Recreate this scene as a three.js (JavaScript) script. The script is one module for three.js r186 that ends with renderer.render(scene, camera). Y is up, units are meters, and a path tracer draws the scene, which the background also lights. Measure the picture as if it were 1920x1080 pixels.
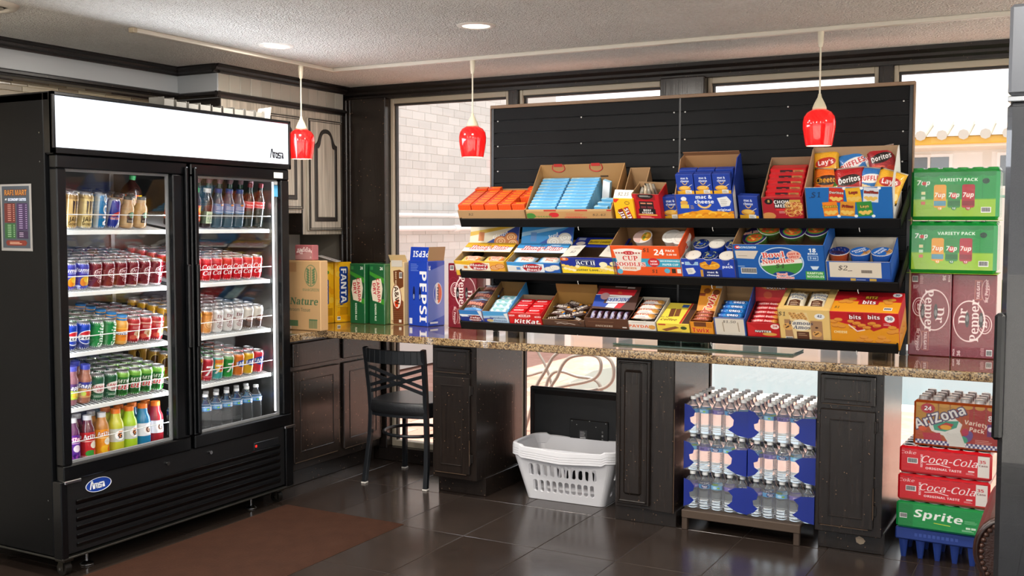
import * as THREE from 'three';
import { mergeGeometries } from 'three/addons/utils/BufferGeometryUtils.js';
import { RectAreaLightUniformsLib } from 'three/addons/lights/RectAreaLightUniformsLib.js';

// ---------------------------------------------------------------- camera, sky, exposure
const scene = new THREE.Scene();
const camera = new THREE.PerspectiveCamera(30.58, 16 / 9, 0.05, 200);
camera.position.set(0, 1.52, 0);
camera.rotation.order = 'YXZ';
camera.rotation.set(THREE.MathUtils.degToRad(-3.54), THREE.MathUtils.degToRad(28.56), THREE.MathUtils.degToRad(0.12));
scene.background = new THREE.Color().setRGB(1.6, 1.66, 1.74);   // bright overcast sky
const sun = new THREE.DirectionalLight('#fff6ea', 10);            // high sun from behind the brick wing; it never reaches the room
sun.position.set(-0.28 * 30 - 3, 0.94 * 30, 0.18 * 30 - 9); sun.target.position.set(-3, 0, -9); sun.castShadow = true;
Object.assign(sun.shadow.camera, { left: -18, right: 18, top: 18, bottom: -18, near: 1, far: 80 }); sun.name = 'sun'; scene.add(sun, sun.target);
const renderer = new THREE.WebGLRenderer({ antialias: true });
renderer.toneMapping = THREE.LinearToneMapping;
renderer.toneMappingExposure = 1.0;
renderer.shadowMap.enabled = true;
RectAreaLightUniformsLib.init();
const DOWNLIGHT = 530, SIGN = 12.5, STRIP = 40.0, BULB = 0.10;   // strengths of the lamps of the place

// ---------------------------------------------------------------- helpers
let seedState = 7;
const rnd = () => { seedState = (seedState * 1664525 + 1013904223) >>> 0; return seedState / 4294967296; };
const rr = (a, b) => a + (b - a) * rnd();
const taken = new Map();
const numbered = (n) => { const k = taken.get(n) || 0; taken.set(n, k + 1); return k ? n + '_' + String(k).padStart(3, '0') : n; };
const col = (c) => (c instanceof THREE.Color ? c : new THREE.Color(c));
const WHITE = new THREE.Color(1, 1, 1);
function N(g, c) {                       // plain, non-indexed geometry with colour and uv
  const n = g.index ? g.toNonIndexed() : g;
  for (const k of Object.keys(n.attributes)) if (!['position', 'normal', 'uv', 'color'].includes(k)) n.deleteAttribute(k);
  const cnt = n.attributes.position.count;
  if (!n.attributes.uv) n.setAttribute('uv', new THREE.BufferAttribute(new Float32Array(cnt * 2), 2));
  if (!n.attributes.color || c !== undefined) {
    const k = col(c === undefined ? WHITE : c), a = new Float32Array(cnt * 3);
    for (let i = 0; i < cnt; i++) a.set([k.r, k.g, k.b], i * 3);
    n.setAttribute('color', new THREE.BufferAttribute(a, 3));
  }
  n.morphAttributes = {}; n.clearGroups?.();
  return n;
}
const M4 = (x = 0, y = 0, z = 0, rx = 0, ry = 0, rz = 0, s = 1) => new THREE.Matrix4().compose(new THREE.Vector3(x, y, z), new THREE.Quaternion().setFromEuler(new THREE.Euler(rx, ry, rz)), typeof s === 'number' ? new THREE.Vector3(s, s, s) : new THREE.Vector3(...s));
const mv = (g, ...a) => g.applyMatrix4(M4(...a));
const merge = (list) => (list.length === 1 ? list[0] : mergeGeometries(list, false));
function mUV(g, off = 0) {               // uv in metres by the direction each face points
  const p = g.attributes.position, u = g.attributes.uv, a = new THREE.Vector3(), b = new THREE.Vector3(), c = new THREE.Vector3();
  for (let i = 0; i < p.count; i += 3) {
    a.fromBufferAttribute(p, i); b.fromBufferAttribute(p, i + 1); c.fromBufferAttribute(p, i + 2);
    const n = b.clone().sub(a).cross(c.clone().sub(a)), ax = Math.abs(n.x), ay = Math.abs(n.y), az = Math.abs(n.z);
    [a, b, c].forEach((v, k) => { if (ax > ay && ax > az) u.setXY(i + k, v.z + off, v.y); else if (ay > az) u.setXY(i + k, v.x + off, v.z); else u.setXY(i + k, v.x + off, v.y); });
  }
  return g;
}
// chamfered box, centred; faces: {pz, nz, px, nx, py, ny} = print region or colour
function cbox(w, h, d, b = 0.002, o = {}) {
  b = Math.min(b, w / 2.5, h / 2.5, d / 2.5);
  const X = w / 2, Y = h / 2, Z = d / 2, pos = [], uv = [], cl = [], base = col(o.c === undefined ? WHITE : o.c);
  const F = o.faces, W0 = F || o.c !== undefined ? whiteUV : null;
  const tri = (a, p, q, r, uvs, c) => { pos.push(...p, ...q, ...r); for (const t of uvs) uv.push(...t); for (let i = 0; i < 3; i++) cl.push(c.r, c.g, c.b); };
  const quad = (p, q, r, s, reg, c) => {    // p lower-left, q lower-right, r upper-right, s upper-left seen from outside
    let U = [[0, 0], [1, 0], [1, 1], [0, 1]];
    if (reg) U = [[reg.u0, reg.v0], [reg.u1, reg.v0], [reg.u1, reg.v1], [reg.u0, reg.v1]];
    else if (W0) U = [W0, W0, W0, W0];
    tri(0, p, q, r, [U[0], U[1], U[2]], c); tri(0, p, r, s, [U[0], U[2], U[3]], c);
  };
  const f = (k, p, q, r, s) => { const v = F && F[k]; if (v && v.u0 !== undefined) quad(p, q, r, s, v, WHITE); else quad(p, q, r, s, null, v !== undefined && v !== null && F ? col(v) : base); };
  const x = X - b, y = Y - b, z = Z - b;
  f('pz', [-x, -y, Z], [x, -y, Z], [x, y, Z], [-x, y, Z]);
  f('nz', [x, -y, -Z], [-x, -y, -Z], [-x, y, -Z], [x, y, -Z]);
  f('px', [X, -y, z], [X, -y, -z], [X, y, -z], [X, y, z]);
  f('nx', [-X, -y, -z], [-X, -y, z], [-X, y, z], [-X, y, -z]);
  f('py', [-x, Y, z], [x, Y, z], [x, Y, -z], [-x, Y, -z]);
  f('ny', [-x, -Y, -z], [x, -Y, -z], [x, -Y, z], [-x, -Y, z]);
  if (b > 0) {
    const e = o.edge !== undefined ? col(o.edge) : base;
    for (const s of [1, -1]) {
      quad(...(s > 0 ? [[-x, y, Z], [x, y, Z], [x, Y, z], [-x, Y, z]] : [[x, y, -Z], [-x, y, -Z], [-x, Y, -z], [x, Y, -z]]), null, e);
      quad(...(s > 0 ? [[x, -y, Z], [-x, -y, Z], [-x, -Y, z], [x, -Y, z]] : [[-x, -y, -Z], [x, -y, -Z], [x, -Y, -z], [-x, -Y, -z]]), null, e);
      quad(...(s > 0 ? [[x, -y, Z], [X, -y, z], [X, y, z], [x, y, Z]] : [[-x, -y, -Z], [-X, -y, -z], [-X, y, -z], [-x, y, -Z]]), null, e);
      quad(...(s > 0 ? [[X, -y, -z], [x, -y, -Z], [x, y, -Z], [X, y, -z]] : [[-X, -y, z], [-x, -y, Z], [-x, y, Z], [-X, y, z]]), null, e);
      quad(...(s > 0 ? [[X, y, z], [X, y, -z], [x, Y, -z], [x, Y, z]] : [[-X, y, -z], [-X, y, z], [-x, Y, z], [-x, Y, -z]]), null, e);
      quad(...(s > 0 ? [[x, -Y, z], [x, -Y, -z], [X, -y, -z], [X, -y, z]] : [[-x, -Y, -z], [-x, -Y, z], [-X, -y, z], [-X, -y, -z]]), null, e);
    }
    for (const sx of [1, -1]) for (const sy of [1, -1]) for (const sz of [1, -1]) {
      const A = [sx * x, sy * y, sz * Z], B = [sx * X, sy * y, sz * z], C = [sx * x, sy * Y, sz * z], t = W0 || [0, 0];
      if (sx * sy * sz > 0) tri(0, A, B, C, [t, t, t], e); else tri(0, A, C, B, [t, t, t], e);
    }
  }
  const g = new THREE.BufferGeometry();
  g.setAttribute('position', new THREE.Float32BufferAttribute(pos, 3));
  g.setAttribute('uv', new THREE.Float32BufferAttribute(uv, 2));
  g.setAttribute('color', new THREE.Float32BufferAttribute(cl, 3));
  g.computeVertexNormals();
  return W0 ? g : mUV(g);
}
// box from its extents
const bx = (x0, x1, y0, y1, z0, z1, b = 0.003, o = {}) => { const g = cbox(Math.abs(x1 - x0), Math.abs(y1 - y0), Math.abs(z1 - z0), b, o).translate((x0 + x1) / 2, (y0 + y1) / 2, (z0 + z1) / 2); return o.c === undefined && !o.faces ? mUV(g) : g; };
const cyl = (r0, r1, h, seg = 16, c) => white(N(new THREE.CylinderGeometry(r1, r0, h, seg), c));
function white(g) { const u = g.attributes.uv; for (let i = 0; i < u.count; i++) u.setXY(i, ...whiteUV); return g; }
function tube(pts, r, seg = 24, rad = 8, closed = false, c) {
  const curve = new THREE.CatmullRomCurve3(pts.map((p) => new THREE.Vector3(...p)), closed, 'centripetal');
  return white(N(new THREE.TubeGeometry(curve, seg, r, rad, closed), c));
}
function bar(a, b, r, c, seg = 8) {      // straight rod from a to b
  const A = new THREE.Vector3(...a), B = new THREE.Vector3(...b), d = B.clone().sub(A);
  const g = new THREE.CylinderGeometry(r, r, d.length(), seg);
  g.applyQuaternion(new THREE.Quaternion().setFromUnitVectors(new THREE.Vector3(0, 1, 0), d.clone().normalize())).translate((A.x + B.x) / 2, (A.y + B.y) / 2, (A.z + B.z) / 2);
  return white(N(g, c));
}
// lathe round y; o.reg + o.y0,o.y1 print a label (reps times around) between those heights
function lathe(prof, seg = 20, o = {}) {
  const g = N(new THREE.LatheGeometry(prof.map((p) => new THREE.Vector2(p[0], p[1])), seg), o.c), u = g.attributes.uv, p = g.attributes.position, ca = g.attributes.color;
  const reps = o.reps || 2;
  for (let i = 0; i < u.count; i += 3) {
    const mu = (u.getX(i) + u.getX(i + 1) + u.getX(i + 2)) / 3 * reps, fl = Math.floor(mu), my = (p.getY(i) + p.getY(i + 1) + p.getY(i + 2)) / 3;
    for (let k = i; k < i + 3; k++) {
      if (o.reg && my > o.y0 && my < o.y1) {
        u.setXY(k, THREE.MathUtils.lerp(o.reg.u0, o.reg.u1, THREE.MathUtils.clamp(u.getX(k) * reps - fl, 0, 1)), THREE.MathUtils.lerp(o.reg.v0, o.reg.v1, THREE.MathUtils.clamp((p.getY(k) - o.y0) / (o.y1 - o.y0), 0, 1)));
        ca.setXYZ(k, 1, 1, 1);
      } else u.setXY(k, ...whiteUV);
    }
  }
  return g;
}
function ext(shapePts, depth, o = {}) {   // extruded outline in xy, from z = 0 to depth
  const s = shapePts instanceof THREE.Shape ? shapePts : new THREE.Shape(shapePts.map((p) => new THREE.Vector2(p[0], p[1])));
  const g = N(new THREE.ExtrudeGeometry(s, { depth, bevelEnabled: !!o.bevel, bevelSize: o.bevel || 0, bevelThickness: o.bevel || 0, bevelSegments: 1, curveSegments: o.seg || 8 }), o.c);
  return o.c !== undefined ? white(g) : mUV(g);
}
function finish(o) { o.traverse((m) => { if (m.isMesh) { m.castShadow = true; m.receiveShadow = true; } }); return o; }
function mesh(name, geos, mat, parent) {
  const m = new THREE.Mesh(Array.isArray(geos) ? merge(geos) : geos, mat);
  m.name = name; m.castShadow = m.receiveShadow = true;
  if (parent) parent.add(m); return m;
}
function tag(o, label, category, group) { o.userData = { label, category }; if (group) o.userData.group = group; return o; }
function thing(name, label, category, pos = [0, 0, 0], turn = 0, group) {
  const o = new THREE.Group(); o.name = numbered(name); o.position.set(...pos); o.rotation.y = turn; scene.add(o);
  return tag(o, label, category, group);
}
function solo(name, geos, mat, label, category, group) { const m = mesh(numbered(name), geos, mat, scene); return tag(m, label, category, group); }
function struct(name, geos, mat) { const m = mesh(name, geos, mat, scene); m.userData = { kind: 'structure' }; return m; }
function structGroup(name) { const o = new THREE.Group(); o.name = name; o.userData = { kind: 'structure' }; scene.add(o); return o; }
function dup(src, label, group) { const r = src.clone(); r.name = numbered(src.name.replace(/_\d{3}$/, '')); r.userData = { ...src.userData, label }; if (group) r.userData.group = group; scene.add(r); return r; }
const ORD = ['first', 'second', 'third', 'fourth', 'fifth', 'sixth', 'seventh', 'eighth', 'ninth', 'tenth', 'eleventh', 'twelfth'];

// ---------------------------------------------------------------- print sheet: everything printed on packaging lies on one canvas
const AW = 2048, sheet = document.createElement('canvas'); sheet.width = sheet.height = AW;
const ctx = sheet.getContext('2d'); ctx.fillStyle = '#ffffff'; ctx.fillRect(0, 0, AW, AW);
const whiteUV = [6 / AW, 1 - 6 / AW];
let sx_ = 16, sy_ = 0, sh_ = 0;
function region(w, h, bg, draw) {
  if (sx_ + w + 6 > AW) { sx_ = 0; sy_ += sh_ + 6; sh_ = 0; }
  const x = sx_ + 3, y = sy_ + 3; sx_ += w + 6; sh_ = Math.max(sh_, h);
  if (y + h > AW) throw new Error('print sheet full');
  ctx.save(); ctx.fillStyle = bg; ctx.fillRect(x - 3, y - 3, w + 6, h + 6);
  ctx.beginPath(); ctx.rect(x, y, w, h); ctx.clip(); ctx.translate(x, y);
  if (draw) draw(ctx, w, h); ctx.restore();
  return { u0: x / AW, u1: (x + w) / AW, v0: 1 - (y + h) / AW, v1: 1 - y / AW, bg };
}
function T(c, s, x, y, size, fill, o = {}) {
  c.save(); c.translate(x, y); if (o.rot) c.rotate(o.rot); c.transform(o.sx || 1, o.tilt || 0, o.skew || 0, 1, 0, 0);
  c.font = (o.bold === false ? '' : 'bold ') + size + 'px ' + (o.font || 'sans-serif'); c.textAlign = o.align || 'center'; c.textBaseline = 'middle';
  if (o.stroke) { c.strokeStyle = o.stroke; c.lineWidth = o.lw || size * 0.18; c.lineJoin = 'round'; c.strokeText(s, 0, 0); }
  c.fillStyle = fill; c.fillText(s, 0, 0); c.restore();
}
const R = (c, x, y, w, h, f) => { c.fillStyle = f; c.fillRect(x, y, w, h); };
const E = (c, x, y, a, b, f, rot = 0) => { c.fillStyle = f; c.beginPath(); c.ellipse(x, y, a, b, rot, 0, 7); c.fill(); };
const EO = (c, x, y, a, b, s, lw, rot = 0) => { c.strokeStyle = s; c.lineWidth = lw; c.beginPath(); c.ellipse(x, y, a, b, rot, 0, 7); c.stroke(); };
const PG = (c, pts, f) => { c.fillStyle = f; c.beginPath(); pts.forEach((p, i) => (i ? c.lineTo(...p) : c.moveTo(...p))); c.closePath(); c.fill(); };
const LN = (c, pts, s, lw) => { c.strokeStyle = s; c.lineWidth = lw; c.beginPath(); pts.forEach((p, i) => (i ? c.lineTo(...p) : c.moveTo(...p))); c.stroke(); };
const BAR = (c, x, y, w, h) => { R(c, x, y, w, h, '#eee'); for (let i = 2; i < w - 2; i += 3) R(c, x + i, y + 2, 1 + (i * 7 % 3) * 0.5, h - 5, '#222'); };
const SMALL = (c, x, y, w, n, f, step = 5) => { for (let i = 0; i < n; i++) R(c, x, y + i * step, w * (0.75 + 0.25 * ((i * 37 % 10) / 10)), 1.6, f); };
const turnCW = (c, w, h) => { c.translate(w, 0); c.rotate(Math.PI / 2); };   // afterwards draw in an h x w frame, text reads downwards
const turnCCW = (c, w, h) => { c.translate(0, h); c.rotate(-Math.PI / 2); }; // text reads upwards

// ---------------------------------------------------------------- computed textures
function hash(x, y, s) { let h = (x * 374761393 + y * 668265263 + s * 974634777) | 0; h = Math.imul(h ^ (h >>> 13), 1274126177); return ((h ^ (h >>> 16)) >>> 0) / 4294967296; }
function vn(u, v, per, s = 0) {          // tiling value noise, u and v in 0..1
  const x = u * per, y = v * per, ix = Math.floor(x), iy = Math.floor(y), fx = x - ix, fy = y - iy, a = fx * fx * (3 - 2 * fx), b = fy * fy * (3 - 2 * fy);
  const q = (i, j) => hash((ix + i) % per, (iy + j) % per, s);
  return (q(0, 0) * (1 - a) + q(1, 0) * a) * (1 - b) + (q(0, 1) * (1 - a) + q(1, 1) * a) * b;
}
function vn2(u, v, pu, pv, s = 0) {      // stretched
  const x = u * pu, y = v * pv, ix = Math.floor(x), iy = Math.floor(y), fx = x - ix, fy = y - iy, a = fx * fx * (3 - 2 * fx), b = fy * fy * (3 - 2 * fy);
  const q = (i, j) => hash((ix + i) % pu, (iy + j) % pv, s);
  return (q(0, 0) * (1 - a) + q(1, 0) * a) * (1 - b) + (q(0, 1) * (1 - a) + q(1, 1) * a) * b;
}
function tex(S, metres, f, srgb = true) {
  const d = new Uint8Array(S * S * 4);
  for (let j = 0; j < S; j++) for (let i = 0; i < S; i++) { const c = f(i / S, j / S); const o = (j * S + i) * 4; for (let k = 0; k < 3; k++) d[o + k] = Math.max(0, Math.min(255, Array.isArray(c) ? c[k] : c)); d[o + 3] = 255; }
  const t = new THREE.DataTexture(d, S, S); t.wrapS = t.wrapT = THREE.RepeatWrapping; t.magFilter = THREE.LinearFilter; t.minFilter = THREE.LinearMipmapLinearFilter; t.generateMipmaps = true;
  if (srgb) t.colorSpace = THREE.SRGBColorSpace; t.repeat.set(1 / metres, 1 / metres); t.needsUpdate = true; return t;
}
const mixc = (a, b, t) => a.map((v, i) => v + (b[i] - v) * t);
const std = (o) => new THREE.MeshStandardMaterial({ vertexColors: true, ...o });
const phy = (o) => new THREE.MeshPhysicalMaterial({ vertexColors: true, ...o });

const ceilBump = tex(1024, 0.62, (u, v) => { const a = vn(u, v, 100, 1), b = vn(u, v, 170, 2), c = vn(u, v, 60, 3); return 255 * Math.min(1, Math.pow(Math.max(0, a * 0.5 + b * 0.4 + c * 0.1), 2) * 1.9); }, false);
const ceilTex = tex(512, 1.9, (u, v) => { const m = vn(u, v, 5, 4) * 0.6 + vn(u, v, 13, 5) * 0.4, p = vn(u, v, 200, 6); return mixc([212, 208, 200], [242, 240, 234], m * 0.5 + p * 0.5); });
const woodDarkTex = tex(512, 0.9, (u, v) => {
  const g = vn2(u, v, 90, 6, 1), h = vn2(u, v, 200, 10, 2), w = vn(u, v, 7, 3), sp = hash(Math.floor(u * 256), Math.floor(v * 256), 9);
  let c = mixc([23, 18, 16], [44, 36, 31], g * 0.5 + h * 0.3 + w * 0.2);
  if (sp > 0.9975) c = [150, 120, 92]; return c;
});
const woodBump = tex(256, 0.45, (u, v) => 255 * (vn2(u, v, 90, 5, 4) * 0.6 + vn2(u, v, 40, 4, 5) * 0.4), false);
const woodPaleTex = tex(512, 0.8, (u, v) => { const g = vn2(u, v, 120, 5, 11), h = vn2(u, v, 46, 3, 12), k = vn2(u, v, 200, 8, 13); return mixc([150, 142, 128], [222, 214, 198], Math.min(1, g * 0.45 + h * 0.35 + k * 0.3)); });
const graniteTex = tex(1024, 0.6, (u, v) => {
  const a = vn(u, v, 60, 21), b = vn(u, v, 120, 22), d = vn(u, v, 150, 23), w = vn(u, v, 9, 24), k = vn(u, v, 45, 25);
  let c = mixc([134, 108, 74], [184, 156, 112], a * 0.7 + w * 0.3);
  if (b > 0.62) c = mixc(c, [104, 76, 50], 0.75); if (d > 0.74) c = [38, 30, 26]; if (k > 0.8) c = mixc(c, [70, 52, 38], 0.7); if (d < 0.12) c = [200, 182, 148];
  return c;
});
const tileTex = tex(512, 1.3, (u, v) => { const a = vn(u, v, 6, 31), b = vn(u, v, 22, 32), s = vn2(u, v, 12, 90, 33); return mixc([44, 37, 33], [58, 49, 44], a * 0.5 + b * 0.3 + s * 0.2); });
const tileRough = tex(512, 1.1, (u, v) => { const a = vn(u, v, 7, 34), b = vn(u, v, 30, 35), s = vn2(u, v, 16, 120, 36); return 255 * (0.62 + 0.22 * a + 0.1 * b + 0.06 * s); }, false);
const kraftTex = tex(256, 0.3, (u, v) => { const a = vn(u, v, 20, 41), b = vn2(u, v, 60, 8, 42), c = vn(u, v, 120, 43); return mixc([222, 214, 206], [255, 255, 255], a * 0.3 + b * 0.4 + c * 0.3); });
const wrinkle = tex(256, 0.16, (u, v) => { const a = Math.abs(vn(u, v, 9, 51) - 0.5), b = Math.abs(vn(u, v, 21, 52) - 0.5), c = Math.abs(vn2(u, v, 7, 26, 53) - 0.5); return 255 * Math.min(1, 2.0 * Math.min(a + 0.1, b + 0.16) + c * 0.8); }, false);
const leatherBump = tex(256, 0.2, (u, v) => 255 * (vn(u, v, 40, 61) * 0.6 + vn(u, v, 90, 62) * 0.4), false);
const paveTex = tex(256, 2, (u, v) => mixc([176, 128, 112], [206, 162, 146], vn(u, v, 8, 71) * 0.5 + vn(u, v, 50, 72) * 0.5));

const m = {
  ceiling: std({ map: ceilTex, bumpMap: ceilBump, bumpScale: 0.009, roughness: 0.9 }),
  woodDark: phy({ map: woodDarkTex, bumpMap: woodBump, bumpScale: 0.0004, roughness: 0.26 }),
  woodPale: std({ map: woodPaleTex, bumpMap: woodBump, bumpScale: 0.0008, roughness: 0.5 }),
  trim: phy({ map: woodDarkTex, bumpMap: woodBump, bumpScale: 0.0005, roughness: 0.38, color: '#c8ccd2' }),
  granite: phy({ map: graniteTex, roughness: 0.07, ior: 1.65, specularIntensity: 1, clearcoat: 0.8, clearcoatRoughness: 0.03 }),
  tile: phy({ map: tileTex, roughnessMap: tileRough, roughness: 0.23, bumpMap: tileRough, bumpScale: 0.0007 }),
  plain: std({ roughness: 0.6 }),
  matte: phy({ roughness: 0.6, specularIntensity: 0.35 }),
  satin: std({ roughness: 0.38 }),
  blackGloss: phy({ color: '#060709', roughness: 0.24, specularIntensity: 0.8 }),
  blackSide: phy({ color: '#060709', roughness: 0.45, specularIntensity: 0.35 }),
  blackSatin: std({ color: '#0b0c0e', roughness: 0.42 }),
  chrome: std({ color: '#c9cacc', roughness: 0.18, metalness: 1 }),
  steel: std({ color: '#a9a9a6', roughness: 0.34, metalness: 0.9 }),
  glass: phy({ color: '#ffffff', roughness: 0.0, transmission: 1, thickness: 0, ior: 1.45 }),
  water: phy({ color: '#f6fafc', roughness: 0.04, transmission: 0.97, thickness: 0.03, ior: 1.33 }),
  film: phy({ color: '#ffffff', roughness: 0.08, transmission: 0.97, thickness: 0, ior: 1.35, bumpMap: wrinkle, bumpScale: 0.004 }),
  kraft: std({ map: kraftTex, roughness: 0.85 }),
};
// print materials
const sheetTex = new THREE.CanvasTexture(sheet); sheetTex.colorSpace = THREE.SRGBColorSpace;
const wr2 = wrinkle.clone(); wr2.repeat.set(26, 26);
m.paper = std({ map: sheetTex, roughness: 0.52 });
m.gloss = phy({ map: sheetTex, roughness: 0.26, clearcoat: 0.5, clearcoatRoughness: 0.08 });
m.can = phy({ map: sheetTex, roughness: 0.24, metalness: 0.25, clearcoat: 0.5, clearcoatRoughness: 0.06 });
m.foil = phy({ map: sheetTex, roughness: 0.3, bumpMap: wr2, bumpScale: 0.002, clearcoat: 0.4, clearcoatRoughness: 0.15 });
m.shrink = phy({ map: sheetTex, roughness: 0.2, bumpMap: wr2, bumpScale: 0.0004, clearcoat: 0.7, clearcoatRoughness: 0.06 });
m.lid = std({ color: '#b9bbbd', roughness: 0.3, metalness: 0.85 });
m.kraft.color.set('#b28c63');
m.kraftDark = std({ map: kraftTex, roughness: 0.88, color: '#9a7650' });

const CEIL = 2.38, WX = -4.6, WZ = -5.5, RX = 1.5, BZ = 1.0;
// ---------------------------------------------------------------- floor: tiles laid in a bed of grout
{
  const floor = structGroup('floor');
  mesh('grout_bed', bx(-4.75, RX + 0.1, -0.12, -0.0022, -5.62, BZ + 0.1, 0, { c: '#3b332d' }), m.plain, floor);
  const px = 0.3996, pz = 0.63;
  const mats = [m.tile, m.tile.clone(), m.tile.clone()]; mats[1].color.set('#eee8e4'); mats[2].color.set('#ffffff');
  for (let i = -2; i < 16; i++) for (let j = -1; j < 11; j++) {
    let x0 = -3.814 + px * i, x1 = x0 + px, z0 = -4.945 + pz * j, z1 = z0 + pz;
    x0 = Math.max(x0, -4.7); x1 = Math.min(x1, RX); z0 = Math.max(z0, -5.55); z1 = Math.min(z1, BZ);
    if (x1 - x0 < 0.05 || z1 - z0 < 0.05) continue;
    const g = bx(x0 + 0.002, x1 - 0.002, -0.012, 0, z0 + 0.002, z1 - 0.002, 0.0014);
    const u = g.attributes.uv, ox = rnd() * 3, oy = rnd() * 3; for (let k = 0; k < u.count; k++) u.setXY(k, u.getX(k) + ox, u.getY(k) + oy);
    mesh('tile', g, mats[Math.floor(rnd() * 3)], floor);
  }
}
// ---------------------------------------------------------------- ceiling and plain walls
struct('ceiling', bx(-4.8, RX + 0.15, CEIL, CEIL + 0.15, -5.7, BZ + 0.15, 0), m.ceiling);
// glazed shopfront on the right and behind the camera
const dkF = '#2a2522', wr_ = structGroup('wall_right'), wb_ = structGroup('wall_back');
mesh('sill', bx(RX, RX + 0.12, 0, 0.1, -5.6, BZ + 0.12, 0, { c: dkF }), m.plain, wr_); mesh('head', bx(RX, RX + 0.12, 2.28, CEIL, -5.6, BZ + 0.12, 0, { c: dkF }), m.plain, wr_);
for (let z = -5.6; z < BZ; z += 1.3) mesh('post', bx(RX, RX + 0.12, 0.1, 2.28, z, z + 0.08, 0, { c: dkF }), m.plain, wr_);
mesh('sill', bx(-4.7, RX, 0, 0.1, BZ, BZ + 0.12, 0, { c: dkF }), m.plain, wb_); mesh('head', bx(-4.7, RX, 2.28, CEIL, BZ, BZ + 0.12, 0, { c: dkF }), m.plain, wb_);
for (let x = -4.7; x < RX + 0.1; x += 1.24) mesh('post', bx(x, x + 0.08, 0.1, 2.28, BZ, BZ + 0.12, 0, { c: dkF }), m.plain, wb_);
// ---------------------------------------------------------------- left wall with soffit, moulding and mosaic
const wallLeft = structGroup('wall_left');
mesh('plaster', bx(WX - 0.12, WX, 0, CEIL, -5.6, BZ, 0, { c: '#c4bfb5' }), m.plain, wallLeft);
const greyPaint = '#aeb1b4';
mesh('soffit_board', [bx(WX, -4.5, 2.21, CEIL, -4.345, BZ, 0.002, { c: greyPaint })], m.satin, wallLeft);
const sof = mesh('soffit_board', [bx(WX, -4.205, 2.2, CEIL, -5.46, -4.345, 0.002, { c: '#a8a294' })], m.satin, wallLeft);
for (let z = -4.35; z > -5.4; z -= 0.085) mesh('soffit_plank', bx(-4.206, -4.2, 2.235, 2.345, z - 0.0825, z, 0.0018, { c: ['#b4b0a4', '#aeaa9e', '#bab6aa'][Math.floor(rnd() * 3)] }), m.satin, sof);
mesh('soffit_end', bx(-4.5, -4.2, 2.2, CEIL, -4.349, -4.341, 0.002, { c: greyPaint }), m.satin, wallLeft);
// stepped mouldings
const mould = (prof, len) => { const s = new THREE.Shape(prof.map((p) => new THREE.Vector2(...p))); return mUV(N(new THREE.ExtrudeGeometry(s, { depth: len, bevelEnabled: false }))); };
const crown = [[0, 0], [0.012, 0], [0.014, 0.008], [0.03, 0.016], [0.034, 0.028], [0.05, 0.036], [0.05, 0.045], [0, 0.045]];
const low = [[0, 0], [0.016, 0], [0.02, 0.01], [0.026, 0.014], [0.026, 0.026], [0.012, 0.034], [0, 0.034]];
const run = (p, z0, z1, x, y) => mould(p, z1 - z0).translate(x, y, z0);
const runX = (p, x0, x1, y, z) => mould(p, x1 - x0).rotateY(-Math.PI / 2).scale(1, 1, 1).translate(0, 0, 0).applyMatrix4(M4(x1, y, z));
struct('trim_1', run(crown, -4.345, BZ, -4.5, 2.335), m.trim);
struct('trim_2', run(low, -4.345, BZ, -4.5, 2.207), m.trim);
struct('trim_3', run(crown, -5.46, -4.30, -4.2, 2.335), m.trim);
struct('trim_4', run(low, -5.46, -4.32, -4.2, 2.203), m.trim);
struct('trim_5', runX(crown, -4.5, -4.17, 2.335, -4.345), m.trim);
struct('trim_6', runX(low, -4.5, -4.18, 2.203, -4.345), m.trim);
// mosaic strips over the cooler and behind the counter
{
  const tones = ['#9a8a70', '#7d6c57', '#574a40', '#a89a80', '#8a7a62', '#4a3d36', '#93836a'];
  mesh('mortar', [bx(WX, WX + 0.004, 1.9, 2.206, -4.34, -1.2, 0, { c: '#cdbfa6' }), bx(WX, WX + 0.004, 0.93, 1.44, -5.0, -4.42, 0, { c: '#b3a68f' })], m.plain, wallLeft);
  let y = 2.05, k = 0;
  while (y < 2.2) {
    const h = [0.024, 0.015, 0.024, 0.03][k++ % 4]; let z = -2.1 - rnd() * 0.1;
    while (z > -4.32) { const l = Math.min(rr(0.06, 0.2), z + 4.335); if (l < 0.02) break; const shiny = rnd() < 0.5; mesh('mosaic_tile', bx(WX + 0.004, WX + 0.010 + rnd() * 0.002, y, y + h, z - l, z, 0.0012, { c: tones[Math.floor(rnd() * 7)] }), shiny ? m.gloss : m.satin, wallLeft); z -= l + 0.003; }
    y += h + 0.003;
  }
  y = 1.1; k = 0;
  while (y < 1.43) { const h = [0.03, 0.02][k++ % 2]; let z = -4.78 - rnd() * 0.05; while (z > -4.98) { const l = Math.min(rr(0.05, 0.12), z + 4.99); if (l < 0.02) break; mesh('mosaic_tile', bx(WX + 0.004, WX + 0.010, y, y + h, z - l, z, 0.0012, { c: tones[Math.floor(rnd() * 7)] }), m.gloss, wallLeft); z -= l + 0.003; } y += h + 0.003; }
}
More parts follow.
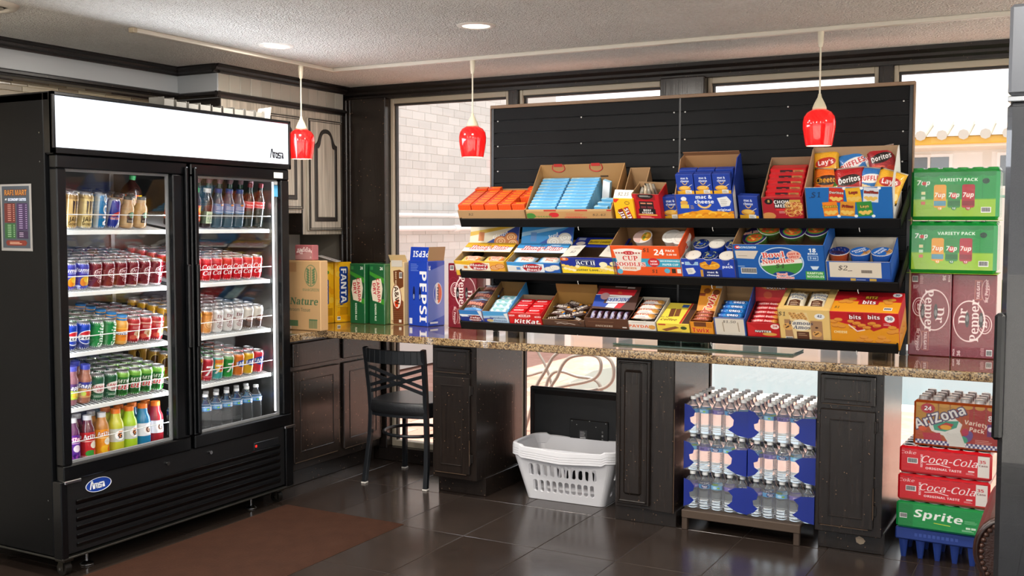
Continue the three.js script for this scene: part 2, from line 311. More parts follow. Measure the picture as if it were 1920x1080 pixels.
// ---------------------------------------------------------------- window wall
const frameC = '#b5a994', frameM = m.satin;
const posts = [[-4.25, -3.885], [-3.03, -2.96], [-2.062, -1.812], [-0.93, -0.86], [0.16, 0.4], [1.4, 1.52]];
{
  const w = structGroup('wall_window');
  mesh('corner_wall', bx(-4.72, -4.2, 0, CEIL, WZ - 0.14, WZ + 0.005, 0, { c: '#7d786f' }), m.plain, w);
  mesh('sill_board', [bx(-4.2, RX, 0, 0.088, WZ - 0.12, WZ + 0.02, 0.004)], m.woodDark, w);
  mesh('head_board', [bx(-4.25, RX, 2.30, CEIL, WZ - 0.14, WZ - 0.005, 0.003)], m.trim, w);
  posts.forEach(([a, b], i) => mesh('post', bx(a, b, 0.08, 2.305, WZ - 0.11, i % 2 === 0 ? WZ + 0.035 : WZ - 0.01, 0.005), m.woodDark, w));
  mesh('post_moulding', [bx(-4.235, -4.205, 0.9, 2.3, WZ + 0.035, WZ + 0.06, 0.006), bx(-4.19, -4.175, 0.9, 2.3, WZ + 0.035, WZ + 0.05, 0.005), bx(-4.165, -4.15, 0.9, 2.3, WZ + 0.035, WZ + 0.044, 0.004)], m.woodDark, w);
  struct('trim_7', [runXb([[0, 0], [0.008, 0], [0.008, 0.018], [0.02, 0.03], [0.02, 0.044], [0.036, 0.06], [0.036, 0.08], [0, 0.08]], -4.25, RX, 2.3, WZ)], m.trim);
}
function runXb(p, x0, x1, y, z) { return mould(p, x1 - x0).applyMatrix4(new THREE.Matrix4().makeBasis(new THREE.Vector3(0, 0, 1), new THREE.Vector3(0, 1, 0), new THREE.Vector3(-1, 0, 0)).setPosition(x1, y, z)); }
for (let i = 0; i < posts.length - 1; i++) {
  const a = posts[i][1], b = posts[i + 1][0], g = structGroup('window_' + (i + 1));
  const z0 = WZ - 0.085, z1 = WZ - 0.025, f = 0.022;
  mesh('window_frame', [bx(a, a + f, 0.088, 2.3, z0, z1, 0.003, { c: frameC }), bx(b - f, b, 0.088, 2.3, z0, z1, 0.003, { c: frameC }), bx(a + f, b - f, 0.088, 0.125, z0, z1, 0.003, { c: frameC }), bx(a + f, b - f, 2.268, 2.3, z0, z1, 0.003, { c: frameC })], frameM, g);
  mesh('gasket', [bx(a + f, a + f + 0.009, 0.125, 2.268, z0 + 0.012, z1 - 0.02, 0.001, { c: '#2c2824' }), bx(a + f, b - f, 2.256, 2.268, z0 + 0.012, z1 - 0.012, 0.001, { c: '#2c2824' })], m.plain, g);
  mesh('pane', bx(a + f, b - f, 0.125, 2.268, z0 + 0.026, z0 + 0.032, 0, { c: '#ffffff' }), m.glass, g);
}
for (const [n, g] of [['window_6', bx(RX + 0.05, RX + 0.056, 0.1, 2.28, -5.5, BZ, 0, { c: '#fff' })], ['window_7', bx(-4.6, RX, 0.1, 2.28, BZ + 0.05, BZ + 0.056, 0, { c: '#fff' })]]) { const s = structGroup(n); mesh('pane', g, m.glass, s); }

// ---------------------------------------------------------------- outside: paving, pool, painted brick wall, motel wing
{
  const pv = solo('pavement', bx(-30, 30, -0.2, -0.03, -40, WZ - 0.14, 0), std({ map: paveTex, roughness: 0.85 }), 'pinkish brick paving outside the windows', 'pavement'); pv.userData.kind = 'structure';
  for (const [a, b, c, d] of [[RX + 0.12, 30, WZ - 0.14, 30], [-30, RX + 0.12, BZ + 0.12, 30]]) mesh('apron', bx(a, b, -0.2, -0.03, c, d, 0, { c: '#e6e3dc' }), m.plain, pv);
  const pave = []; const c3 = ['#b98a7a', '#b08070', '#c29484'];
  for (let i = 0; i < 18; i++) for (let j = 0; j < 14; j++) { const x = -6.1 + i * 0.22 + (j % 2) * 0.11, z = -6.3 - j * 0.22; mesh('paver', bx(x, x + 0.212, -0.035, -0.022, z - 0.212, z, 0.003, { c: c3[Math.floor(rnd() * 3)] }), m.plain, pv); }
  const pool = thing('swimming_pool', 'pale blue swimming pool water beyond the paving outside', 'pool', [0, 0, 0]);
  mesh('water', bx(-3.6, 6, -0.06, -0.008, -15, -9.25, 0, { c: '#5a7a84' }), phy({ vertexColors: true, roughness: 0.12, bumpMap: tex(256, 2.2, (u, v) => 255 * (vn2(u, v, 4, 14, 81) * 0.6 + vn2(u, v, 9, 30, 82) * 0.4), false), bumpScale: 0.03 }), pool);
  mesh('coping', [bx(-3.9, 6.3, -0.06, 0.01, -9.25, -8.95, 0.01, { c: '#d8d2c8' }), bx(-3.9, -3.6, -0.06, 0.01, -15, -9.25, 0.01, { c: '#d8d2c8' })], m.plain, pool);
  // white painted brick wall of the neighbouring wing
  const bw = thing('brick_wall', 'white painted brick wall seen through the left window', 'wall', [-6.2, 0, 0]);
  mesh('wall_core', bx(-0.3, -0.005, 0, 3.3, -12.6, -5.9, 0, { c: '#c4c2bc' }), m.plain, bw);
  const bc = ['#cfcdc7', '#cbc9c3', '#d3d1cb', '#c8c6c0'].map((c) => c);
  let n = 0; for (let j = 0; j < 40; j++) { const y = 0.02 + j * 0.086; for (let i = 0; i < 14; i++) { const z = -8.75 - i * 0.235 - (j % 2) * 0.1175; if (y < 1.1 || y > 2.95 || i > 12 || n >= 299) continue; n++; mesh('brick', bx(-0.012, rr(-0.0025, 0), y, y + 0.0805, z - 0.2295, z, 0.002, { c: bc[Math.floor(rnd() * 4)] }), m.plain, bw); } }
  for (const [y, r] of [[1.60, 0.02], [1.46, 0.028]]) { const p = thing('wall_pipe', r > 0.024 ? 'thicker lower white pipe along the painted brick wall' : 'thinner upper white pipe along the painted brick wall', 'pipe', [-6.12, y, 0]); mesh('pipe', bar([0, 0, -5.95], [0, 0, -12.3], r, '#eef0f0', 12), m.satin, p); for (const z of [-9.9, -11.2]) mesh('coupling', bar([0, 0, z], [0, 0, z - 0.09], r * 1.35, '#f4f4f2', 12), m.satin, p); mesh('bracket', bar([0, 0, -10.9], [0, -0.5, -10.9], 0.012, '#d9d9d6'), m.satin, p); }
  // motel wing across the pool
  const b = thing('motel_wing', 'white motel building with yellow eaves beyond the pool', 'building', [0, 0, -16]);
  mesh('wall', bx(-12, 14, -0.03, 2.66, -6, -0.9, 0, { c: '#e9e6de' }), m.plain, b);
  mesh('fascia', bx(-12, 14, 2.635, 2.745, -0.3, 0, 0.01, { c: '#e8b645' }), m.satin, b);
  mesh('soffit', bx(-12, 14, 2.6, 2.64, -0.95, -0.05, 0.004, { c: '#efe7d4' }), m.plain, b);
  const rf = mesh('roof', ext([[0, 2.745], [0.06, 2.745], [-4.5, 4.0], [-4.5, 2.745]], 26, { c: '#c9c1b2' }).applyMatrix4(new THREE.Matrix4().makeBasis(new THREE.Vector3(0, 0, 1), new THREE.Vector3(0, 1, 0), new THREE.Vector3(-1, 0, 0)).setPosition(14, 0, 0)), m.plain, b);
  for (let x = -11.9; x < 8; x += 0.28) mesh('roof_tile', bar([x, 2.76, 0.08], [x, 3.0, -0.75], 0.075, '#d0c8ba', 8), m.plain, rf);
  for (let x = -9.6; x < 8; x += 1.25) { const w = mesh('window', bx(x - 0.33, x + 0.33, 2.02, 2.56, -0.93, -0.88, 0.01, { c: '#f3f2ee' }), m.plain, b); for (const s of [-1, 1]) mesh('pane', bx(x + s * 0.15 - 0.13, x + s * 0.15 + 0.13, 2.07, 2.51, -0.89, -0.872, 0.004, { c: '#6f7a80' }), m.gloss, w); }
  for (let x = -10.2; x < 8; x += 2.5) mesh('column', bx(x - 0.06, x + 0.06, -0.03, 2.61, -0.25, -0.13, 0.01, { c: '#f2f0ea' }), m.plain, b);
  const rail = mesh('railing', [bar([-12, 1.9, -0.2], [10, 1.9, -0.2], 0.02, '#8fb3a0')], m.satin, b);
  for (let x = -10; x < 8; x += 0.25) mesh('baluster', bar([x, 1.0, -0.2], [x, 1.9, -0.2], 0.01, '#9fbcab', 6), m.satin, rail);
  // patio furniture piled by the window
  const tm = std({ vertexColors: true, roughness: 0.3 }), tc = '#948e86';
  const pc = (label) => thing('patio_chair', label, 'chair', [0, 0, 0]);
  const c1 = pc('white tube patio chair lying outside behind the black television');
  mesh('frame_tube', tube([[-3.62, -0.02, -6.85], [-3.55, 0.2, -6.85], [-3.518, 0.327, -6.85], [-3.45, 0.437, -6.85], [-3.383, 0.546, -6.85], [-3.345, 0.579, -6.85], [-3.307, 0.638, -6.85], [-3.2, 0.75, -6.85]], 0.0125, 40, 10, false, tc), tm, c1);
  mesh('arm_loop', tube([[-3.47, -0.02, -6.85], [-3.43, 0.2, -6.85], [-3.401, 0.327, -6.85], [-3.353, 0.4, -6.85], [-3.311, 0.49, -6.85], [-3.263, 0.541, -6.85], [-3.193, 0.567, -6.85], [-3.076, 0.578, -6.85], [-3.03, 0.564, -6.85], [-3.007, 0.527, -6.85], [-3.011, 0.468, -6.85], [-3.052, 0.414, -6.85], [-3.121, 0.383, -6.85], [-3.239, 0.353, -6.85], [-3.363, 0.321, -6.85]], 0.0125, 80, 10, false, tc), tm, c1);
  const c2 = pc('white tube patio chair with pale teal sling outside the window');
  mesh('arm_loop', tube([[-3.06, 0.571, -6.95], [-3.023, 0.566, -6.95], [-2.976, 0.535, -6.95], [-2.951, 0.481, -6.95], [-2.957, 0.399, -6.95], [-3.003, 0.344, -6.95], [-3.072, 0.317, -6.95], [-3.143, 0.303, -6.95], [-3.3, 0.28, -6.95]], 0.013, 60, 10, false, tc), tm, c2);
  mesh('frame_tube', tube([[-3.6, -0.02, -7], [-3.54, 0.2, -7], [-3.515, 0.307, -7], [-3.496, 0.362, -7], [-3.457, 0.405, -7], [-3.427, 0.418, -7], [-3.378, 0.419, -7], [-3.262, 0.392, -7], [-3.142, 0.383, -7], [-3.095, 0.361, -7], [-3.06, 0.28, -7], [-3.05, -0.02, -7]], 0.0125, 60, 10, false, tc), tm, c2);
  mesh('sling', ext([[-3.5, 0.1], [-3.45, 0.3], [-3.253, 0.4], [-3.05, 0.45], [-2.85, 0.45], [-2.85, 0.1]], 0.012, { c: '#bcd0cc' }).applyMatrix4(M4(0, 0, -7.3)), m.plain, c2);
  const c3b = pc('thin white tube chair frame farther out on the paving');
  mesh('frame_tube', tube([[-3.75, 0.7, -7.2], [-3.689, 0.525, -7.2], [-3.637, 0.445, -7.2], [-3.596, 0.356, -7.2], [-3.5, -0.02, -7.2]], 0.011, 30, 8, false, tc), tm, c3b);
  mesh('stretcher', tube([[-4.6, 0.56, -7.2], [-4.52, 0.56, -7.15], [-4.44, 0.5, -7.15], [-4.2, 0.3, -7.2], [-3.786, 0.334, -7.2], [-3.734, 0.347, -7.2], [-3.667, 0.37, -7.2], [-3.606, 0.383, -7.2]], 0.011, 40, 8, false, tc), tm, c3b);
}
// ---------------------------------------------------------------- lamps
function downlight(x, z, label) {
  const o = thing('recessed_light', label, 'ceiling light', [x, CEIL, z], 0, 'recessed ceiling lights');
  mesh('trim_ring', lathe([[0.062, -0.002], [0.064, -0.006], [0.082, -0.004], [0.086, 0.0]], 36, { c: '#e9e4da' }), m.satin, o);
  mesh('lens', lathe([[0, -0.003], [0.05, -0.003], [0.063, -0.002], [0.064, 0.0]], 32, { c: '#ffffff' }), new THREE.MeshStandardMaterial({ color: '#ffffff', emissive: '#fff1dc', emissiveIntensity: 3.0, roughness: 0.6 }), o);
  const l = new THREE.RectAreaLight('#fff7ec', DOWNLIGHT, 0.11, 0.11); l.position.set(0, -0.009, 0); l.rotation.x = -Math.PI / 2; l.name = 'lamp'; o.add(l);
}
for (const x of [-3.5, -2.37]) downlight(x, -4.02, x < -3 ? 'round recessed ceiling light above the drinks cooler' : 'round recessed ceiling light nearer the window display');
for (const z of [-4.02]) for (const x of [0.3]) downlight(x, z, 'round recessed ceiling light outside the view');
for (const z of [-2.4, -0.8]) for (const x of [-3.5, -2.37, -1.24, -0.11, 1.02]) downlight(x, z, 'round recessed ceiling light outside the view');
// ceiling rail for the pendants
{
  const rl = thing('light_rail', 'white ceiling track turning the corner that carries the red pendants', 'track', [0, CEIL, 0]);
  mesh('rail_side', bx(-3.756, -3.724, -0.02, 0, -4.776, -3.36, 0.003, { c: '#d8d0c2' }), m.satin, rl);
  mesh('rail_front', bx(-3.724, 1.45, -0.02, 0, -4.776, -4.744, 0.003, { c: '#d8d0c2' }), m.satin, rl);
  mesh('end_cap', bx(-3.758, -3.722, -0.022, 0, -3.362, -3.34, 0.003, { c: '#b8a890' }), m.satin, rl);
}
const redGlass = phy({ map: tex(256, 1, (u, v) => { const s = vn2((u * 3 + v * 2) % 1, (v + 1) % 1, 60, 6, 91); return mixc([196, 8, 14], [236, 40, 34], s); }), color: '#ffffff', roughness: 0.12, transmission: 0.35, thickness: 0, emissive: '#e8101a', emissiveIntensity: 0.55, vertexColors: true, clearcoat: 1 });
function pendant(x, z, label) {
  const o = thing('pendant_lamp', label, 'pendant lamp', [x, CEIL - 0.02, z], 0, 'red glass pendants');
  mesh('track_plug', [cyl(0.012, 0.014, 0.05, 14, '#ddd3bd').translate(0, -0.025, 0), cyl(0.008, 0.012, 0.02, 14, '#ddd3bd').translate(0, -0.058, 0)], m.satin, o);
  mesh('cord', bar([0, -0.06, 0], [0, -0.29, 0], 0.004, '#ddd5c0'), m.satin, o);
  mesh('socket_cup', lathe([[0.001, -0.268], [0.006, -0.27], [0.009, -0.285], [0.022, -0.31], [0.03, -0.33], [0.031, -0.342], [0, -0.342]].reverse(), 24, { c: '#d9d0b4' }), m.satin, o);
  const sh = lathe([[0.055, -0.498], [0.0575, -0.496], [0.064, -0.46], [0.07, -0.42], [0.071, -0.395], [0.066, -0.37], [0.054, -0.352], [0.036, -0.341], [0.028, -0.339]], 36, {}); const su = sh.attributes.uv, sp = sh.attributes.position; for (let i = 0; i < su.count; i++) su.setXY(i, Math.atan2(sp.getX(i), sp.getZ(i)) / 6.2832 + 0.5, sp.getY(i) * 3);
  mesh('shade', sh, redGlass, o);
  mesh('inner_shade', lathe([[0.028, -0.343], [0.052, -0.357], [0.064, -0.375], [0.068, -0.398], [0.067, -0.42], [0.061, -0.46], [0.053, -0.498]], 30, { c: '#ffffff' }), phy({ color: '#ffffff', roughness: 0.8, transmission: 0.35, thickness: 0, vertexColors: true }), o);
  mesh('bulb', N(new THREE.SphereGeometry(0.022, 16, 12).translate(0, -0.42, 0)), new THREE.MeshStandardMaterial({ color: '#fff', emissive: '#ffdcae', emissiveIntensity: 8 }), o);
  const l = new THREE.PointLight('#ffd9a8', BULB, 0, 2); l.position.set(0, -0.42, 0); l.castShadow = true; l.name = 'lamp'; o.add(l);
}
pendant(-3.74, -4.488, 'red glass pendant lamp hanging beside the cooler sign');
pendant(-2.827, -4.76, 'red glass pendant lamp hanging before the white brick view');
pendant(-1.05, -4.76, 'red glass pendant lamp hanging before the black display panel');
{ // air vent in the ceiling corner
  const v = thing('ceiling_vent', 'round cream ceiling air vent at the top left', 'vent', [-3.86, CEIL, -2.72]);
  mesh('rim', lathe([[0.085, -0.004], [0.09, -0.016], [0.115, -0.014], [0.125, 0]], 36, { c: '#d9d0c0' }), m.satin, v);
  mesh('dark_throat', lathe([[0, -0.001], [0.09, -0.001], [0.09, 0]], 30, { c: '#15130f' }), m.plain, v);
  for (const r of [0.03, 0.055]) mesh('louver', lathe([[r, -0.004], [r + 0.012, -0.014], [r + 0.014, -0.013], [r + 0.003, -0.003]], 30, { c: '#8b8478' }), m.satin, v);
}
// ---------------------------------------------------------------- granite counter (L-shaped) and its base cabinets
{
  const s = new THREE.Shape([[-4.585, 4.42], [-3.87, 4.42], [-3.87, 4.815], [0.25, 4.815], [0.25, 5.475], [-4.585, 5.475]].map((p) => new THREE.Vector2(...p)));
  const g = mUV(N(new THREE.ExtrudeGeometry(s, { depth: 0.034, bevelEnabled: true, bevelSize: 0.003, bevelThickness: 0.003, bevelSegments: 2 })).rotateX(-Math.PI / 2).translate(0, 0.858, 0));
  solo('granite_countertop', g, m.granite, 'speckled brown granite countertop running under the windows', 'countertop');
}
const worn = '#5f4a38';
// a framed front in the xy plane, facing +z; cx, y0..y1
function panelDoor(parent, name, x0, x1, y0, y1, z, o = {}) {
  const d = mesh(name, bx(x0, x1, y0, y1, z, z + 0.018, 0.004), m.woodDark, parent), f = o.f || 0.045;
  if (o.raised) {
    mesh('moulding', [bx(x0 + 0.012, x1 - 0.012, y1 - 0.022, y1 - 0.012, z + 0.016, z + 0.024, 0.003), bx(x0 + 0.012, x1 - 0.012, y0 + 0.012, y0 + 0.022, z + 0.016, z + 0.024, 0.003), bx(x0 + 0.012, x0 + 0.022, y0 + 0.012, y1 - 0.012, z + 0.016, z + 0.024, 0.003), bx(x1 - 0.022, x1 - 0.012, y0 + 0.012, y1 - 0.012, z + 0.016, z + 0.024, 0.003)], m.woodDark, d);
    const w = x1 - x0 - 2 * f, h = y1 - y0 - 2 * f - 0.02; mesh('raised_panel', cbox(w, h, 0.03, 0.014).translate((x0 + x1) / 2, (y0 + y1) / 2, z + 0.015), m.woodDark, d);
  } else if (o.recess !== false) {
    mesh('frame_bead', [bx(x0 + f, x1 - f, y1 - f - 0.006, y1 - f, z + 0.016, z + 0.022, 0.002), bx(x0 + f, x1 - f, y0 + f, y0 + f + 0.006, z + 0.016, z + 0.022, 0.002), bx(x0 + f, x0 + f + 0.006, y0 + f, y1 - f, z + 0.016, z + 0.022, 0.002), bx(x1 - f - 0.006, x1 - f, y0 + f, y1 - f, z + 0.016, z + 0.022, 0.002)], m.woodDark, d);
    mesh('worn_edge', [bx(x0 + 0.01, x1 - 0.02, y0 - 0.001, y0 + 0.0012, z + 0.0165, z + 0.0185, 0, { c: worn }), bx(x1 - 0.0012, x1 + 0.001, y0 + 0.05, y0 + 0.36 * (y1 - y0), z + 0.0165, z + 0.0185, 0, { c: worn })], m.plain, d);
  }
  return d;
}
function pillar(x0, x1, yb, px0, px1, pz, label, style) {
  const o = thing('base_cabinet', label, 'cabinet', [0, 0, 0]);
  mesh('body', bx(x0, x1, yb, 0.854, -5.455, -4.92, 0.003), m.woodDark, o);
  mesh('plinth', bx(px0, px1, 0, yb + 0.005, -5.45, pz, 0.003, {}), m.woodDark, o);
  if (style === 'split') { panelDoor(o, 'drawer', x0 + 0.018, x1 - 0.035, 0.695, 0.832, -4.92, { f: 0.018 }); const d = panelDoor(o, 'door', x0 + 0.018, x1 - 0.035, yb + 0.035, 0.672, -4.92); for (const y of [yb + 0.1, 0.58]) mesh('hinge', [bx(x1 - 0.034, x1 - 0.022, y, y + 0.045, -4.921, -4.912, 0.002, { c: '#1a1512' }), cyl(0.004, 0.004, 0.055, 8, '#241d19').translate(x1 - 0.033, y + 0.022, -4.907)], m.satin, d); }
  else { panelDoor(o, 'door', x0 + 0.012, x0 + 0.19, yb + 0.02, 0.835, -4.92, { raised: true, f: 0.04 }); mesh('stile', bx(x0 + 0.2, x1 - 0.003, yb, 0.853, -4.922, -4.914, 0.002), m.woodDark, o); mesh('worn_edge', [bx(x1 - 0.002, x1 + 0.001, yb, 0.6, -4.921, -4.918, 0, { c: worn })], m.plain, o); }
  return o;
}
pillar(-3.182, -2.898, 0.1, -3.195, -2.885, -5.0, 'dark wooden base cabinet with a drawer beside the black chair', 'split');
pillar(-2.075, -1.761, 0.078, -2.085, -1.755, -4.945, 'dark wooden base cabinet with a narrow raised panel between basket and water', 'raised');
const cab3 = pillar(-1.07, -0.774, 0.095, -1.068, -0.768, -4.985, 'dark wooden base cabinet between bottled water and stacked soda cases', 'split');
mesh('paint_chip', ext([[-0.892, 0.045], [-0.875, 0.037], [-0.86, 0.042], [-0.852, 0.055], [-0.862, 0.068], [-0.88, 0.075], [-0.896, 0.066]], 0.0012, { c: '#b7a38c' }).applyMatrix4(M4(0, 0, -4.985)), m.plain, cab3);
{ // run of base cabinets along the left wall, facing +x
  const o = thing('base_cabinet', 'long dark base cabinet in the corner behind the chair', 'cabinet', [-3.93, 0, -4.42], Math.PI / 2);
  // local x runs towards -z (the corner), local +z points to +x
  mesh('body', bx(0.0, 1.035, 0.1, 0.854, -0.64, 0, 0.003), m.woodDark, o);
  mesh('plinth', bx(0, 1.035, 0, 0.105, -0.63, -0.045, 0.003), m.woodDark, o);
  for (const [a, b] of [[0.02, 0.16], [0.185, 0.6], [0.645, 1.03]]) { panelDoor(o, 'drawer', a, b, 0.7, 0.835, 0, { f: 0.02, recess: false }); panelDoor(o, 'door', a, b, 0.15, 0.675, 0, { f: b - a > 0.3 ? 0.055 : 0.03 }); }
}
// ---------------------------------------------------------------- wall cabinets with arched doors
function archDoor(parent, w, h) {       // door in local xy, origin at its lower left, facing +z
  const d = mesh('door', bx(0, w, 0, h, 0, 0.018, 0.004), m.woodPale, parent);
  const dark = '#2a241e';
  const ring = (i, z0, z1, c, inset) => { const s = new THREE.Shape([[i, i], [w - i, i], [w - i, h - i], [i, h - i]].map((p) => new THREE.Vector2(...p))); const k = i + inset; s.holes.push(new THREE.Path([[k, k], [k, h - k], [w - k, h - k], [w - k, k]].map((p) => new THREE.Vector2(...p)))); return N(new THREE.ExtrudeGeometry(s, { depth: z1 - z0, bevelEnabled: false }), c).translate(0, 0, z0); };
  mesh('edge_moulding', [ring(0.004, 0.017, 0.022, dark, 0.006), ring(0.016, 0.017, 0.0215, dark, 0.004)].map(white), m.satin, d);
  const arch = (q) => { const f = 0.062 + q, s = new THREE.Shape(), sh = h - 0.16 - q; s.moveTo(f, f); s.lineTo(w - f, f); s.lineTo(w - f, sh); s.bezierCurveTo(w - f - 0.05, sh + 0.005, w * 0.5 + 0.075, h - 0.062 - q, w / 2, h - 0.062 - q); s.bezierCurveTo(w * 0.5 - 0.075, h - 0.062 - q, f + 0.05, sh + 0.005, f, sh); s.closePath(); return s; };
  const A = arch(0); A.holes.push(new THREE.Path(arch(0.02).getPoints(10).reverse())); mesh('arched_moulding', white(N(new THREE.ExtrudeGeometry(A, { depth: 0.007, bevelEnabled: true, bevelSize: 0.003, bevelThickness: 0.003, bevelSegments: 1, curveSegments: 10 }), dark).translate(0, 0, 0.016)), m.satin, d);
  mesh('raised_panel', mUV(N(new THREE.ExtrudeGeometry(arch(0.026), { depth: 0.004, bevelEnabled: true, bevelSize: 0.004, bevelThickness: 0.004, bevelSegments: 1, curveSegments: 10 })).translate(0, 0, 0.016)), m.woodPale, d);
}
{
  const a = thing('wall_cabinet', 'pale glazed wall cabinet with arched door in the corner', 'cabinet', [-4.19, 1.445, -5.04], Math.PI / 2);
  mesh('carcass', bx(0.0, 0.415, 0, 0.755, -0.4, -0.006, 0.003), m.woodPale, a);
  mesh('side_panel', bx(-0.006, 0.0, 0.0, 0.755, -0.4, -0.004, 0.001), m.woodDark, a);
  mesh('corner_stile', bx(0.375, 0.413, 0, 0.755, -0.006, 0.004, 0.002), m.woodDark, a);
  const h = new THREE.Group(); h.position.set(0.03, 0.02, 0); archDoor(a, 0.335, 0.69); a.children[a.children.length - 1].position.set(0.035, 0.022, -0.006);
  const b = thing('wall_cabinet', 'shorter pale glazed wall cabinet behind the cooler sign', 'cabinet', [-4.19, 1.575, -4.36], Math.PI / 2);
  mesh('carcass', bx(0.0, 0.672, 0, 0.625, -0.4, -0.006, 0.003), m.woodPale, b);
  mesh('side_panel', bx(-0.006, 0, 0, 0.625, -0.4, -0.004, 0.001), m.woodDark, b);
  mesh('centre_stile', bx(0.325, 0.36, 0, 0.6, -0.006, 0.003, 0.002), m.woodDark, b);
  archDoor(b, 0.3, 0.56); b.children[b.children.length - 1].position.set(0.365, 0.022, -0.006);
  struct('trim_8', bx(-4.585, -4.575, 0.9, 1.44, -5.46, -5.02, 0.001, { c: '#cfcac2' }), m.plain);
}
// ---------------------------------------------------------------- two-door drinks cooler
const FX = -3.75, FZ = -2.93;            // front plane and near side
const SLOPE = 0.15;
const cooler = thing('drinks_cooler', 'tall black two-door glass merchandiser cooler with lit white sign', 'cooler', [0, 0, 0]);
{
  const o = cooler, B = m.blackGloss, zl = FZ, zr = -4.41, xb = -4.53, lin = '#9b9c9a';
  mesh('side_panel', bx(xb, FX - 0.055, 0.1, 2.055, zl - 0.04, zl, 0.004), m.blackSide, o);
  mesh('side_panel', bx(xb, FX - 0.055, 0.1, 2.055, zr, zr + 0.04, 0.004), B, o);
  mesh('back_panel', bx(xb, xb + 0.04, 0.1, 2.05, zr + 0.04, zl - 0.04, 0.002), B, o);
  mesh('top_panel', bx(xb, FX - 0.02, 2.02, 2.058, zr, zl, 0.004), B, o);
  mesh('machine_box', bx(xb + 0.04, FX - 0.06, 0.1, 0.44, zr + 0.04, zl - 0.04, 0.002), m.blackSatin, o);
  for (const g of [bx(FX - 0.056, FX - 0.002, 0.09, 0.425, zl - 0.035, zl, 0.004), bx(FX - 0.056, FX - 0.002, 0.09, 0.425, zr, zr + 0.06, 0.004), bx(FX - 0.056, FX - 0.002, 1.805, 2.055, zl - 0.012, zl, 0.003), bx(FX - 0.056, FX - 0.002, 1.805, 2.055, zr, zr + 0.012, 0.003)]) mesh('corner_trim', g, B, o);
  for (const y of [1.71, 1.83, 0.2, 0.28]) mesh('screw', cyl(0.0035, 0.0035, 0.003, 8, '#9a9a98').rotateX(Math.PI / 2).translate(FX - 0.08, y + 0.06, zl + 0.001), m.chrome, o);
  // bright inner lining
  mesh('lining', [bx(xb + 0.04, xb + 0.046, 0.44, 2.0, zr + 0.04, zl - 0.04, 0, { c: lin }), bx(xb + 0.046, FX - 0.1, 0.44, 1.98, zl - 0.046, zl - 0.04, 0, { c: lin }), bx(xb + 0.046, FX - 0.1, 0.44, 1.98, zr + 0.04, zr + 0.046, 0, { c: lin }), bx(xb + 0.046, FX - 0.07, 0.44, 0.452, zr + 0.046, zl - 0.046, 0, { c: lin }), bx(xb + 0.046, FX - 0.07, 1.86, 1.87, zr + 0.046, zl - 0.046, 0, { c: '#5a5e60' })], m.steel, o);
  for (const z of [-3.1, -3.5, -3.85, -4.25]) mesh('shelf_standard', bx(xb + 0.046, xb + 0.056, 0.5, 1.8, z - 0.012, z + 0.012, 0.001, { c: '#ffffff' }), m.steel, o);
  mesh('header_box', [bx(FX - 0.1, FX - 0.014, 1.8, 2.03, zr + 0.01, zl - 0.01, 0.002)], m.blackSatin, o);
  mesh('header_frame', [bx(FX - 0.02, FX + 0.004, 2.042, 2.058, zr, zl, 0.003), bx(FX - 0.02, FX + 0.004, 1.802, 1.829, zr, zl, 0.003), bx(FX - 0.02, FX + 0.004, 1.802, 2.058, zl - 0.015, zl, 0.003), bx(FX - 0.02, FX + 0.004, 1.802, 2.058, zr, zr + 0.016, 0.003)], B, o);
  mesh('light_panel', bx(FX - 0.014, FX - 0.004, 1.829, 2.042, zr + 0.016, zl - 0.015, 0, { c: '#ffffff' }), new THREE.MeshStandardMaterial({ color: '#c8ccd4', emissive: '#e6effc', emissiveIntensity: 0.95, roughness: 0.3 }), o);
  const sl = new THREE.RectAreaLight('#eef4ff', SIGN, 1.43, 0.2); sl.position.set(FX + 0.006, 1.935, -3.67); sl.lookAt(FX + 1, 1.935, -3.67); sl.name = 'lamp'; o.add(sl);
  // wordmark on the sign, cut from dark film
  const word = (x, y, z, s, c, mat, parent) => {
    const L = [[[0, 0], [0.22, 1], [0.34, 1], [0.52, 0]], [[0.42, 0.62], [0.95, 0.62]], [[0.68, 0.62], [0.68, 0]], [[1.02, 0.08], [1.18, 0.02], [1.3, 0.2], [1.3, 0.5], [1.14, 0.62], [1.0, 0.46], [1.0, 0.16], [1.02, 0.08]], [[1.85, 0.62], [1.45, 0.62], [1.5, 0.32], [1.82, 0.3], [1.8, 0.02], [1.36, 0.02]], [[1.95, 0.62], [2.2, 0.62], [2.32, 0.0]], [[2.1, 0.0], [2.1, 0.34]]];
    const gs = []; for (const l of L) for (let i = 0; i + 1 < l.length; i++) { const [a, b] = [l[i], l[i + 1]], len = Math.hypot(b[0] - a[0], b[1] - a[1]) * s + s * 0.08; gs.push(cbox(len, s * 0.17, 0.0012, 0, { c }).applyMatrix4(M4((a[0] + b[0]) / 2 * s, (a[1] + b[1]) / 2 * s, 0, 0, 0, Math.atan2(b[1] - a[1], b[0] - a[0])))); }
    const me = mesh('wordmark', gs, mat, parent); me.position.set(x, y, z); me.rotation.y = Math.PI / 2; return me;
  };
  word(FX - 0.0034, 1.858, -4.255, 0.043, '#232b33', m.plain, o);
  // grille with louvres
  mesh('kick_panel', bx(FX - 0.055, FX - 0.012, 0.105, 0.425, zr + 0.06, zl - 0.035, 0.003), m.blackSatin, o);
  for (let i = 0; i < 6; i++) mesh('louvre', cbox(1.3, 0.03, 0.01, 0.003).rotateX(0.5).rotateY(Math.PI / 2).translate(FX - 0.012, 0.135 + i * 0.037, -3.66), m.blackGloss, o);
  mesh('bottom_lip', bx(FX - 0.5, FX - 0.002, 0.088, 0.096, zr, zl, 0.001, { c: '#8e8e8a' }), m.steel, o);
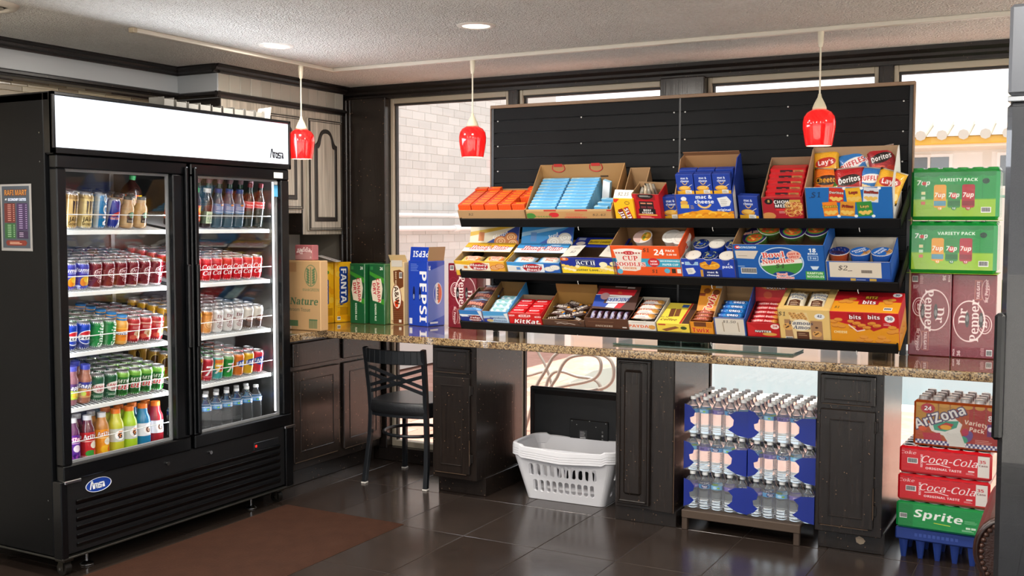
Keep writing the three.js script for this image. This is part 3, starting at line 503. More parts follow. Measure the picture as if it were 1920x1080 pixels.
  mesh('badge', [lathe([[0, 0], [1, 0], [1, 0.003], [0.94, 0.004], [0, 0.004]], 36, { c: '#1c3f9a' }).applyMatrix4(M4(FX - 0.012, 0.375, -3.128, 0, 0, -Math.PI / 2, [0.031, 1, 0.068]))], m.gloss, o);
  mesh('badge_rim', [white(N(new THREE.TorusGeometry(1, 0.035, 6, 36), '#d9dde6')).applyMatrix4(M4(FX - 0.008, 0.375, -3.128, 0, Math.PI / 2, 0, [0.067, 0.030, 0.05]))], m.satin, o);
  word(FX - 0.0065, 0.362, -3.083, 0.032, '#eef2f8', m.plain, o);
  mesh('control_panel', [bx(FX - 0.014, FX - 0.009, 0.335, 0.375, -4.3, -4.11, 0.002, { c: '#15171a' })], m.gloss, o);
  mesh('red_indicator', cbox(0.012, 0.012, 0.002, 0.001, { c: '#ff2020' }).applyMatrix4(M4(FX - 0.0085, 0.357, -4.125, 0, Math.PI / 2, 0)), new THREE.MeshStandardMaterial({ color: '#601010', emissive: '#ff2018', emissiveIntensity: 2 }), o);
  for (const z of [-3.52, -3.795]) mesh('lock', [cyl(0.009, 0.009, 0.012, 16, '#cfcfcf').rotateZ(Math.PI / 2).translate(FX - 0.004, 0.389, z)], m.chrome, o);
  // feet and casters
  for (const z of [-3.14, -4.19]) mesh('levelling_foot', [cyl(0.006, 0.006, 0.08, 10).translate(-3.86, 0.05, z), lathe([[0, 0], [0.028, 0], [0.03, 0.006], [0.012, 0.018], [0, 0.018]], 20).translate(-3.86, 0, z)], m.chrome, o);
  for (const z of [-3.0, -4.36]) { const c = mesh('caster', [cyl(0.03, 0.03, 0.03, 20, '#15130f').rotateX(Math.PI / 2).translate(-3.83, 0.03, z)], m.satin, o); mesh('fork', [bx(-3.86, -3.8, 0.06, 0.09, z - 0.025, z + 0.025, 0.002, { c: '#77726a' }), bx(-3.845, -3.815, 0.02, 0.07, z - 0.021, z - 0.017, 0.001, { c: '#77726a' }), bx(-3.845, -3.815, 0.02, 0.07, z + 0.017, z + 0.021, 0.001, { c: '#77726a' })], m.steel, c); mesh('axle_nut', cyl(0.006, 0.006, 0.05, 8, '#cccccc').rotateX(Math.PI / 2).translate(-3.83, 0.03, z), m.chrome, c); }
  for (const z of [-3.4, -4.0]) mesh('levelling_foot', [cyl(0.006, 0.006, 0.09, 10).translate(-4.45, 0.045, z)], m.chrome, o);
  // doors
  const door = (z0, z1, g0, g1, hz, label) => {  // z0 > z1 ; glass g0 > g1
    const d = mesh('door', [bx(FX - 0.05, FX, 0.425, 0.49, z1, z0, 0.005), bx(FX - 0.05, FX, 1.743, 1.8, z1, z0, 0.005), bx(FX - 0.05, FX, 0.49, 1.743, g0, z0, 0.005), bx(FX - 0.05, FX, 0.49, 1.743, z1, g1, 0.005)], B, o);
    mesh('glass_pane', bx(FX - 0.028, FX - 0.022, 0.49, 1.743, g1, g0, 0, { c: '#ffffff' }), m.glass, d);
    mesh('spacer', [bx(FX - 0.045, FX - 0.03, 0.49, 0.5, g1, g0, 0, { c: '#8b8d8e' }), bx(FX - 0.045, FX - 0.03, 1.733, 1.743, g1, g0, 0, { c: '#8b8d8e' }), bx(FX - 0.045, FX - 0.03, 0.5, 1.733, g0 - 0.008, g0, 0, { c: '#8b8d8e' }), bx(FX - 0.045, FX - 0.03, 0.5, 1.733, g1, g1 + 0.008, 0, { c: '#8b8d8e' })], m.satin, d);
    mesh('handle', [bx(FX, FX + 0.018, 0.5, 1.78, hz - 0.008, hz + 0.008, 0.004), bx(FX + 0.004, FX + 0.028, 0.92, 1.32, hz - 0.011, hz + 0.011, 0.006)], B, d);
    const hy = z0 > -3.6 ? z0 - 0.03 : z1 + 0.03; mesh('hinge_plate', bx(FX - 0.05, FX + 0.006, 0.412, 0.426, hy - 0.055, hy + 0.03, 0.003), m.chrome, d);
    return d;
  };
  door(-2.945, -3.668, -2.993, -3.578, -3.652);
  const d2 = door(-3.692, -4.395, -3.742, -4.332, -3.708);
  mesh('rating_sticker', bx(FX, FX + 0.0012, 1.752, 1.782, -4.345, -4.275, 0, { c: '#cfcfcb' }), m.plain, d2);
  mesh('energy_sticker', [bx(FX - 0.021, FX - 0.0195, 1.655, 1.715, -4.327, -4.298, 0, { c: '#59a9d8' }), bx(FX - 0.021, FX - 0.0195, 1.718, 1.735, -4.325, -4.3, 0, { c: '#dfe3e6' })], m.plain, d2);
  mesh('centre_mullion', bx(FX - 0.12, FX - 0.055, 0.44, 1.83, -3.71, -3.65, 0.003), m.blackSatin, o);
  // light strips beside the doors
  const lm = new THREE.MeshStandardMaterial({ color: '#fff', emissive: '#f4f8ff', emissiveIntensity: 3.2 });
  for (const [z, dz] of [[-2.985, -1], [-3.632, 1], [-3.73, -1], [-4.358, 1]]) {
    const st = mesh('light_strip', bx(FX - 0.085, FX - 0.07, 0.5, 1.8, z - 0.006, z + 0.006, 0.002, { c: '#ffffff' }), lm, o);
    const l = new THREE.RectAreaLight('#f2f6ff', STRIP, 0.014, 1.25); l.position.set(FX - 0.09, 1.15, z + dz * 0.008); l.lookAt(FX - 0.4, 1.15, z + dz * 0.25); l.name = 'lamp'; o.add(l);
  }
  // wire shelves with price rail
  const white_ = '#e4e8e6';
  for (const [za, zb] of [[-2.985, -3.64], [-3.72, -4.36]]) for (const y of [1.484, 1.215, 0.95, 0.708]) {   // gravity-feed: they rise to the back
    const gs = [bx(FX - 0.118, FX - 0.108, y - 0.02, y - 0.001, zb, za, 0.002, { c: white_ })];
    for (let z = za - 0.015; z > zb; z -= 0.022) gs.push(bx(-0.6, 0, -0.005, -0.001, -0.002, 0.002, 0, { c: white_ }).applyMatrix4(M4(FX - 0.115, y, z, 0, 0, -SLOPE)));
    for (const x of [-0.55, -0.3]) gs.push(bx(x, x + 0.006, -0.011, -0.005, zb, za, 0, { c: white_ }).applyMatrix4(M4(FX - 0.115, y, 0, 0, 0, -SLOPE)));
    const sh = mesh('wire_shelf', gs, m.satin, o);
    mesh('guard_wire', [bar([FX - 0.1, y + 0.068, za], [FX - 0.1, y + 0.068, zb], 0.0022, white_, 6)], m.satin, sh);
  }
  mesh('floor_guard_wire', [bar([FX - 0.1, 0.56, -2.985], [FX - 0.1, 0.56, -3.64], 0.002, white_, 6)], m.satin, o);
}
{ // price list taped to the near side of the cooler
  const reg = region(150, 210, '#55606e', (c, w, h) => {
    R(c, 0, 0, w, h, '#3c444e'); T(c, 'RAFI MART', w / 2, 22, 25, '#b07a34', { stroke: '#4a180c', lw: 4, sx: 0.95 }); T(c, 'AT', 22, 45, 9, '#fff'); T(c, 'ECONOMY SUITES', w / 2 + 8, 45, 13, '#e8eef6', { stroke: '#28406a', lw: 3, sx: 0.9 });
    R(c, 12, 58, 60, 66, '#5f1f1a'); R(c, 12, 126, 60, 52, '#25542a'); R(c, 80, 58, 60, 92, '#352048'); R(c, 80, 152, 60, 26, '#2c1a3a');
    for (let i = 0; i < 9; i++) { SMALL(c, 30, 63 + i * 6.6, 24, 1, '#e8c0b0'); R(c, 60, 63 + i * 6.6, 7, 1.6, '#e8c0b0'); }
    for (let i = 0; i < 7; i++) { SMALL(c, 28, 132 + i * 6.4, 26, 1, '#c4e4bc'); R(c, 60, 132 + i * 6.4, 7, 1.6, '#c4e4bc'); }
    for (let i = 0; i < 12; i++) { SMALL(c, 92, 64 + i * 7, 26, 1, '#d8c8ec'); R(c, 128, 64 + i * 7, 7, 1.6, '#d8c8ec'); }
    for (let i = 0; i < 3; i++) SMALL(c, 92, 158 + i * 6, 30, 1, '#e4d2e8');
    PG(c, [[24, 184], [126, 184], [134, 192], [126, 202], [24, 202], [16, 192]], '#6f2417'); SMALL(c, 38, 190, 72, 2, '#f4d8b8', 5);
  });
  const p = thing('price_list_poster', 'small price list poster taped on the black cooler side', 'poster', [-3.99, 1.538, FZ]);
  mesh('sheet', cbox(0.2, 0.283, 0.0015, 0, { c: '#8f8d8b' }).translate(0, 0, 0.0012), m.paper, p);
  mesh('print', cbox(0.176, 0.262, 0.0008, 0, { c: '#556', faces: { pz: reg } }).translate(0, 0.002, 0.0024), m.paper, p);
}
{ // row of clear plastic bins on the cooler
  let k = 0; const cm = phy({ color: '#bdbbb6', roughness: 0.3, transmission: 0.7, thickness: 0, vertexColors: true });
  for (let z = -3.62; z > -4.3; z -= 0.078) {
    const w = rr(0.06, 0.07), h = rr(0.036, 0.05);
    solo('plastic_bin', [bx(-0.05, 0.05, 0, 0.002, -w / 2, w / 2, 0, { c: '#fff' }), bx(-0.05, 0.05, 0, h, -w / 2, -w / 2 + 0.002, 0, { c: '#fff' }), bx(-0.05, 0.05, 0, h, w / 2 - 0.002, w / 2, 0, { c: '#fff' }), bx(0.048, 0.05, 0, h * 0.8, -w / 2, w / 2, 0, { c: '#fff' }), bx(-0.05, -0.048, 0, h, -w / 2, w / 2, 0, { c: '#fff' })], cm, 'clear plastic bin on top of the cooler, ' + ORD[k] + ' from the left', 'bin', 'clear bins on the cooler').position.set(-3.86, 2.059, z);
    k++;
  }
  const fl = solo('paper_flyer', ext([[0, 0], [0.09, 0], [0.1, 0.07], [0.02, 0.055]], 0.002, { c: '#d8d2c6' }), m.plain, 'creased white flyer standing on the cooler near the cabinets', 'paper'); fl.position.set(-3.84, 2.059, -4.24); fl.rotation.y = 1.35;
}
// ---------------------------------------------------------------- anti-fatigue mat
{
  const g = new THREE.BufferGeometry(), X0 = -3.745, X1 = -2.975, Z0 = -4.335, Z1 = -2.4, e = 0.05, h = 0.02, P = [[X0, 0.001, Z0], [X1, 0.001, Z0], [X1, 0.001, Z1], [X0, 0.001, Z1], [X0 + e, h, Z0 + e], [X1 - e, h, Z0 + e], [X1 - e, h, Z1 - e], [X0 + e, h, Z1 - e]];
  const q = [[4, 7, 6, 5], [0, 4, 5, 1], [1, 5, 6, 2], [2, 6, 7, 3], [3, 7, 4, 0], [0, 1, 2, 3]], pos = []; for (const f of q) for (const i of [0, 1, 2, 0, 2, 3]) pos.push(...P[f[i]]);
  g.setAttribute('position', new THREE.Float32BufferAttribute(pos, 3)); g.computeVertexNormals();
  solo('floor_mat', mUV(N(g)), phy({ specularIntensity: 0.25, map: tex(256, 0.5, (u, v) => mixc([50, 30, 21], [61, 38, 27], vn(u, v, 10, 101) * 0.6 + vn(u, v, 90, 102) * 0.4)), bumpMap: leatherBump, bumpScale: 0.0008, roughness: 0.8 }), 'thick brown rubber floor mat lying before the drinks cooler', 'mat');
}
// ---------------------------------------------------------------- can and bottle prints
const cn = (bg, draw) => region(104, 124, bg, draw);
const vert = (c, w, h, f) => { c.save(); turnCCW(c, w, h); f(c, h, w); c.restore(); };
const fruit = (c, x, y, r, f, g) => { E(c, x, y, r, r * 0.9, f); E(c, x - r * 0.3, y - r * 0.25, r * 0.4, r * 0.3, g); };
const cp = {
  cola: cn('#c8101e', (c, w, h) => { T(c, 'Coca', w / 2, 44, 36, '#fff', { font: 'serif', skew: -0.3, rot: -0.12 }); T(c, 'Cola', w / 2 + 4, 78, 36, '#fff', { font: 'serif', skew: -0.3, rot: -0.12 }); LN(c, [[10, 62], [40, 58], [90, 50]], '#fff', 3); R(c, 0, 112, w, 3, '#8c0a14'); }),
  pepper: cn('#6f1320', (c, w, h) => { vert(c, w, h, (k) => T(k, 'TAILGATE', 62, 12, 12, '#c98a8a')); EO(c, 60, 50, 30, 24, '#f1dcdc', 3); T(c, 'Dr', 46, 42, 22, '#f4e6e6', { font: 'serif' }); T(c, 'Pepper', 62, 60, 19, '#f4e6e6', { font: 'serif', sx: 0.9 }); EO(c, 62, 88, 14, 11, '#e4c8c8', 2); T(c, '23', 62, 89, 12, '#f1dede'); R(c, 0, 118, w, 4, '#ead6d6'); }),
  dietpepper: cn('#dcdcda', (c, w, h) => { T(c, 'Dr', 44, 32, 28, '#6a1522', { font: 'serif' }); T(c, 'Pepper', 54, 60, 26, '#6a1522', { font: 'serif', sx: 0.95 }); EO(c, 54, 90, 20, 12, '#6a1522', 2); T(c, 'Diet', 54, 91, 14, '#6a1522', { font: 'serif', skew: -0.2 }); }),
  jumex: cn('#3b40a6', (c, w, h) => { T(c, 'Jumex', w / 2, 28, 27, '#fff', { skew: -0.1 }); R(c, 34, 42, 38, 2, '#dfe6ff'); E(c, 60, 84, 27, 24, '#f0b412'); E(c, 46, 92, 14, 18, '#e88a1a'); E(c, 64, 78, 16, 14, '#f7d23a'); E(c, 24, 112, 12, 6, '#c9d4f4'); }),
  pepsi: cn('#1541b4', (c, w, h) => { R(c, 0, 92, w, 32, '#172a78'); E(c, w / 2, 66, 42, 36, '#ffffff'); c.save(); c.beginPath(); c.ellipse(w / 2, 66, 38, 32, 0, 0, 7); c.clip(); R(c, 0, 20, w, 34, '#c9202c'); R(c, 0, 54, w, 26, '#f4f6f8'); R(c, 0, 80, w, 40, '#1d3fae'); c.restore(); T(c, 'PEPSI', w / 2, 67, 23, '#14161c', { sx: 1.1 }); }),
  sprite: cn('#13893f', (c, w, h) => { R(c, 0, 0, w, 18, '#0f7436'); vert(c, w, h, (k) => T(k, 'Sprite', 62, 62, 42, '#f2fff2', { font: 'serif', skew: -0.25 })); }),
  peach: cn('#b3202a', (c, w, h) => { R(c, 0, 22, w, 8, '#e4b0a0'); SMALL(c, 24, 38, 56, 3, '#f6ded0', 5); E(c, 58, 80, 26, 24, '#e9c6a4'); E(c, 58, 80, 12, 12, '#b98a5a'); E(c, 30, 96, 16, 12, '#d9604a'); R(c, 0, 112, w, 12, '#8c1720'); }),
  ginger: cn('#1f5a38', (c, w, h) => { E(c, 52, 60, 40, 26, '#e8e2d6'); E(c, 52, 60, 37, 23, '#f2eee6'); T(c, 'CANADA', 52, 52, 17, '#b0182a', { sx: 1.05 }); T(c, 'DRY', 52, 69, 18, '#b0182a'); R(c, 14, 94, 76, 3, '#8fc0a0'); T(c, 'GINGER ALE', 52, 104, 10, '#d8ecd8'); }),
  dew: cn('#2f7f2c', (c, w, h) => { PG(c, [[0, 60], [104, 20], [104, 100], [0, 120]], '#1f5d22'); R(c, 0, 0, w, 22, '#7fb94a'); T(c, 'MTN', 42, 44, 26, '#e8f4e0', { skew: -0.2, stroke: '#14401a', lw: 5 }); T(c, 'DEW', 56, 76, 36, '#d8262a', { skew: -0.2, stroke: '#f2f4ee', lw: 6 }); }),
  energyGreen: cn('#14201a', (c, w, h) => { for (const x of [34, 50, 66]) PG(c, [[x, 26], [x + 11, 30], [x + 7, 88], [x + 2, 76]], '#57c83e'); T(c, 'MONSTER', 54, 104, 15, '#dfe8e0'); }),
  java: cn('#b99a5e', (c, w, h) => { R(c, 0, 0, w, 16, '#8a6c3c'); for (const x of [36, 50, 64]) PG(c, [[x, 20], [x + 10, 24], [x + 6, 76], [x + 2, 66]], '#3a2a16'); T(c, 'JAVA', 54, 92, 24, '#2d2012', { sx: 1.05 }); T(c, 'MONSTER', 54, 110, 13, '#3a2a16'); }),
  javaPale: cn('#d2bd7e', (c, w, h) => { R(c, 0, 0, w, 14, '#a88f58'); for (const x of [36, 50, 64]) PG(c, [[x, 20], [x + 10, 24], [x + 6, 76], [x + 2, 66]], '#4a3a1c'); T(c, 'JAVA', 54, 92, 24, '#33270f', { sx: 1.05 }); T(c, 'MONSTER', 54, 110, 13, '#453417'); }),
  nos: cn('#1276ae', (c, w, h) => { R(c, 0, 0, 26, h, '#a8b6be'); vert(c, w, h, (k) => T(k, 'NOS', 62, 66, 52, '#f2f8fa', { sx: 1.1, skew: -0.15, stroke: '#0c4a72', lw: 4 })); }),
  bull: cn('#1b2f8e', (c, w, h) => { PG(c, [[0, 0], [26, 0], [6, 124], [0, 124]], '#c4cad4'); PG(c, [[104, 30], [104, 124], [50, 124]], '#b9c0cc'); E(c, 52, 62, 24, 8, '#c5302c', -0.4); T(c, 'Red Bull', 52, 82, 14, '#c5302c', { stroke: '#e8ebf0', lw: 2 }); }),
  mango: cn('#d9a51c', (c, w, h) => { fruit(c, 56, 76, 30, '#f2d23a', '#fbe98a'); T(c, 'Jumex', 52, 30, 24, '#27388e', { skew: -0.1 }); }),
  orangeCan: cn('#d99248', (c, w, h) => { fruit(c, 56, 72, 32, '#e9b478', '#f6d8a8'); EO(c, 56, 72, 24, 24, '#b96a22', 3); R(c, 0, 0, w, 20, '#b8762e'); }),
  root: cn('#d8d2c8', (c, w, h) => { R(c, 0, 74, w, 50, '#3a2420'); E(c, 54, 66, 34, 20, '#6a3a28'); T(c, 'A&W', 54, 66, 22, '#f4ece0', { skew: -0.15 }); }),
  sevenRed: cn('#ad1f2e', (c, w, h) => { T(c, '7', 40, 66, 80, '#f4f1ec', { skew: -0.2 }); T(c, 'up', 80, 52, 28, '#f4f1ec', { skew: -0.2 }); R(c, 0, 96, w, 8, '#d4606a'); }),
  sevenTrop: cn('#46a8a0', (c, w, h) => { E(c, 58, 46, 36, 38, '#f0c23a'); R(c, 22, 8, 74, 22, '#e07a34'); T(c, '7', 42, 66, 72, '#f6f4ee', { skew: -0.2 }); E(c, 66, 62, 16, 16, '#c6302a'); }),
  sevenGreen: cn('#1f8a33', (c, w, h) => { T(c, '7', 42, 66, 76, '#f4f6ee', { skew: -0.2 }); E(c, 66, 56, 17, 17, '#b92a2a'); R(c, 0, 96, w, 28, '#2aa03c'); }),
  fantaO: cn('#e0761a', (c, w, h) => { E(c, 58, 52, 40, 22, '#1e3f9a'); T(c, 'FANTA', 58, 50, 26, '#fff', { rot: -0.1, stroke: '#1a2f7c', lw: 4 }); }),
  fantaY: cn('#dfb418', (c, w, h) => { E(c, 58, 52, 40, 22, '#1e3f9a'); T(c, 'FANTA', 58, 50, 26, '#fff', { rot: -0.1, stroke: '#1a2f7c', lw: 4 }); }),
  fantaR: cn('#c9283a', (c, w, h) => { E(c, 56, 52, 42, 26, '#27459a'); T(c, 'FANTA', 56, 48, 27, '#eef2fa', { rot: -0.1, stroke: '#1a2f7c', lw: 4 }); }),
  gold: cn('#a87a2a', (c, w, h) => { E(c, 58, 40, 24, 26, '#5a3a14'); EO(c, 58, 40, 24, 26, '#e8c25a', 4); R(c, 0, 74, w, 50, '#c9b02a'); E(c, 58, 88, 22, 10, '#e86a2a'); }),
};
const bp = {
  frap: region(104, 70, '#c2a070', (c, w, h) => { E(c, 60, 34, 26, 26, '#3a2a1a'); E(c, 60, 24, 15, 15, '#5f8f6c'); R(c, 36, 44, 48, 18, '#2a1c12'); SMALL(c, 42, 50, 36, 2, '#e8dcc8', 5); }),
  sunny: region(104, 80, '#e88a24', (c, w, h) => { T(c, 'SUNNY D', 58, 34, 24, '#fff', { stroke: '#2a3a7a', lw: 4 }); SMALL(c, 36, 54, 44, 1, '#5a2a10'); R(c, 0, 0, w, 8, '#f2b43a'); }),
  snapple: region(104, 70, '#a8c83e', (c, w, h) => { R(c, 0, 0, w, 30, '#5b3a6e'); T(c, 'Snapple', 54, 18, 24, '#fff', { skew: -0.2, stroke: '#3a2a6a', lw: 4 }); E(c, 60, 52, 18, 13, '#e8c23a'); E(c, 30, 54, 10, 9, '#7fae2a'); }),
  snapple2: region(104, 70, '#c89a5e', (c, w, h) => { R(c, 0, 0, w, 28, '#3a3a8a'); T(c, 'Snapple', 54, 17, 24, '#fff', { skew: -0.2, stroke: '#2a2a6a', lw: 4 }); E(c, 60, 50, 20, 14, '#d8602a'); E(c, 34, 52, 12, 10, '#b8c84a'); }),
  ariP: region(104, 110, '#5a2a8c', (c, w, h) => { T(c, 'AriZona', 56, 20, 25, '#fff', { stroke: '#d84a8a', lw: 4 }); E(c, 58, 60, 18, 16, '#f0e0ea'); for (let i = 0; i < 9; i++) E(c, 14 + i * 11, 92 + (i % 3) * 5, 9, 9, i % 2 ? '#3a1a6a' : '#8a3aa0'); R(c, 0, 34, w, 4, '#e0b0d8'); }),
  ariR: region(104, 110, '#c02428', (c, w, h) => { T(c, 'AriZona', 56, 20, 25, '#fff', { stroke: '#7a1216', lw: 4 }); E(c, 58, 58, 18, 16, '#f2ead8'); R(c, 0, 38, w, 4, '#f0c0b0'); E(c, 40, 94, 24, 14, '#3f9a3a'); E(c, 76, 94, 20, 14, '#d84a3a'); for (let i = 0; i < 26; i++) R(c, i * 4, 104 + (i % 2) * 3, 4, 3, '#f4e4d8'); }),
  ariO: region(104, 110, '#e8931c', (c, w, h) => { T(c, 'AriZona', 56, 20, 25, '#fff', { stroke: '#b04a10', lw: 4 }); E(c, 58, 56, 18, 16, '#f2ead8'); E(c, 44, 90, 22, 18, '#f0b82a'); E(c, 76, 92, 20, 16, '#d8601a'); R(c, 0, 36, w, 4, '#f8dca0'); }),
  gator: region(104, 60, '#c9cec4', (c, w, h) => { E(c, 56, 30, 25, 23, '#ffffff'); PG(c, [[48, 12], [70, 12], [56, 28], [68, 28], [46, 50], [52, 33], [42, 33]], '#e87a1a'); T(c, 'G', 55, 32, 33, '#30343a'); }),
  gatorW: region(104, 60, '#e8eaf0', (c, w, h) => { E(c, 56, 30, 25, 23, '#ffffff'); T(c, 'G', 55, 32, 36, '#4a4a52', { stroke: '#e87a1a', lw: 3 }); }),
  pure: region(104, 34, '#3d86c6', (c, w, h) => { R(c, 0, 0, w, 5, '#d8e8f4'); R(c, 60, 5, 44, 29, '#2a4a9a'); E(c, 60, 19, 13, 13, '#e8f0f8'); T(c, 'Pure', 60, 19, 13, '#2a3a7a'); E(c, 20, 18, 11, 9, '#7fb8e0'); E(c, 40, 20, 7, 7, '#8ac24a'); }),
  sodaLabel: region(104, 60, '#cf2430', (c, w, h) => { R(c, 8, 4, w - 16, h - 8, '#d8303a'); c.strokeStyle = '#f4dcdc'; c.lineWidth = 3; c.strokeRect(7, 5, w - 14, h - 10); T(c, 'Coca-Cola', 54, 30, 20, '#fff', { font: 'serif', skew: -0.3 }); }),
  teaO: region(104, 80, '#e85f1c', (c, w, h) => { E(c, 72, 20, 22, 20, '#f2c022'); R(c, 0, 44, w, 36, '#e05014'); SMALL(c, 26, 66, 50, 2, '#fff2d8', 5); }),
  pureLeaf: region(104, 70, '#bfd0b0', (c, w, h) => { R(c, 0, 0, 40, h, '#3a4a38'); T(c, 'PURE', 70, 20, 18, '#2f5a3a', { font: 'serif' }); T(c, 'LEAF', 70, 40, 18, '#2f5a3a', { font: 'serif' }); R(c, 44, 54, 54, 3, '#5a7a5a'); }),
  blueLab: region(104, 70, '#4a7aa8', (c, w, h) => { SMALL(c, 22, 20, 64, 4, '#dce8f2', 7); E(c, 54, 8, 10, 7, '#c07a2a'); R(c, 20, 56, 66, 4, '#c8d4e4'); }),
};
// ---------------------------------------------------------------- shapes
const canParts = (reg, h = 0.122, r = 0.033) => [
  ['body', lathe([[0, 0.006], [r * 0.66, 0.005], [r * 0.74, 0.0], [r * 0.8, 0.001], [r, 0.013], [r, h - 0.02], [r * 0.93, h - 0.011], [r * 0.8, h - 0.0035]], 20, { reg, y0: 0.006, y1: h - 0.008, c: '#b9bbbd' }), m.can],
  ['lid', lathe([[r * 0.8, h - 0.0035], [r * 0.815, h - 0.0005], [r * 0.8, h + 0.0005], [r * 0.77, h - 0.0005], [r * 0.74, h - 0.006], [0, h - 0.0055]], 20), m.lid]];
const bottle = (o) => {                   // o: prof fractions handled by kinds
  const { h, r, body, cap, reg, y0, y1, neck = 0.013, shoulder = 0.62, waist = 0, mat } = o;
  const P = [[0, 0.004], [r * 0.7, 0.0], [r * 0.94, 0.004], [r, 0.012], [r, y0 || h * 0.3], [r * (1 - waist), ((y0 || h * 0.3) + (y1 || h * 0.5)) / 2], [r, y1 || h * 0.5], [r, h * shoulder], [r * 0.93, h * (shoulder + 0.07)], [r * 0.68, h * (shoulder + 0.16)], [neck * 1.15, h * (shoulder + 0.25)], [neck, h * 0.93], [neck, h - 0.016]];
  const out = [['body', lathe(P, 20, { c: body }), mat || m.gloss]];
  if (reg) out.push(['wrap_label', lathe([[r + 0.0006, y0], [r * (1 - waist) + 0.0006, (y0 + y1) / 2], [r + 0.0006, y1]], 20, { reg, y0, y1, c: '#fff' }), m.gloss]);
  const cr = o.capR || neck * 1.18; out.push(['cap', lathe([[cr, h - 0.022], [cr, h - 0.002], [cr * 0.92, h], [0, h]], 18, { c: cap }), m.satin]);
  return out;
};
const kinds = {};
function kind(key, name, label, parts, category) { kinds[key] = { name, label, short: label.split(' with ')[0], parts, category }; }
const can = (key, label, h, r) => kind(key, 'drink_can', label, () => canParts(cp[key], h, r), 'can');
can('cola', 'red cola can with white script'); can('pepper', 'maroon spiced soda can'); can('dietpepper', 'white diet soda can with maroon lettering'); can('jumex', 'violet blue juice can with yellow fruit');
can('pepsi', 'blue cola can with red and white badge'); can('sprite', 'green lemon-lime can with white script'); can('peach', 'red peach drink can'); can('ginger', 'dark green ginger ale can'); can('dew', 'green citrus soda can with red letters');
can('energyGreen', 'black energy drink can with green claw mark', 0.157); can('java', 'bronze coffee energy can', 0.157); can('javaPale', 'pale gold coffee energy can', 0.157); can('nos', 'blue and silver energy can', 0.157, 0.031); can('bull', 'blue and silver slim energy can', 0.135, 0.03);
can('mango', 'yellow mango juice can'); can('orangeCan', 'pale orange soda can'); can('root', 'white and brown root beer can'); can('sevenRed', 'cherry red lemon-lime can'); can('sevenTrop', 'teal and yellow tropical lemon-lime can'); can('sevenGreen', 'green lemon-lime can with red dot'); can('fantaO', 'orange fruit soda can'); can('fantaY', 'yellow fruit soda can'); can('fantaR', 'strawberry red fruit soda can'); can('gold', 'gold and lime drink can', 0.135);
kind('frap', 'coffee_bottle', 'small glass bottle of tan iced coffee', () => bottle({ h: 0.145, r: 0.031, body: '#b8966a', cap: '#3a3a38', reg: bp.frap, y0: 0.02, y1: 0.085, neck: 0.02, capR: 0.021, shoulder: 0.62 }), 'bottle');
kind('bigTea', 'tea_bottle', 'large dark tea bottle with orange label and green cap', () => bottle({ h: 0.23, r: 0.05, body: '#2c120c', cap: '#2f9a56', reg: bp.teaO, y0: 0.06, y1: 0.14 }), 'bottle');
kind('sunny', 'juice_bottle', 'orange juice bottle with bright blue cap', () => bottle({ h: 0.135, r: 0.032, body: '#dca046', cap: '#1f7fc4', reg: bp.sunny, y0: 0.02, y1: 0.08, neck: 0.022, capR: 0.024, shoulder: 0.68 }), 'bottle');
kind('snapple', 'tea_bottle', 'glass fruit tea bottle with lime label and purple cap', () => bottle({ h: 0.175, r: 0.033, body: '#8a5a62', cap: '#4a4fb0', reg: bp.snapple, y0: 0.03, y1: 0.1, neck: 0.019, capR: 0.021, shoulder: 0.6 }), 'bottle');
kind('snapple2', 'tea_bottle', 'glass fruit tea bottle with tan label and purple cap', () => bottle({ h: 0.175, r: 0.033, body: '#97604a', cap: '#3f48a8', reg: bp.snapple2, y0: 0.03, y1: 0.1, neck: 0.019, capR: 0.021, shoulder: 0.6 }), 'bottle');
for (const [k, c, n] of [['ariP', '#5a2350', 'purple'], ['ariR', '#5c1f2c', 'red'], ['ariO', '#b97a34', 'orange']]) kind(k, 'juice_bottle', n + ' labelled iced tea bottle with white cap', () => bottle({ h: 0.2, r: 0.032, body: c, cap: '#d8dadc', reg: bp[k], y0: 0.015, y1: 0.125, neck: 0.016, capR: 0.019, shoulder: 0.65 }), 'bottle');
for (const [k, c, n] of [['gatY', '#c2c235', 'yellow'], ['gatL', '#a9cf2c', 'lime'], ['gatB', '#2079a8', 'blue'], ['gatR', '#a5232f', 'red']]) kind(k, 'sports_drink_bottle', n + ' sports drink bottle with orange cap', () => bottle({ h: 0.205, r: 0.036, body: c, cap: '#ec7a22', reg: k === 'gatY' || k === 'gatL' ? bp.gator : bp.gatorW, y0: 0.055, y1: 0.115, neck: 0.02, capR: 0.0225, waist: 0.04, shoulder: 0.62 }), 'bottle');
const ridged = (h, r) => { const P = [[0, 0.005], [r * 0.72, 0], [r * 0.95, 0.005]]; for (let i = 0; i < 9; i++) { const y = 0.012 + i * h * 0.055; P.push([r, y], [r * 0.945, y + h * 0.0275]); } P.push([r, h * 0.55], [r, h * 0.66], [r * 0.9, h * 0.72], [r * 0.62, h * 0.81], [0.0135, h * 0.88], [0.0125, h - 0.014]); return P; };
kind('water', 'water_bottle', 'clear water bottle with blue label and white cap', () => [['body', lathe(ridged(0.19, 0.0315), 18, { c: '#ffffff' }), m.water], ['wrap_label', lathe([[0.0322, 0.106], [0.0322, 0.128]], 18, { reg: bp.pure, y0: 0.106, y1: 0.128, c: '#fff' }), m.gloss], ['cap', lathe([[0.0145, 0.176], [0.0145, 0.189], [0.013, 0.191], [0, 0.191]], 14, { c: '#eef1f2' }), m.satin]], 'bottle');
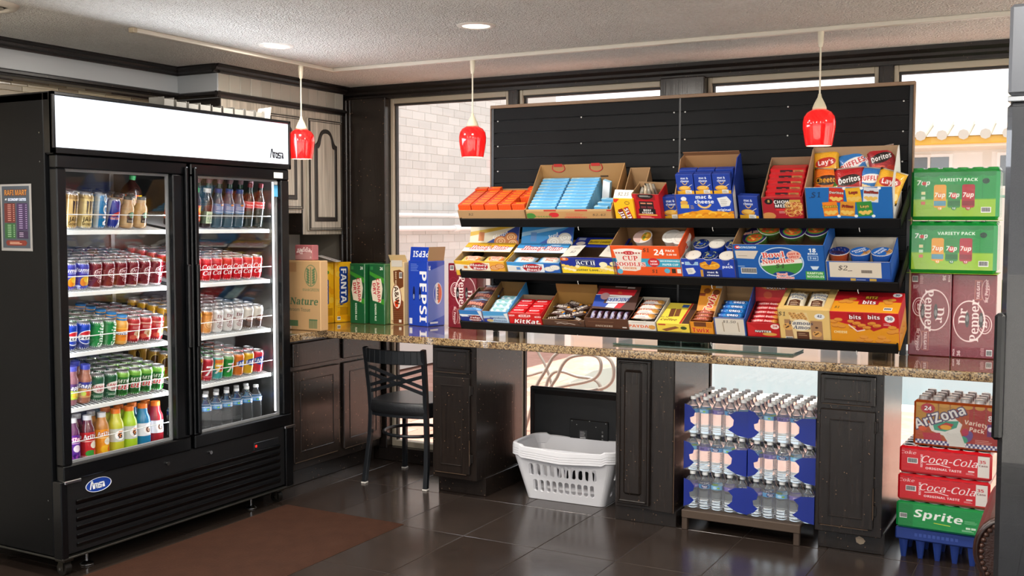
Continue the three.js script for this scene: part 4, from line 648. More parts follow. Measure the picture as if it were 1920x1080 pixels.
kind('orangeTea', 'tea_bottle', 'brown tea bottle with orange label and green cap', () => bottle({ h: 0.2, r: 0.034, body: '#3a1a12', cap: '#3fa55c', reg: bp.teaO, y0: 0.035, y1: 0.115, shoulder: 0.64, neck: 0.016, capR: 0.019 }), 'bottle');
kind('darkTea', 'tea_bottle', 'dark brown tea bottle with pale leaf label and white cap', () => bottle({ h: 0.2, r: 0.036, body: '#241712', cap: '#c2bcb4', reg: bp.pureLeaf, y0: 0.025, y1: 0.085, shoulder: 0.64, neck: 0.017, capR: 0.02 }), 'bottle');
kind('blueWater', 'sports_drink_bottle', 'steel blue sports drink bottle with navy cap', () => bottle({ h: 0.2, r: 0.034, body: '#33505f', cap: '#24407c', reg: bp.blueLab, y0: 0.075, y1: 0.125, shoulder: 0.6, neck: 0.016, capR: 0.019, waist: 0.03 }), 'bottle');
kind('cokeGlass', 'cola_bottle', 'tall dark glass cola bottle with red label', () => bottle({ h: 0.235, r: 0.031, body: '#182420', cap: '#8a2430', reg: bp.sodaLabel, y0: 0.105, y1: 0.14, shoulder: 0.56, neck: 0.0115, waist: 0.03 }), 'bottle');
kind('greenGlass', 'soda_bottle', 'tall green glass soda bottle', () => bottle({ h: 0.24, r: 0.03, body: '#24503a', cap: '#8f6a70', shoulder: 0.55, neck: 0.0115 }), 'bottle');
function make(key, label, group) {
  const k = kinds[key];
  if (!k.src) { k.src = new THREE.Group(); for (const [n, g, mat] of k.parts()) mesh(n, g, mat, k.src); }
  const o = k.src.clone(); o.name = numbered(k.name); tag(o, label, k.category, group); scene.add(o); return o;
}
// ---------------------------------------------------------------- stock the cooler; columns run from the near end, rows go back
const SH = ['top', 'second', 'third', 'fourth', 'bottom'];
function stock(side, level, cols, za, zb) {
  const y = [1.486, 1.217, 0.952, 0.71, 0.454][level], n = cols.length, pitch = (za - zb) / n, dn = side === 'L' ? 'left' : 'right', a = level === 4 ? 0 : SLOPE;
  cols.forEach((col_, i) => {
    const c = typeof col_ === 'string' ? { k: col_, rows: 6 } : col_, rows = c.rows === undefined ? 6 : c.rows;
    for (let r = 0; r < rows; r++) {
      const key = r > 0 && c.back ? c.back : c.k, kk = kinds[key];
      const label = r === 0 ? `${kk.short}, ${ORD[i]} in front row, ${SH[level]} shelf, ${dn} door` : `${kk.short} behind front row, ${SH[level]} shelf, ${dn} door`;
      const o = make(key, label, `${SH[level]} shelf drinks behind ${dn} door`), d = 0.03 + r * 0.0705 + rr(-0.001, 0.001) + (c.set || 0) + (kk.r || 0.033) - 0.033;
      o.position.set(-3.878 - d * Math.cos(a), y + 0.003 + d * Math.sin(a), za - pitch * (i + 0.5) + rr(-0.0012, 0.0012));
      o.rotation.order = 'ZYX'; o.rotation.set(0, r === 0 ? rr(-0.22, 0.12) + (c.turn || 0) : rr(-1, 1), -a);
    }
  });
}
stock('L', 0, [{ k: 'energyGreen', rows: 5 }, { k: 'java', rows: 5 }, { k: 'javaPale', rows: 5 }, { k: 'nos', rows: 5, back: 'bull' }, { k: 'bull', rows: 5 }, { k: 'frap', rows: 5 }, { k: 'frap', rows: 5 }, { k: 'bigTea', rows: 1, set: 0.16 }], -3.005, -3.632);
stock('L', 1, [{ k: 'jumex', back: 'jumex' }, { k: 'jumex', back: 'pepper' }, { k: 'jumex', back: 'pepper' }, 'pepper', 'pepper', { k: 'pepper', back: 'cola' }, 'pepper', { k: 'pepper', back: 'cola' }, { k: 'pepper', back: 'cola' }], -3.0, -3.632);
stock('L', 2, ['pepsi', { k: 'pepsi', back: 'pepsi' }, { k: 'pepsi', back: 'sprite' }, 'sprite', 'sprite', { k: 'sunny', rows: 5 }, 'peach', { k: 'peach', back: 'peach' }, { k: 'peach', rows: 5 }], -3.0, -3.632);
stock('L', 3, [{ k: 'snapple', rows: 3 }, { k: 'snapple', rows: 3 }, { k: 'snapple2', rows: 3 }, { k: 'ginger', back: 'ginger' }, 'ginger', { k: 'dew', back: 'ginger' }, 'dew', 'dew', 'dew'], -3.0, -3.632);
stock('L', 4, [{ k: 'ariP', rows: 2 }, { k: 'ariP', rows: 2 }, { k: 'ariR', rows: 2 }, { k: 'ariO', rows: 2 }, { k: 'gatY', rows: 2 }, { k: 'gatL', rows: 2 }, { k: 'gatB', rows: 2 }, { k: 'gatR', rows: 2 }], -3.0, -3.632);
stock('R', 0, [{ k: 'orangeTea', rows: 2 }, { k: 'orangeTea', rows: 1 }, { k: 'darkTea', rows: 3, back: 'greenGlass' }, { k: 'blueWater', rows: 4, back: 'greenGlass' }, { k: 'blueWater', rows: 4, back: 'greenGlass' }, { k: 'blueWater', rows: 4, back: 'greenGlass' }, { k: 'cokeGlass', rows: 4, back: 'greenGlass' }, { k: 'cokeGlass', rows: 4, back: 'greenGlass' }], -3.735, -4.35);
stock('R', 1, ['cola', 'cola', 'cola', 'cola', 'cola', 'cola', 'cola', 'cola'].map((k, i) => ({ k, rows: i > 6 ? 1 : 6 })), -3.735, -4.33);
stock('R', 2, ['mango', 'mango', 'orangeCan', 'dietpepper', 'dietpepper', 'dietpepper', 'root', 'root'].map((k, i) => ({ k, rows: i > 6 ? 3 : 6 })), -3.735, -4.33);
stock('R', 3, ['gold', { k: 'gold', rows: 2 }, { k: 'sevenRed', back: 'sevenGreen' }, { k: 'sevenTrop', back: 'sevenGreen' }, 'sevenGreen', { k: 'fantaO', back: 'fantaO' }, { k: 'fantaY', back: 'fantaR' }, { k: 'fantaR', rows: 2 }], -3.735, -4.33);
stock('R', 4, Array.from({ length: 8 }, () => ({ k: 'water', rows: 2 })), -3.735, -4.33);
// ---------------------------------------------------------------- black slat display with three sloping shelves
const PZ = -5.25, TILT = 0.42, SZ = -4.985, SY = [1.512, 1.23, 0.948], SX0 = -3.03, SX1 = -0.728;
const ca = Math.cos(TILT), sa = Math.sin(TILT);
{
  const o = thing('snack_display', 'black slatted display rack with three sloping shelves on the counter', 'display rack', [0, 0, 0]);
  const dk = ['#111214', '#131416', '#0f1012'];
  for (const [a, b] of [[-2.975, -1.872], [-1.864, -0.745]]) for (let i = 0; i < 17; i++) { const y1 = 2.165 - i * 0.0705; mesh('slat', bx(a, b, y1 - 0.0675, y1, PZ - 0.012, PZ + rr(0, 0.0008), 0.0022, { c: dk[i % 3] }), m.matte, o); }
  mesh('backing_board', bx(-2.995, -0.722, 0.955, 2.17, PZ - 0.03, PZ - 0.012, 0.001, { c: '#0d0e10' }), m.satin, o);
  mesh('top_edge', bx(-2.998, -0.72, 2.166, 2.184, PZ - 0.03, PZ + 0.006, 0.002, { c: '#8a7058' }), m.plain, o);
  mesh('side_edge', bx(-2.999, -2.992, 0.95, 2.168, PZ - 0.03, PZ + 0.006, 0.002, { c: '#7a6250' }), m.plain, o);
  mesh('side_edge', bx(-0.727, -0.72, 0.95, 2.168, PZ - 0.03, PZ + 0.006, 0.002, { c: '#8d7157' }), m.plain, o);
  mesh('side_stile', bx(-2.992, -2.975, 0.95, 2.166, PZ - 0.012, PZ + 0.004, 0.002, { c: '#202225' }), m.satin, o);
  mesh('side_stile', bx(-0.745, -0.727, 0.95, 2.166, PZ - 0.012, PZ + 0.004, 0.002, { c: '#232528' }), m.satin, o);
  mesh('centre_stile', bx(-1.8735, -1.8625, 0.95, 2.166, PZ - 0.014, PZ + 0.002, 0.001, { c: '#202225' }), m.satin, o);
  for (const x of [-2.95, -2.43, -1.9, -1.84, -1.31, -0.77]) for (let i = 1; i < 9; i += 2) mesh('screw', cyl(0.004, 0.004, 0.003, 8, '#c9c9c6').rotateX(Math.PI / 2).translate(x, 2.164 - i * 0.0705, PZ + 0.002), m.satin, o);
  for (const x of [-2.97, -1.868, -0.75]) mesh('leg', bx(x - 0.014, x + 0.014, 0.896, 0.96, PZ - 0.03, PZ - 0.004, 0.002, { c: '#141517' }), m.satin, o);
  SY.forEach((y, k) => {
    const f = (g) => g.applyMatrix4(M4(0, y, SZ, TILT, 0, 0)), blk = '#0c0c0d';
    const s = mesh('shelf', f(bx(SX0, SX1, -0.012, 0, -0.288, 0.004, 0.002, { c: blk })), m.matte, o);
    mesh('front_lip', f(bx(SX0, SX1, -0.013, k === 1 ? 0.032 : 0.036, 0.0, 0.01, 0.003, { c: '#0d0d0e' })), m.matte, s);
    for (const x of [SX0, SX1 - 0.006]) mesh('end_plate', ext([[0.01, -0.012], [0.01, 0.036], [-0.288, 0.075], [-0.288, -0.012]], 0.006, { c: '#0f0f10' }).applyMatrix4(new THREE.Matrix4().makeBasis(new THREE.Vector3(0, 0, 1), new THREE.Vector3(0, 1, 0), new THREE.Vector3(-1, 0, 0)).setPosition(x + 0.006, 0, 0)).applyMatrix4(M4(0, y, SZ, TILT, 0, 0)), m.matte, s);
    for (const x of [-2.32, -1.6, -0.91]) mesh('bracket_hook', tube([[x, y - 0.005, SZ + 0.004], [x + 0.001, y - 0.02, SZ + 0.006], [x + 0.004, y - 0.03, SZ + 0.004]], 0.0016, 8, 6, false, '#c4c4c0'), m.satin, s);
  });
}
const put = (o, s, x, d = 0, up = 0, turn = 0) => { o.position.set(x, SY[s] + d * sa + up * ca + 0.0005, SZ - 0.004 - d * ca + up * sa); o.rotation.set(TILT, turn, 0); return o; };
// open display carton: front at z=0, body to -d
function carton(name, label, o, category = 'box') {
  const g = thing(name, label, category), t = 0.004, { w, d, hf, hb } = o, out = (o.front && !o.keep && o.front.bg) || o.c || '#a5845c', inn = o.ci || '#a98a64';
  const cut = o.cut === undefined ? 0.03 : o.cut;   // the lowest strip of the front carries no print
  mesh('front_panel', [cbox(w, hf - cut, t, 0.0008, { c: out, faces: { pz: o.front || out, nz: inn, py: inn } }).translate(0, cut + (hf - cut) / 2, -t / 2), cbox(w, cut, t, 0, { c: out, faces: { nz: inn } }).translate(0, cut / 2, -t / 2)], m.paper, g);
  if (hb) mesh('back_panel', cbox(w, hb, t, 0.0008, { c: inn, faces: { pz: o.back || inn, nz: out } }).translate(0, hb / 2, -d + t / 2), m.paper, g);
  const side = (x, c, reg) => { const h2 = o.hs || hb || hf, poly = [[0, 0], [0, hf], [-d * (o.bend || 1), h2], [-d, h2], [-d, 0]]; mesh('side_panel', ext(poly, t, { c }).applyMatrix4(new THREE.Matrix4().makeBasis(new THREE.Vector3(0, 0, 1), new THREE.Vector3(0, 1, 0), new THREE.Vector3(-1, 0, 0)).setPosition(x, 0, 0)), m.paper, g); };
  side(-w / 2 + t, inn); side(w / 2, o.right || out);
  if (o.rightIn) mesh('liner', ext([[-0.003, 0.004], [-0.003, hf - 0.004], [-d + 0.004, (o.hs || hb || hf) - 0.006], [-d + 0.004, 0.004]], 0.0006, { c: inn }).applyMatrix4(new THREE.Matrix4().makeBasis(new THREE.Vector3(0, 0, 1), new THREE.Vector3(0, 1, 0), new THREE.Vector3(-1, 0, 0)).setPosition(w / 2 - t, 0, 0)), m.paper, g);
  mesh('bottom_panel', cbox(w - 2 * t, t, d - 2 * t, 0, { c: inn }).translate(0, t / 2, -d / 2), m.paper, g);
  return g;
}
// pillow bag standing in local xy, facing +z, base at y=0
function bagGeo(w, h, t, reg, c, nx = 8, ny = 10) {
  const pos = [], uv = [], clr = [], cc = col(c);
  const P = (i, j, s) => { const u = i / nx, v = j / ny, a = 1 - Math.pow(Math.abs(2 * u - 1), 2.4), b = 1 - Math.pow(Math.abs(2 * v - 1), 3), wob = 0.12 * Math.sin(u * 11 + v * 7) * a * b; return [(u - 0.5) * w * (1 - 0.07 * b), v * h, s * t / 2 * Math.pow(Math.max(0, a), 0.6) * (b + wob)]; };
  for (const s of [1, -1]) for (let i = 0; i < nx; i++) for (let j = 0; j < ny; j++) {
    const q = [[i, j], [i + 1, j], [i + 1, j + 1], [i, j + 1]], idx = s > 0 ? [0, 1, 2, 0, 2, 3] : [0, 2, 1, 0, 3, 2];
    for (const k of idx) { pos.push(...P(...q[k], s)); if (reg) { uv.push(reg.u0 + (reg.u1 - reg.u0) * (s > 0 ? q[k][0] / nx : 1 - q[k][0] / nx), reg.v0 + (reg.v1 - reg.v0) * q[k][1] / ny); clr.push(1, 1, 1); } else { uv.push(...whiteUV); clr.push(cc.r, cc.g, cc.b); } }
  }
  let g = new THREE.BufferGeometry(); g.setAttribute('position', new THREE.Float32BufferAttribute(pos, 3)); g.setAttribute('uv', new THREE.Float32BufferAttribute(uv, 2)); g.setAttribute('color', new THREE.Float32BufferAttribute(clr, 3));
  g.computeVertexNormals();
  // smooth the normals over shared corners
  const key = new Map(), n = g.attributes.normal, p = g.attributes.position; for (let i = 0; i < p.count; i++) { const k = `${p.getX(i).toFixed(4)},${p.getY(i).toFixed(4)},${p.getZ(i).toFixed(4)}`; if (!key.has(k)) key.set(k, [0, 0, 0, []]); const e = key.get(k); e[0] += n.getX(i); e[1] += n.getY(i); e[2] += n.getZ(i); e[3].push(i); }
  for (const [x, y, z, l] of key.values()) { const d = Math.hypot(x, y, z) || 1; for (const i of l) n.setXYZ(i, x / d, y / d, z / d); }
  return g;
}
const bar3 = (w, l, t, reg, c) => bagGeo(w, l, t, reg, c, 5, 6).translate(0, -l / 2, 0).rotateX(-Math.PI / 2);   // wrapped bar lying flat, long side along z
const HAND = (c, s, x, y, size, f = '#2a2320') => T(c, s, x, y, size, f, { bold: false, font: 'serif', skew: -0.15 });

// ---- top shelf
{
  const tr = put(carton('candy_tray', 'low brown cardboard tray of orange candy boxes, far left of top shelf', { w: 0.415, d: 0.262, hf: 0.082, hb: 0.1, front: region(230, 44, '#a8845c', (c) => HAND(c, '$2', 44, 20, 16)), c: '#9a7850', ci: '#a8865e' }), 0, -2.832);
  const top = region(56, 26, '#dc4a12', (c, w, h) => { R(c, 0, 0, w, h, '#dc4a12'); T(c, "REESE'S", 34, 12, 12, '#f7d23a', { rot: -0.05, sx: 0.9 }); R(c, 0, 0, 12, h, '#c83f10'); });
  const fr = region(56, 60, '#d44410', (c, w, h) => { for (let i = 0; i < 7; i++) R(c, i * 8 + 3, 0, 3, h, '#e65a18'); });
  const g = cbox(0.0775, 0.105, 0.0325, 0.0015, { c: '#d84812', faces: { py: top, pz: fr, nz: fr } }); g.translate(0, 0.0525, -0.0163);
  for (let i = 0; i < 5; i++) for (let r = 0; r < 7; r++) { if ((r === 6 && i > 1 && i < 4) || (i === 4 && r > 0 && r < 3)) continue; const b = solo('candy_box', g, m.paper, `small orange candy box, ${ORD[i]} column and ${ORD[r]} row of the orange tray`, 'candy box', 'orange candy boxes'); put(b, 0, -3.0 + i * 0.084, 0.012 + r * 0.0345, 0.005 + (r === 6 ? 0.008 : 0)); }
}
{
  const fr = region(275, 60, '#b48a58', (c, w, h) => { R(c, 0, 0, w, 12, '#c2a070'); for (let i = 0; i < 3; i++) { E(c, 88 + i * 3, 34, 13, 15, '#c0252a'); R(c, 60 + i * 100, 2, 40, 9, '#b8322c'); } E(c, 14, 40, 16, 18, '#3f7d34'); T(c, 'Broccoli', 50, 44, 17, '#4a7a30', { bold: true }); SMALL(c, 130, 24, 60, 4, '#c4463a', 7); HAND(c, '$2.42', 235, 34, 17); T(c, 'STRAWBERRIES', 160, 52, 10, '#b8322c'); });
  const box = put(carton('produce_carton', 'large brown fruit carton holding rows of light blue boxes, top shelf', { w: 0.495, d: 0.262, hf: 0.085, hb: 0.235, front: fr, c: '#a9824f', ci: '#a07a4c', rightIn: true }), 0, -2.371);
  for (const x of [-0.14, 0.08]) { mesh('handle_slot', tube([[x - 0.032, 0.235, -0.257], [x - 0.036, 0.21, -0.257], [x - 0.018, 0.196, -0.257], [x + 0.018, 0.196, -0.257], [x + 0.036, 0.21, -0.257], [x + 0.032, 0.235, -0.257]], 0.0028, 26, 6, false, '#b02a22'), m.plain, box); mesh('red_tab', cbox(0.05, 0.016, 0.002, 0, { c: '#b02a22' }).translate(x, 0.232, -0.2565), m.plain, box); }
  mesh('slot', cbox(0.045, 0.008, 0.001, 0, { c: '#3a2a1a' }).translate(0.12, 0.165, -0.257), m.plain, box);
  const top = region(90, 16, '#6fb6de', (c, w, h) => { R(c, 0, 0, w, h, '#7fc0e4'); R(c, 0, 0, 26, h, '#a9cfdc'); SMALL(c, 6, 5, 14, 2, '#7a98a8', 4); for (let i = 0; i < 6; i++) EO(c, 42 + i * 6, 8, 2, 3, '#3a6a94', 1.1); R(c, 0, h - 1.5, w, 1.5, '#d8eef8'); });
  const frt = region(90, 70, '#62aedd', (c, w, h) => { SMALL(c, 20, 22, 50, 2, '#1f4f86', 6); SMALL(c, 16, 46, 58, 3, '#d8eef8', 7); });
  for (let i = 0; i < 2; i++) for (let r = 0; r < 10; r++) {
    const h = 0.088 + r * 0.0078, w = i ? 0.168 : 0.158, b = solo('medicine_box', cbox(w, h, 0.0215, 0.001, { c: '#6fb6de', faces: { py: top, pz: frt } }).translate(0, h / 2, -0.0108), m.paper, `slim light blue box, ${ORD[r]} from the front of the ${i ? 'right' : 'left'} row in the fruit carton`, 'box', 'light blue boxes'); put(b, 0, i ? -2.352 : -2.526, 0.012 + r * 0.0238, 0.005);
  }
  for (let r = 0; r < 3; r++) { const b = solo('medicine_box', cbox(0.08, 0.085, 0.02, 0.001, { c: '#7fb6d2', faces: { py: top, pz: frt } }).translate(0, 0.0425, -0.01), m.paper, `loose pale blue box at right in the fruit carton, ${ORD[r]} from front`, 'box', 'loose pale blue boxes'); put(b, 0, -2.19, 0.02 + r * 0.05, 0.005, -0.12); }
  const lb = solo('medicine_box', cbox(0.045, 0.13, 0.02, 0.001, { c: '#9cc9e2', faces: { pz: '#e9eef2' } }).rotateZ(-0.25).translate(0, 0.09, 0), m.paper, 'pale box tipped out at the back right of the blue rows', 'box'); put(lb, 0, -2.225, 0.2, 0.01, -0.2);
}
{
  const k = put(carton('snack_carton', 'plain brown open carton behind the yellow and red meat snack boxes', { w: 0.11, d: 0.17, hf: 0.1, hb: 0.21, c: '#a1805a', ci: '#9a7a56' }), 0, -2.04, 0.085);
  const fr = region(70, 92, '#efb41e', (c, w, h) => { R(c, 0, 0, w, h, '#f2b81c'); PG(c, [[0, 0], [22, 0], [8, 14], [0, 12]], '#d8301c'); c.save(); c.translate(38, 58); c.rotate(1.25); R(c, -26, -20, 54, 18, '#c2241c'); R(c, -26, 2, 54, 18, '#7c1c14'); T(c, 'SLIM', 2, -10, 19, '#fff', { sx: 1.1, stroke: '#5a0f0a', lw: 3 }); T(c, 'JIM', 2, 12, 19, '#fff', { sx: 1.2, stroke: '#5a0f0a', lw: 3 }); c.restore(); EO(c, 48, 14, 8, 5, '#2a2018', 1.5); R(c, 0, 86, w, 6, '#e88a1a'); });
  const a = thing('snack_carton', 'yellow meat stick box with a white price flap on top shelf', 'box'); put(a, 0, -2.052, 0.0, 0, -0.1);
  mesh('body', cbox(0.112, 0.142, 0.075, 0.0015, { c: '#e2a818', faces: { pz: fr, px: '#efb41e', py: '#efb41e' } }).translate(0, 0.071, -0.0375), m.paper, a);
  mesh('price_flap', cbox(0.105, 0.045, 0.0012, 0, { c: '#d8d2c6', faces: { pz: region(60, 26, '#d8d2c8', (c) => HAND(c, '$2.15', 30, 13, 14)) } }).applyMatrix4(M4(-0.004, 0.158, -0.022, -0.75, 0, 0)), m.paper, a);
  const fr2 = region(92, 112, '#b5161e', (c, w, h) => { R(c, 0, 0, w, h, '#b8141e'); R(c, 14, 0, w - 28, 26, '#8c0f16'); E(c, 46, 8, 26, 14, '#181414'); SMALL(c, 26, 6, 40, 2, '#e8e0d8', 4); R(c, 22, 32, 48, 34, '#20181a'); for (const x of [26, 48]) { R(c, x, 38, 18, 6, '#d88a6a'); R(c, x, 54, 18, 10, '#6a2a30'); } R(c, 18, 66, 56, 22, '#141214'); T(c, 'BEEF', 46, 73, 12, '#f4f0ea'); T(c, 'STEAKS', 46, 84, 11, '#f4f0ea'); R(c, 14, 90, 64, 6, '#c9a24a'); SMALL(c, 20, 101, 50, 2, '#f0d8c8', 5); });
  const b = put(carton('snack_carton', 'red and black beef steak box full of wrapped sticks, top shelf', { w: 0.152, d: 0.1, hf: 0.165, hb: 0.19, hs: 0.185, front: fr2, c: '#a8121a', ci: '#9a7a56' }), 0, -1.93, 0, 0, -0.1);
  const st = bagGeo(0.022, 0.15, 0.008, null, '#b8a68c', 3, 5), st2 = bagGeo(0.024, 0.15, 0.008, null, '#8a8478', 3, 5);
  for (let i = 0; i < 9; i++) { const s = solo('meat_stick', i % 2 ? st : st2, m.foil, `foil wrapped meat stick standing in the red steak box, ${ORD[i]} from left`, 'meat stick', 'wrapped meat sticks'); put(s, 0, -1.985 + i * 0.0135, 0.03 + (i % 3) * 0.02, 0.045); s.rotation.z = (i - 4) * 0.06; }
}
{
  const mini = region(100, 104, '#1c3a96', (c, w, h) => { R(c, 0, 0, w, h, '#1d3d9e'); T(c, 'mac &', 50, 16, 15, '#eef2fa'); T(c, 'cheese', 50, 30, 15, '#eef2fa'); c.strokeStyle = '#e8b868'; c.lineWidth = 4; c.beginPath(); c.arc(50, 32, 15, 0.3, 2.84); c.stroke(); E(c, 46, 66, 36, 13, '#d99a3a'); E(c, 46, 63, 28, 8, '#f0c05a'); LN(c, [[66, 60], [92, 48]], '#d8dce4', 3); R(c, 0, 78, w, 26, '#eeb128'); R(c, 48, 74, 38, 18, '#e4e2da'); SMALL(c, 53, 80, 26, 2, '#8a8478', 5); });
  const fr = region(176, 88, '#1c3a96', (c, w, h) => { R(c, 0, 0, w, h, '#1d44b0'); T(c, 'mac &', 88, 10, 17, '#fff'); T(c, 'cheese', 88, 26, 18, '#fff'); c.strokeStyle = '#e9bd74'; c.lineWidth = 7; c.beginPath(); c.arc(88, 28, 20, 0.35, 2.8); c.stroke(); PG(c, [[128, 14], [158, 8], [170, 26], [164, 42], [138, 46]], '#e9e9e6'); SMALL(c, 138, 20, 22, 4, '#a8a09a', 6); T(c, 'original', 146, 56, 11, '#fff'); E(c, 26, 16, 9, 8, '#e8e8ec'); E(c, 26, 30, 12, 8, '#d9a24a'); R(c, 14, 36, 26, 14, '#e8c048'); SMALL(c, 44, 40, 12, 3, '#d8a850', 5); c.fillStyle = '#eb9c1c'; c.beginPath(); c.moveTo(0, 88); c.lineTo(0, 74); c.quadraticCurveTo(40, 62, 66, 60); c.quadraticCurveTo(90, 48, 112, 62); c.quadraticCurveTo(140, 58, 176, 70); c.lineTo(176, 88); c.fill(); for (let i = 0; i < 9; i++) { c.strokeStyle = i % 2 ? '#f8bf3a' : '#d98312'; c.lineWidth = 6; c.beginPath(); c.arc(10 + i * 20, 86 - (i % 3) * 5, 12, 3.4, 5.9); c.stroke(); } });
  put(carton('macaroni_carton', 'open blue carton of macaroni boxes with printed noodles, top shelf', { w: 0.29, d: 0.2, hf: 0.16, hb: 0.29, front: fr, c: '#1a3c9c', ci: '#9c744e', bend: 0.7 }), 0, -1.632, 0.004);
  const fl = mesh('top_flap', cbox(0.285, 0.03, 0.003, 0.0008, { c: '#94694a' }).applyMatrix4(M4(0, 0.298, -0.19, 0.6, 0, 0)), m.paper, scene.children[scene.children.length - 1]);
  mesh('white_strip', ext([[0, 0.005], [0, 0.155], [-0.04, 0.19], [-0.045, 0.03]], 0.0006, { c: '#d4d2cc' }).applyMatrix4(new THREE.Matrix4().makeBasis(new THREE.Vector3(0, 0, 1), new THREE.Vector3(0, 1, 0), new THREE.Vector3(-1, 0, 0)).setPosition(0.1457, 0, -0.003)), m.paper, fl.parent);
  const g = cbox(0.088, 0.115, 0.034, 0.0015, { c: '#1c3a96', faces: { pz: mini, px: '#1c3a96', py: '#1c3a96' } }).translate(0, 0.0575, -0.017);
  for (let i = 0; i < 3; i++) for (let r = 0; r < 2; r++) put(solo('macaroni_box', g, m.paper, `blue macaroni box in the open carton, ${ORD[i]} from left, ${r ? 'rear' : 'front'} row`, 'food box', 'boxes in the macaroni carton'), 0, -1.727 + i * 0.092, 0.03 + r * 0.06, 0.138);
  const lb = (x, t, s) => { const b = solo('macaroni_box', cbox(0.1, 0.135, 0.034, 0.0015, { c: '#1c3a96', faces: { pz: mini, px: '#1c3a96', py: '#1c3a96' } }).translate(0, 0.0675, -0.017), m.paper, s, 'food box'); put(b, 0, x, 0.03, 0.002, t); return b; };
  lb(-1.815, 0.1, 'single blue macaroni box standing left of the macaroni carton'); lb(-1.425, -0.15, 'single blue macaroni box standing right of the macaroni carton');
}
{
  const fr = region(118, 84, '#a51824', (c, w, h) => { R(c, 0, 0, w, h, '#a81a28'); E(c, 20, 16, 12, 11, '#1a1212'); T(c, '8', 20, 15, 14, '#e8c46a'); R(c, 36, 6, 46, 36, '#1a1414'); T(c, 'CHOW', 58, 18, 16, '#fff'); T(c, 'MEIN', 58, 33, 16, '#fff'); R(c, 40, 44, 46, 7, '#d82a2a'); SMALL(c, 48, 54, 30, 2, '#f0d8c8', 5); for (let i = 0; i < 60; i++) { c.strokeStyle = ['#d99a4a', '#e8bb70', '#b8702a'][i % 3]; c.lineWidth = 2.5; c.beginPath(); c.arc(70 + rnd() * 48, 22 + rnd() * 62 * (0.4 + 0.6 * rnd()), 5 + rnd() * 7, rnd() * 6, rnd() * 6 + 2); c.stroke(); } R(c, 80, 10, 32, 9, '#c9a44a'); E(c, 18, 72, 20, 14, '#c98a4a'); });
  put(carton('noodle_carton', 'tall open red noodle carton with stacked trays, top shelf', { w: 0.192, d: 0.24, hf: 0.142, hb: 0.25, front: fr, c: '#8f1a22', ci: '#8f7458' }), 0, -1.254);
  const side = region(104, 22, '#c0151f', (c, w, h) => { R(c, 0, 0, w, h, '#c5161f'); R(c, 28, 2, 38, h - 4, '#201012'); R(c, 44, 10, 12, 3, '#d83030'); R(c, 68, 3, 30, h - 7, '#b08a4a'); SMALL(c, 72, 7, 20, 3, '#6a1a14', 4); });
  const g = cbox(0.172, 0.029, 0.055, 0.004, { c: '#c0151f', faces: { pz: side } }).translate(0, 0.0145, -0.0275);
  for (let i = 0; i < 6; i++) put(solo('noodle_tray', g, m.gloss, `red noodle tray in the tall carton, ${ORD[i]} from the top`, 'noodle tray', 'red noodle trays'), 0, -1.256, 0.012 + (5 - i) * 0.03, 0.108 + (5 - i) * 0.0165);
}
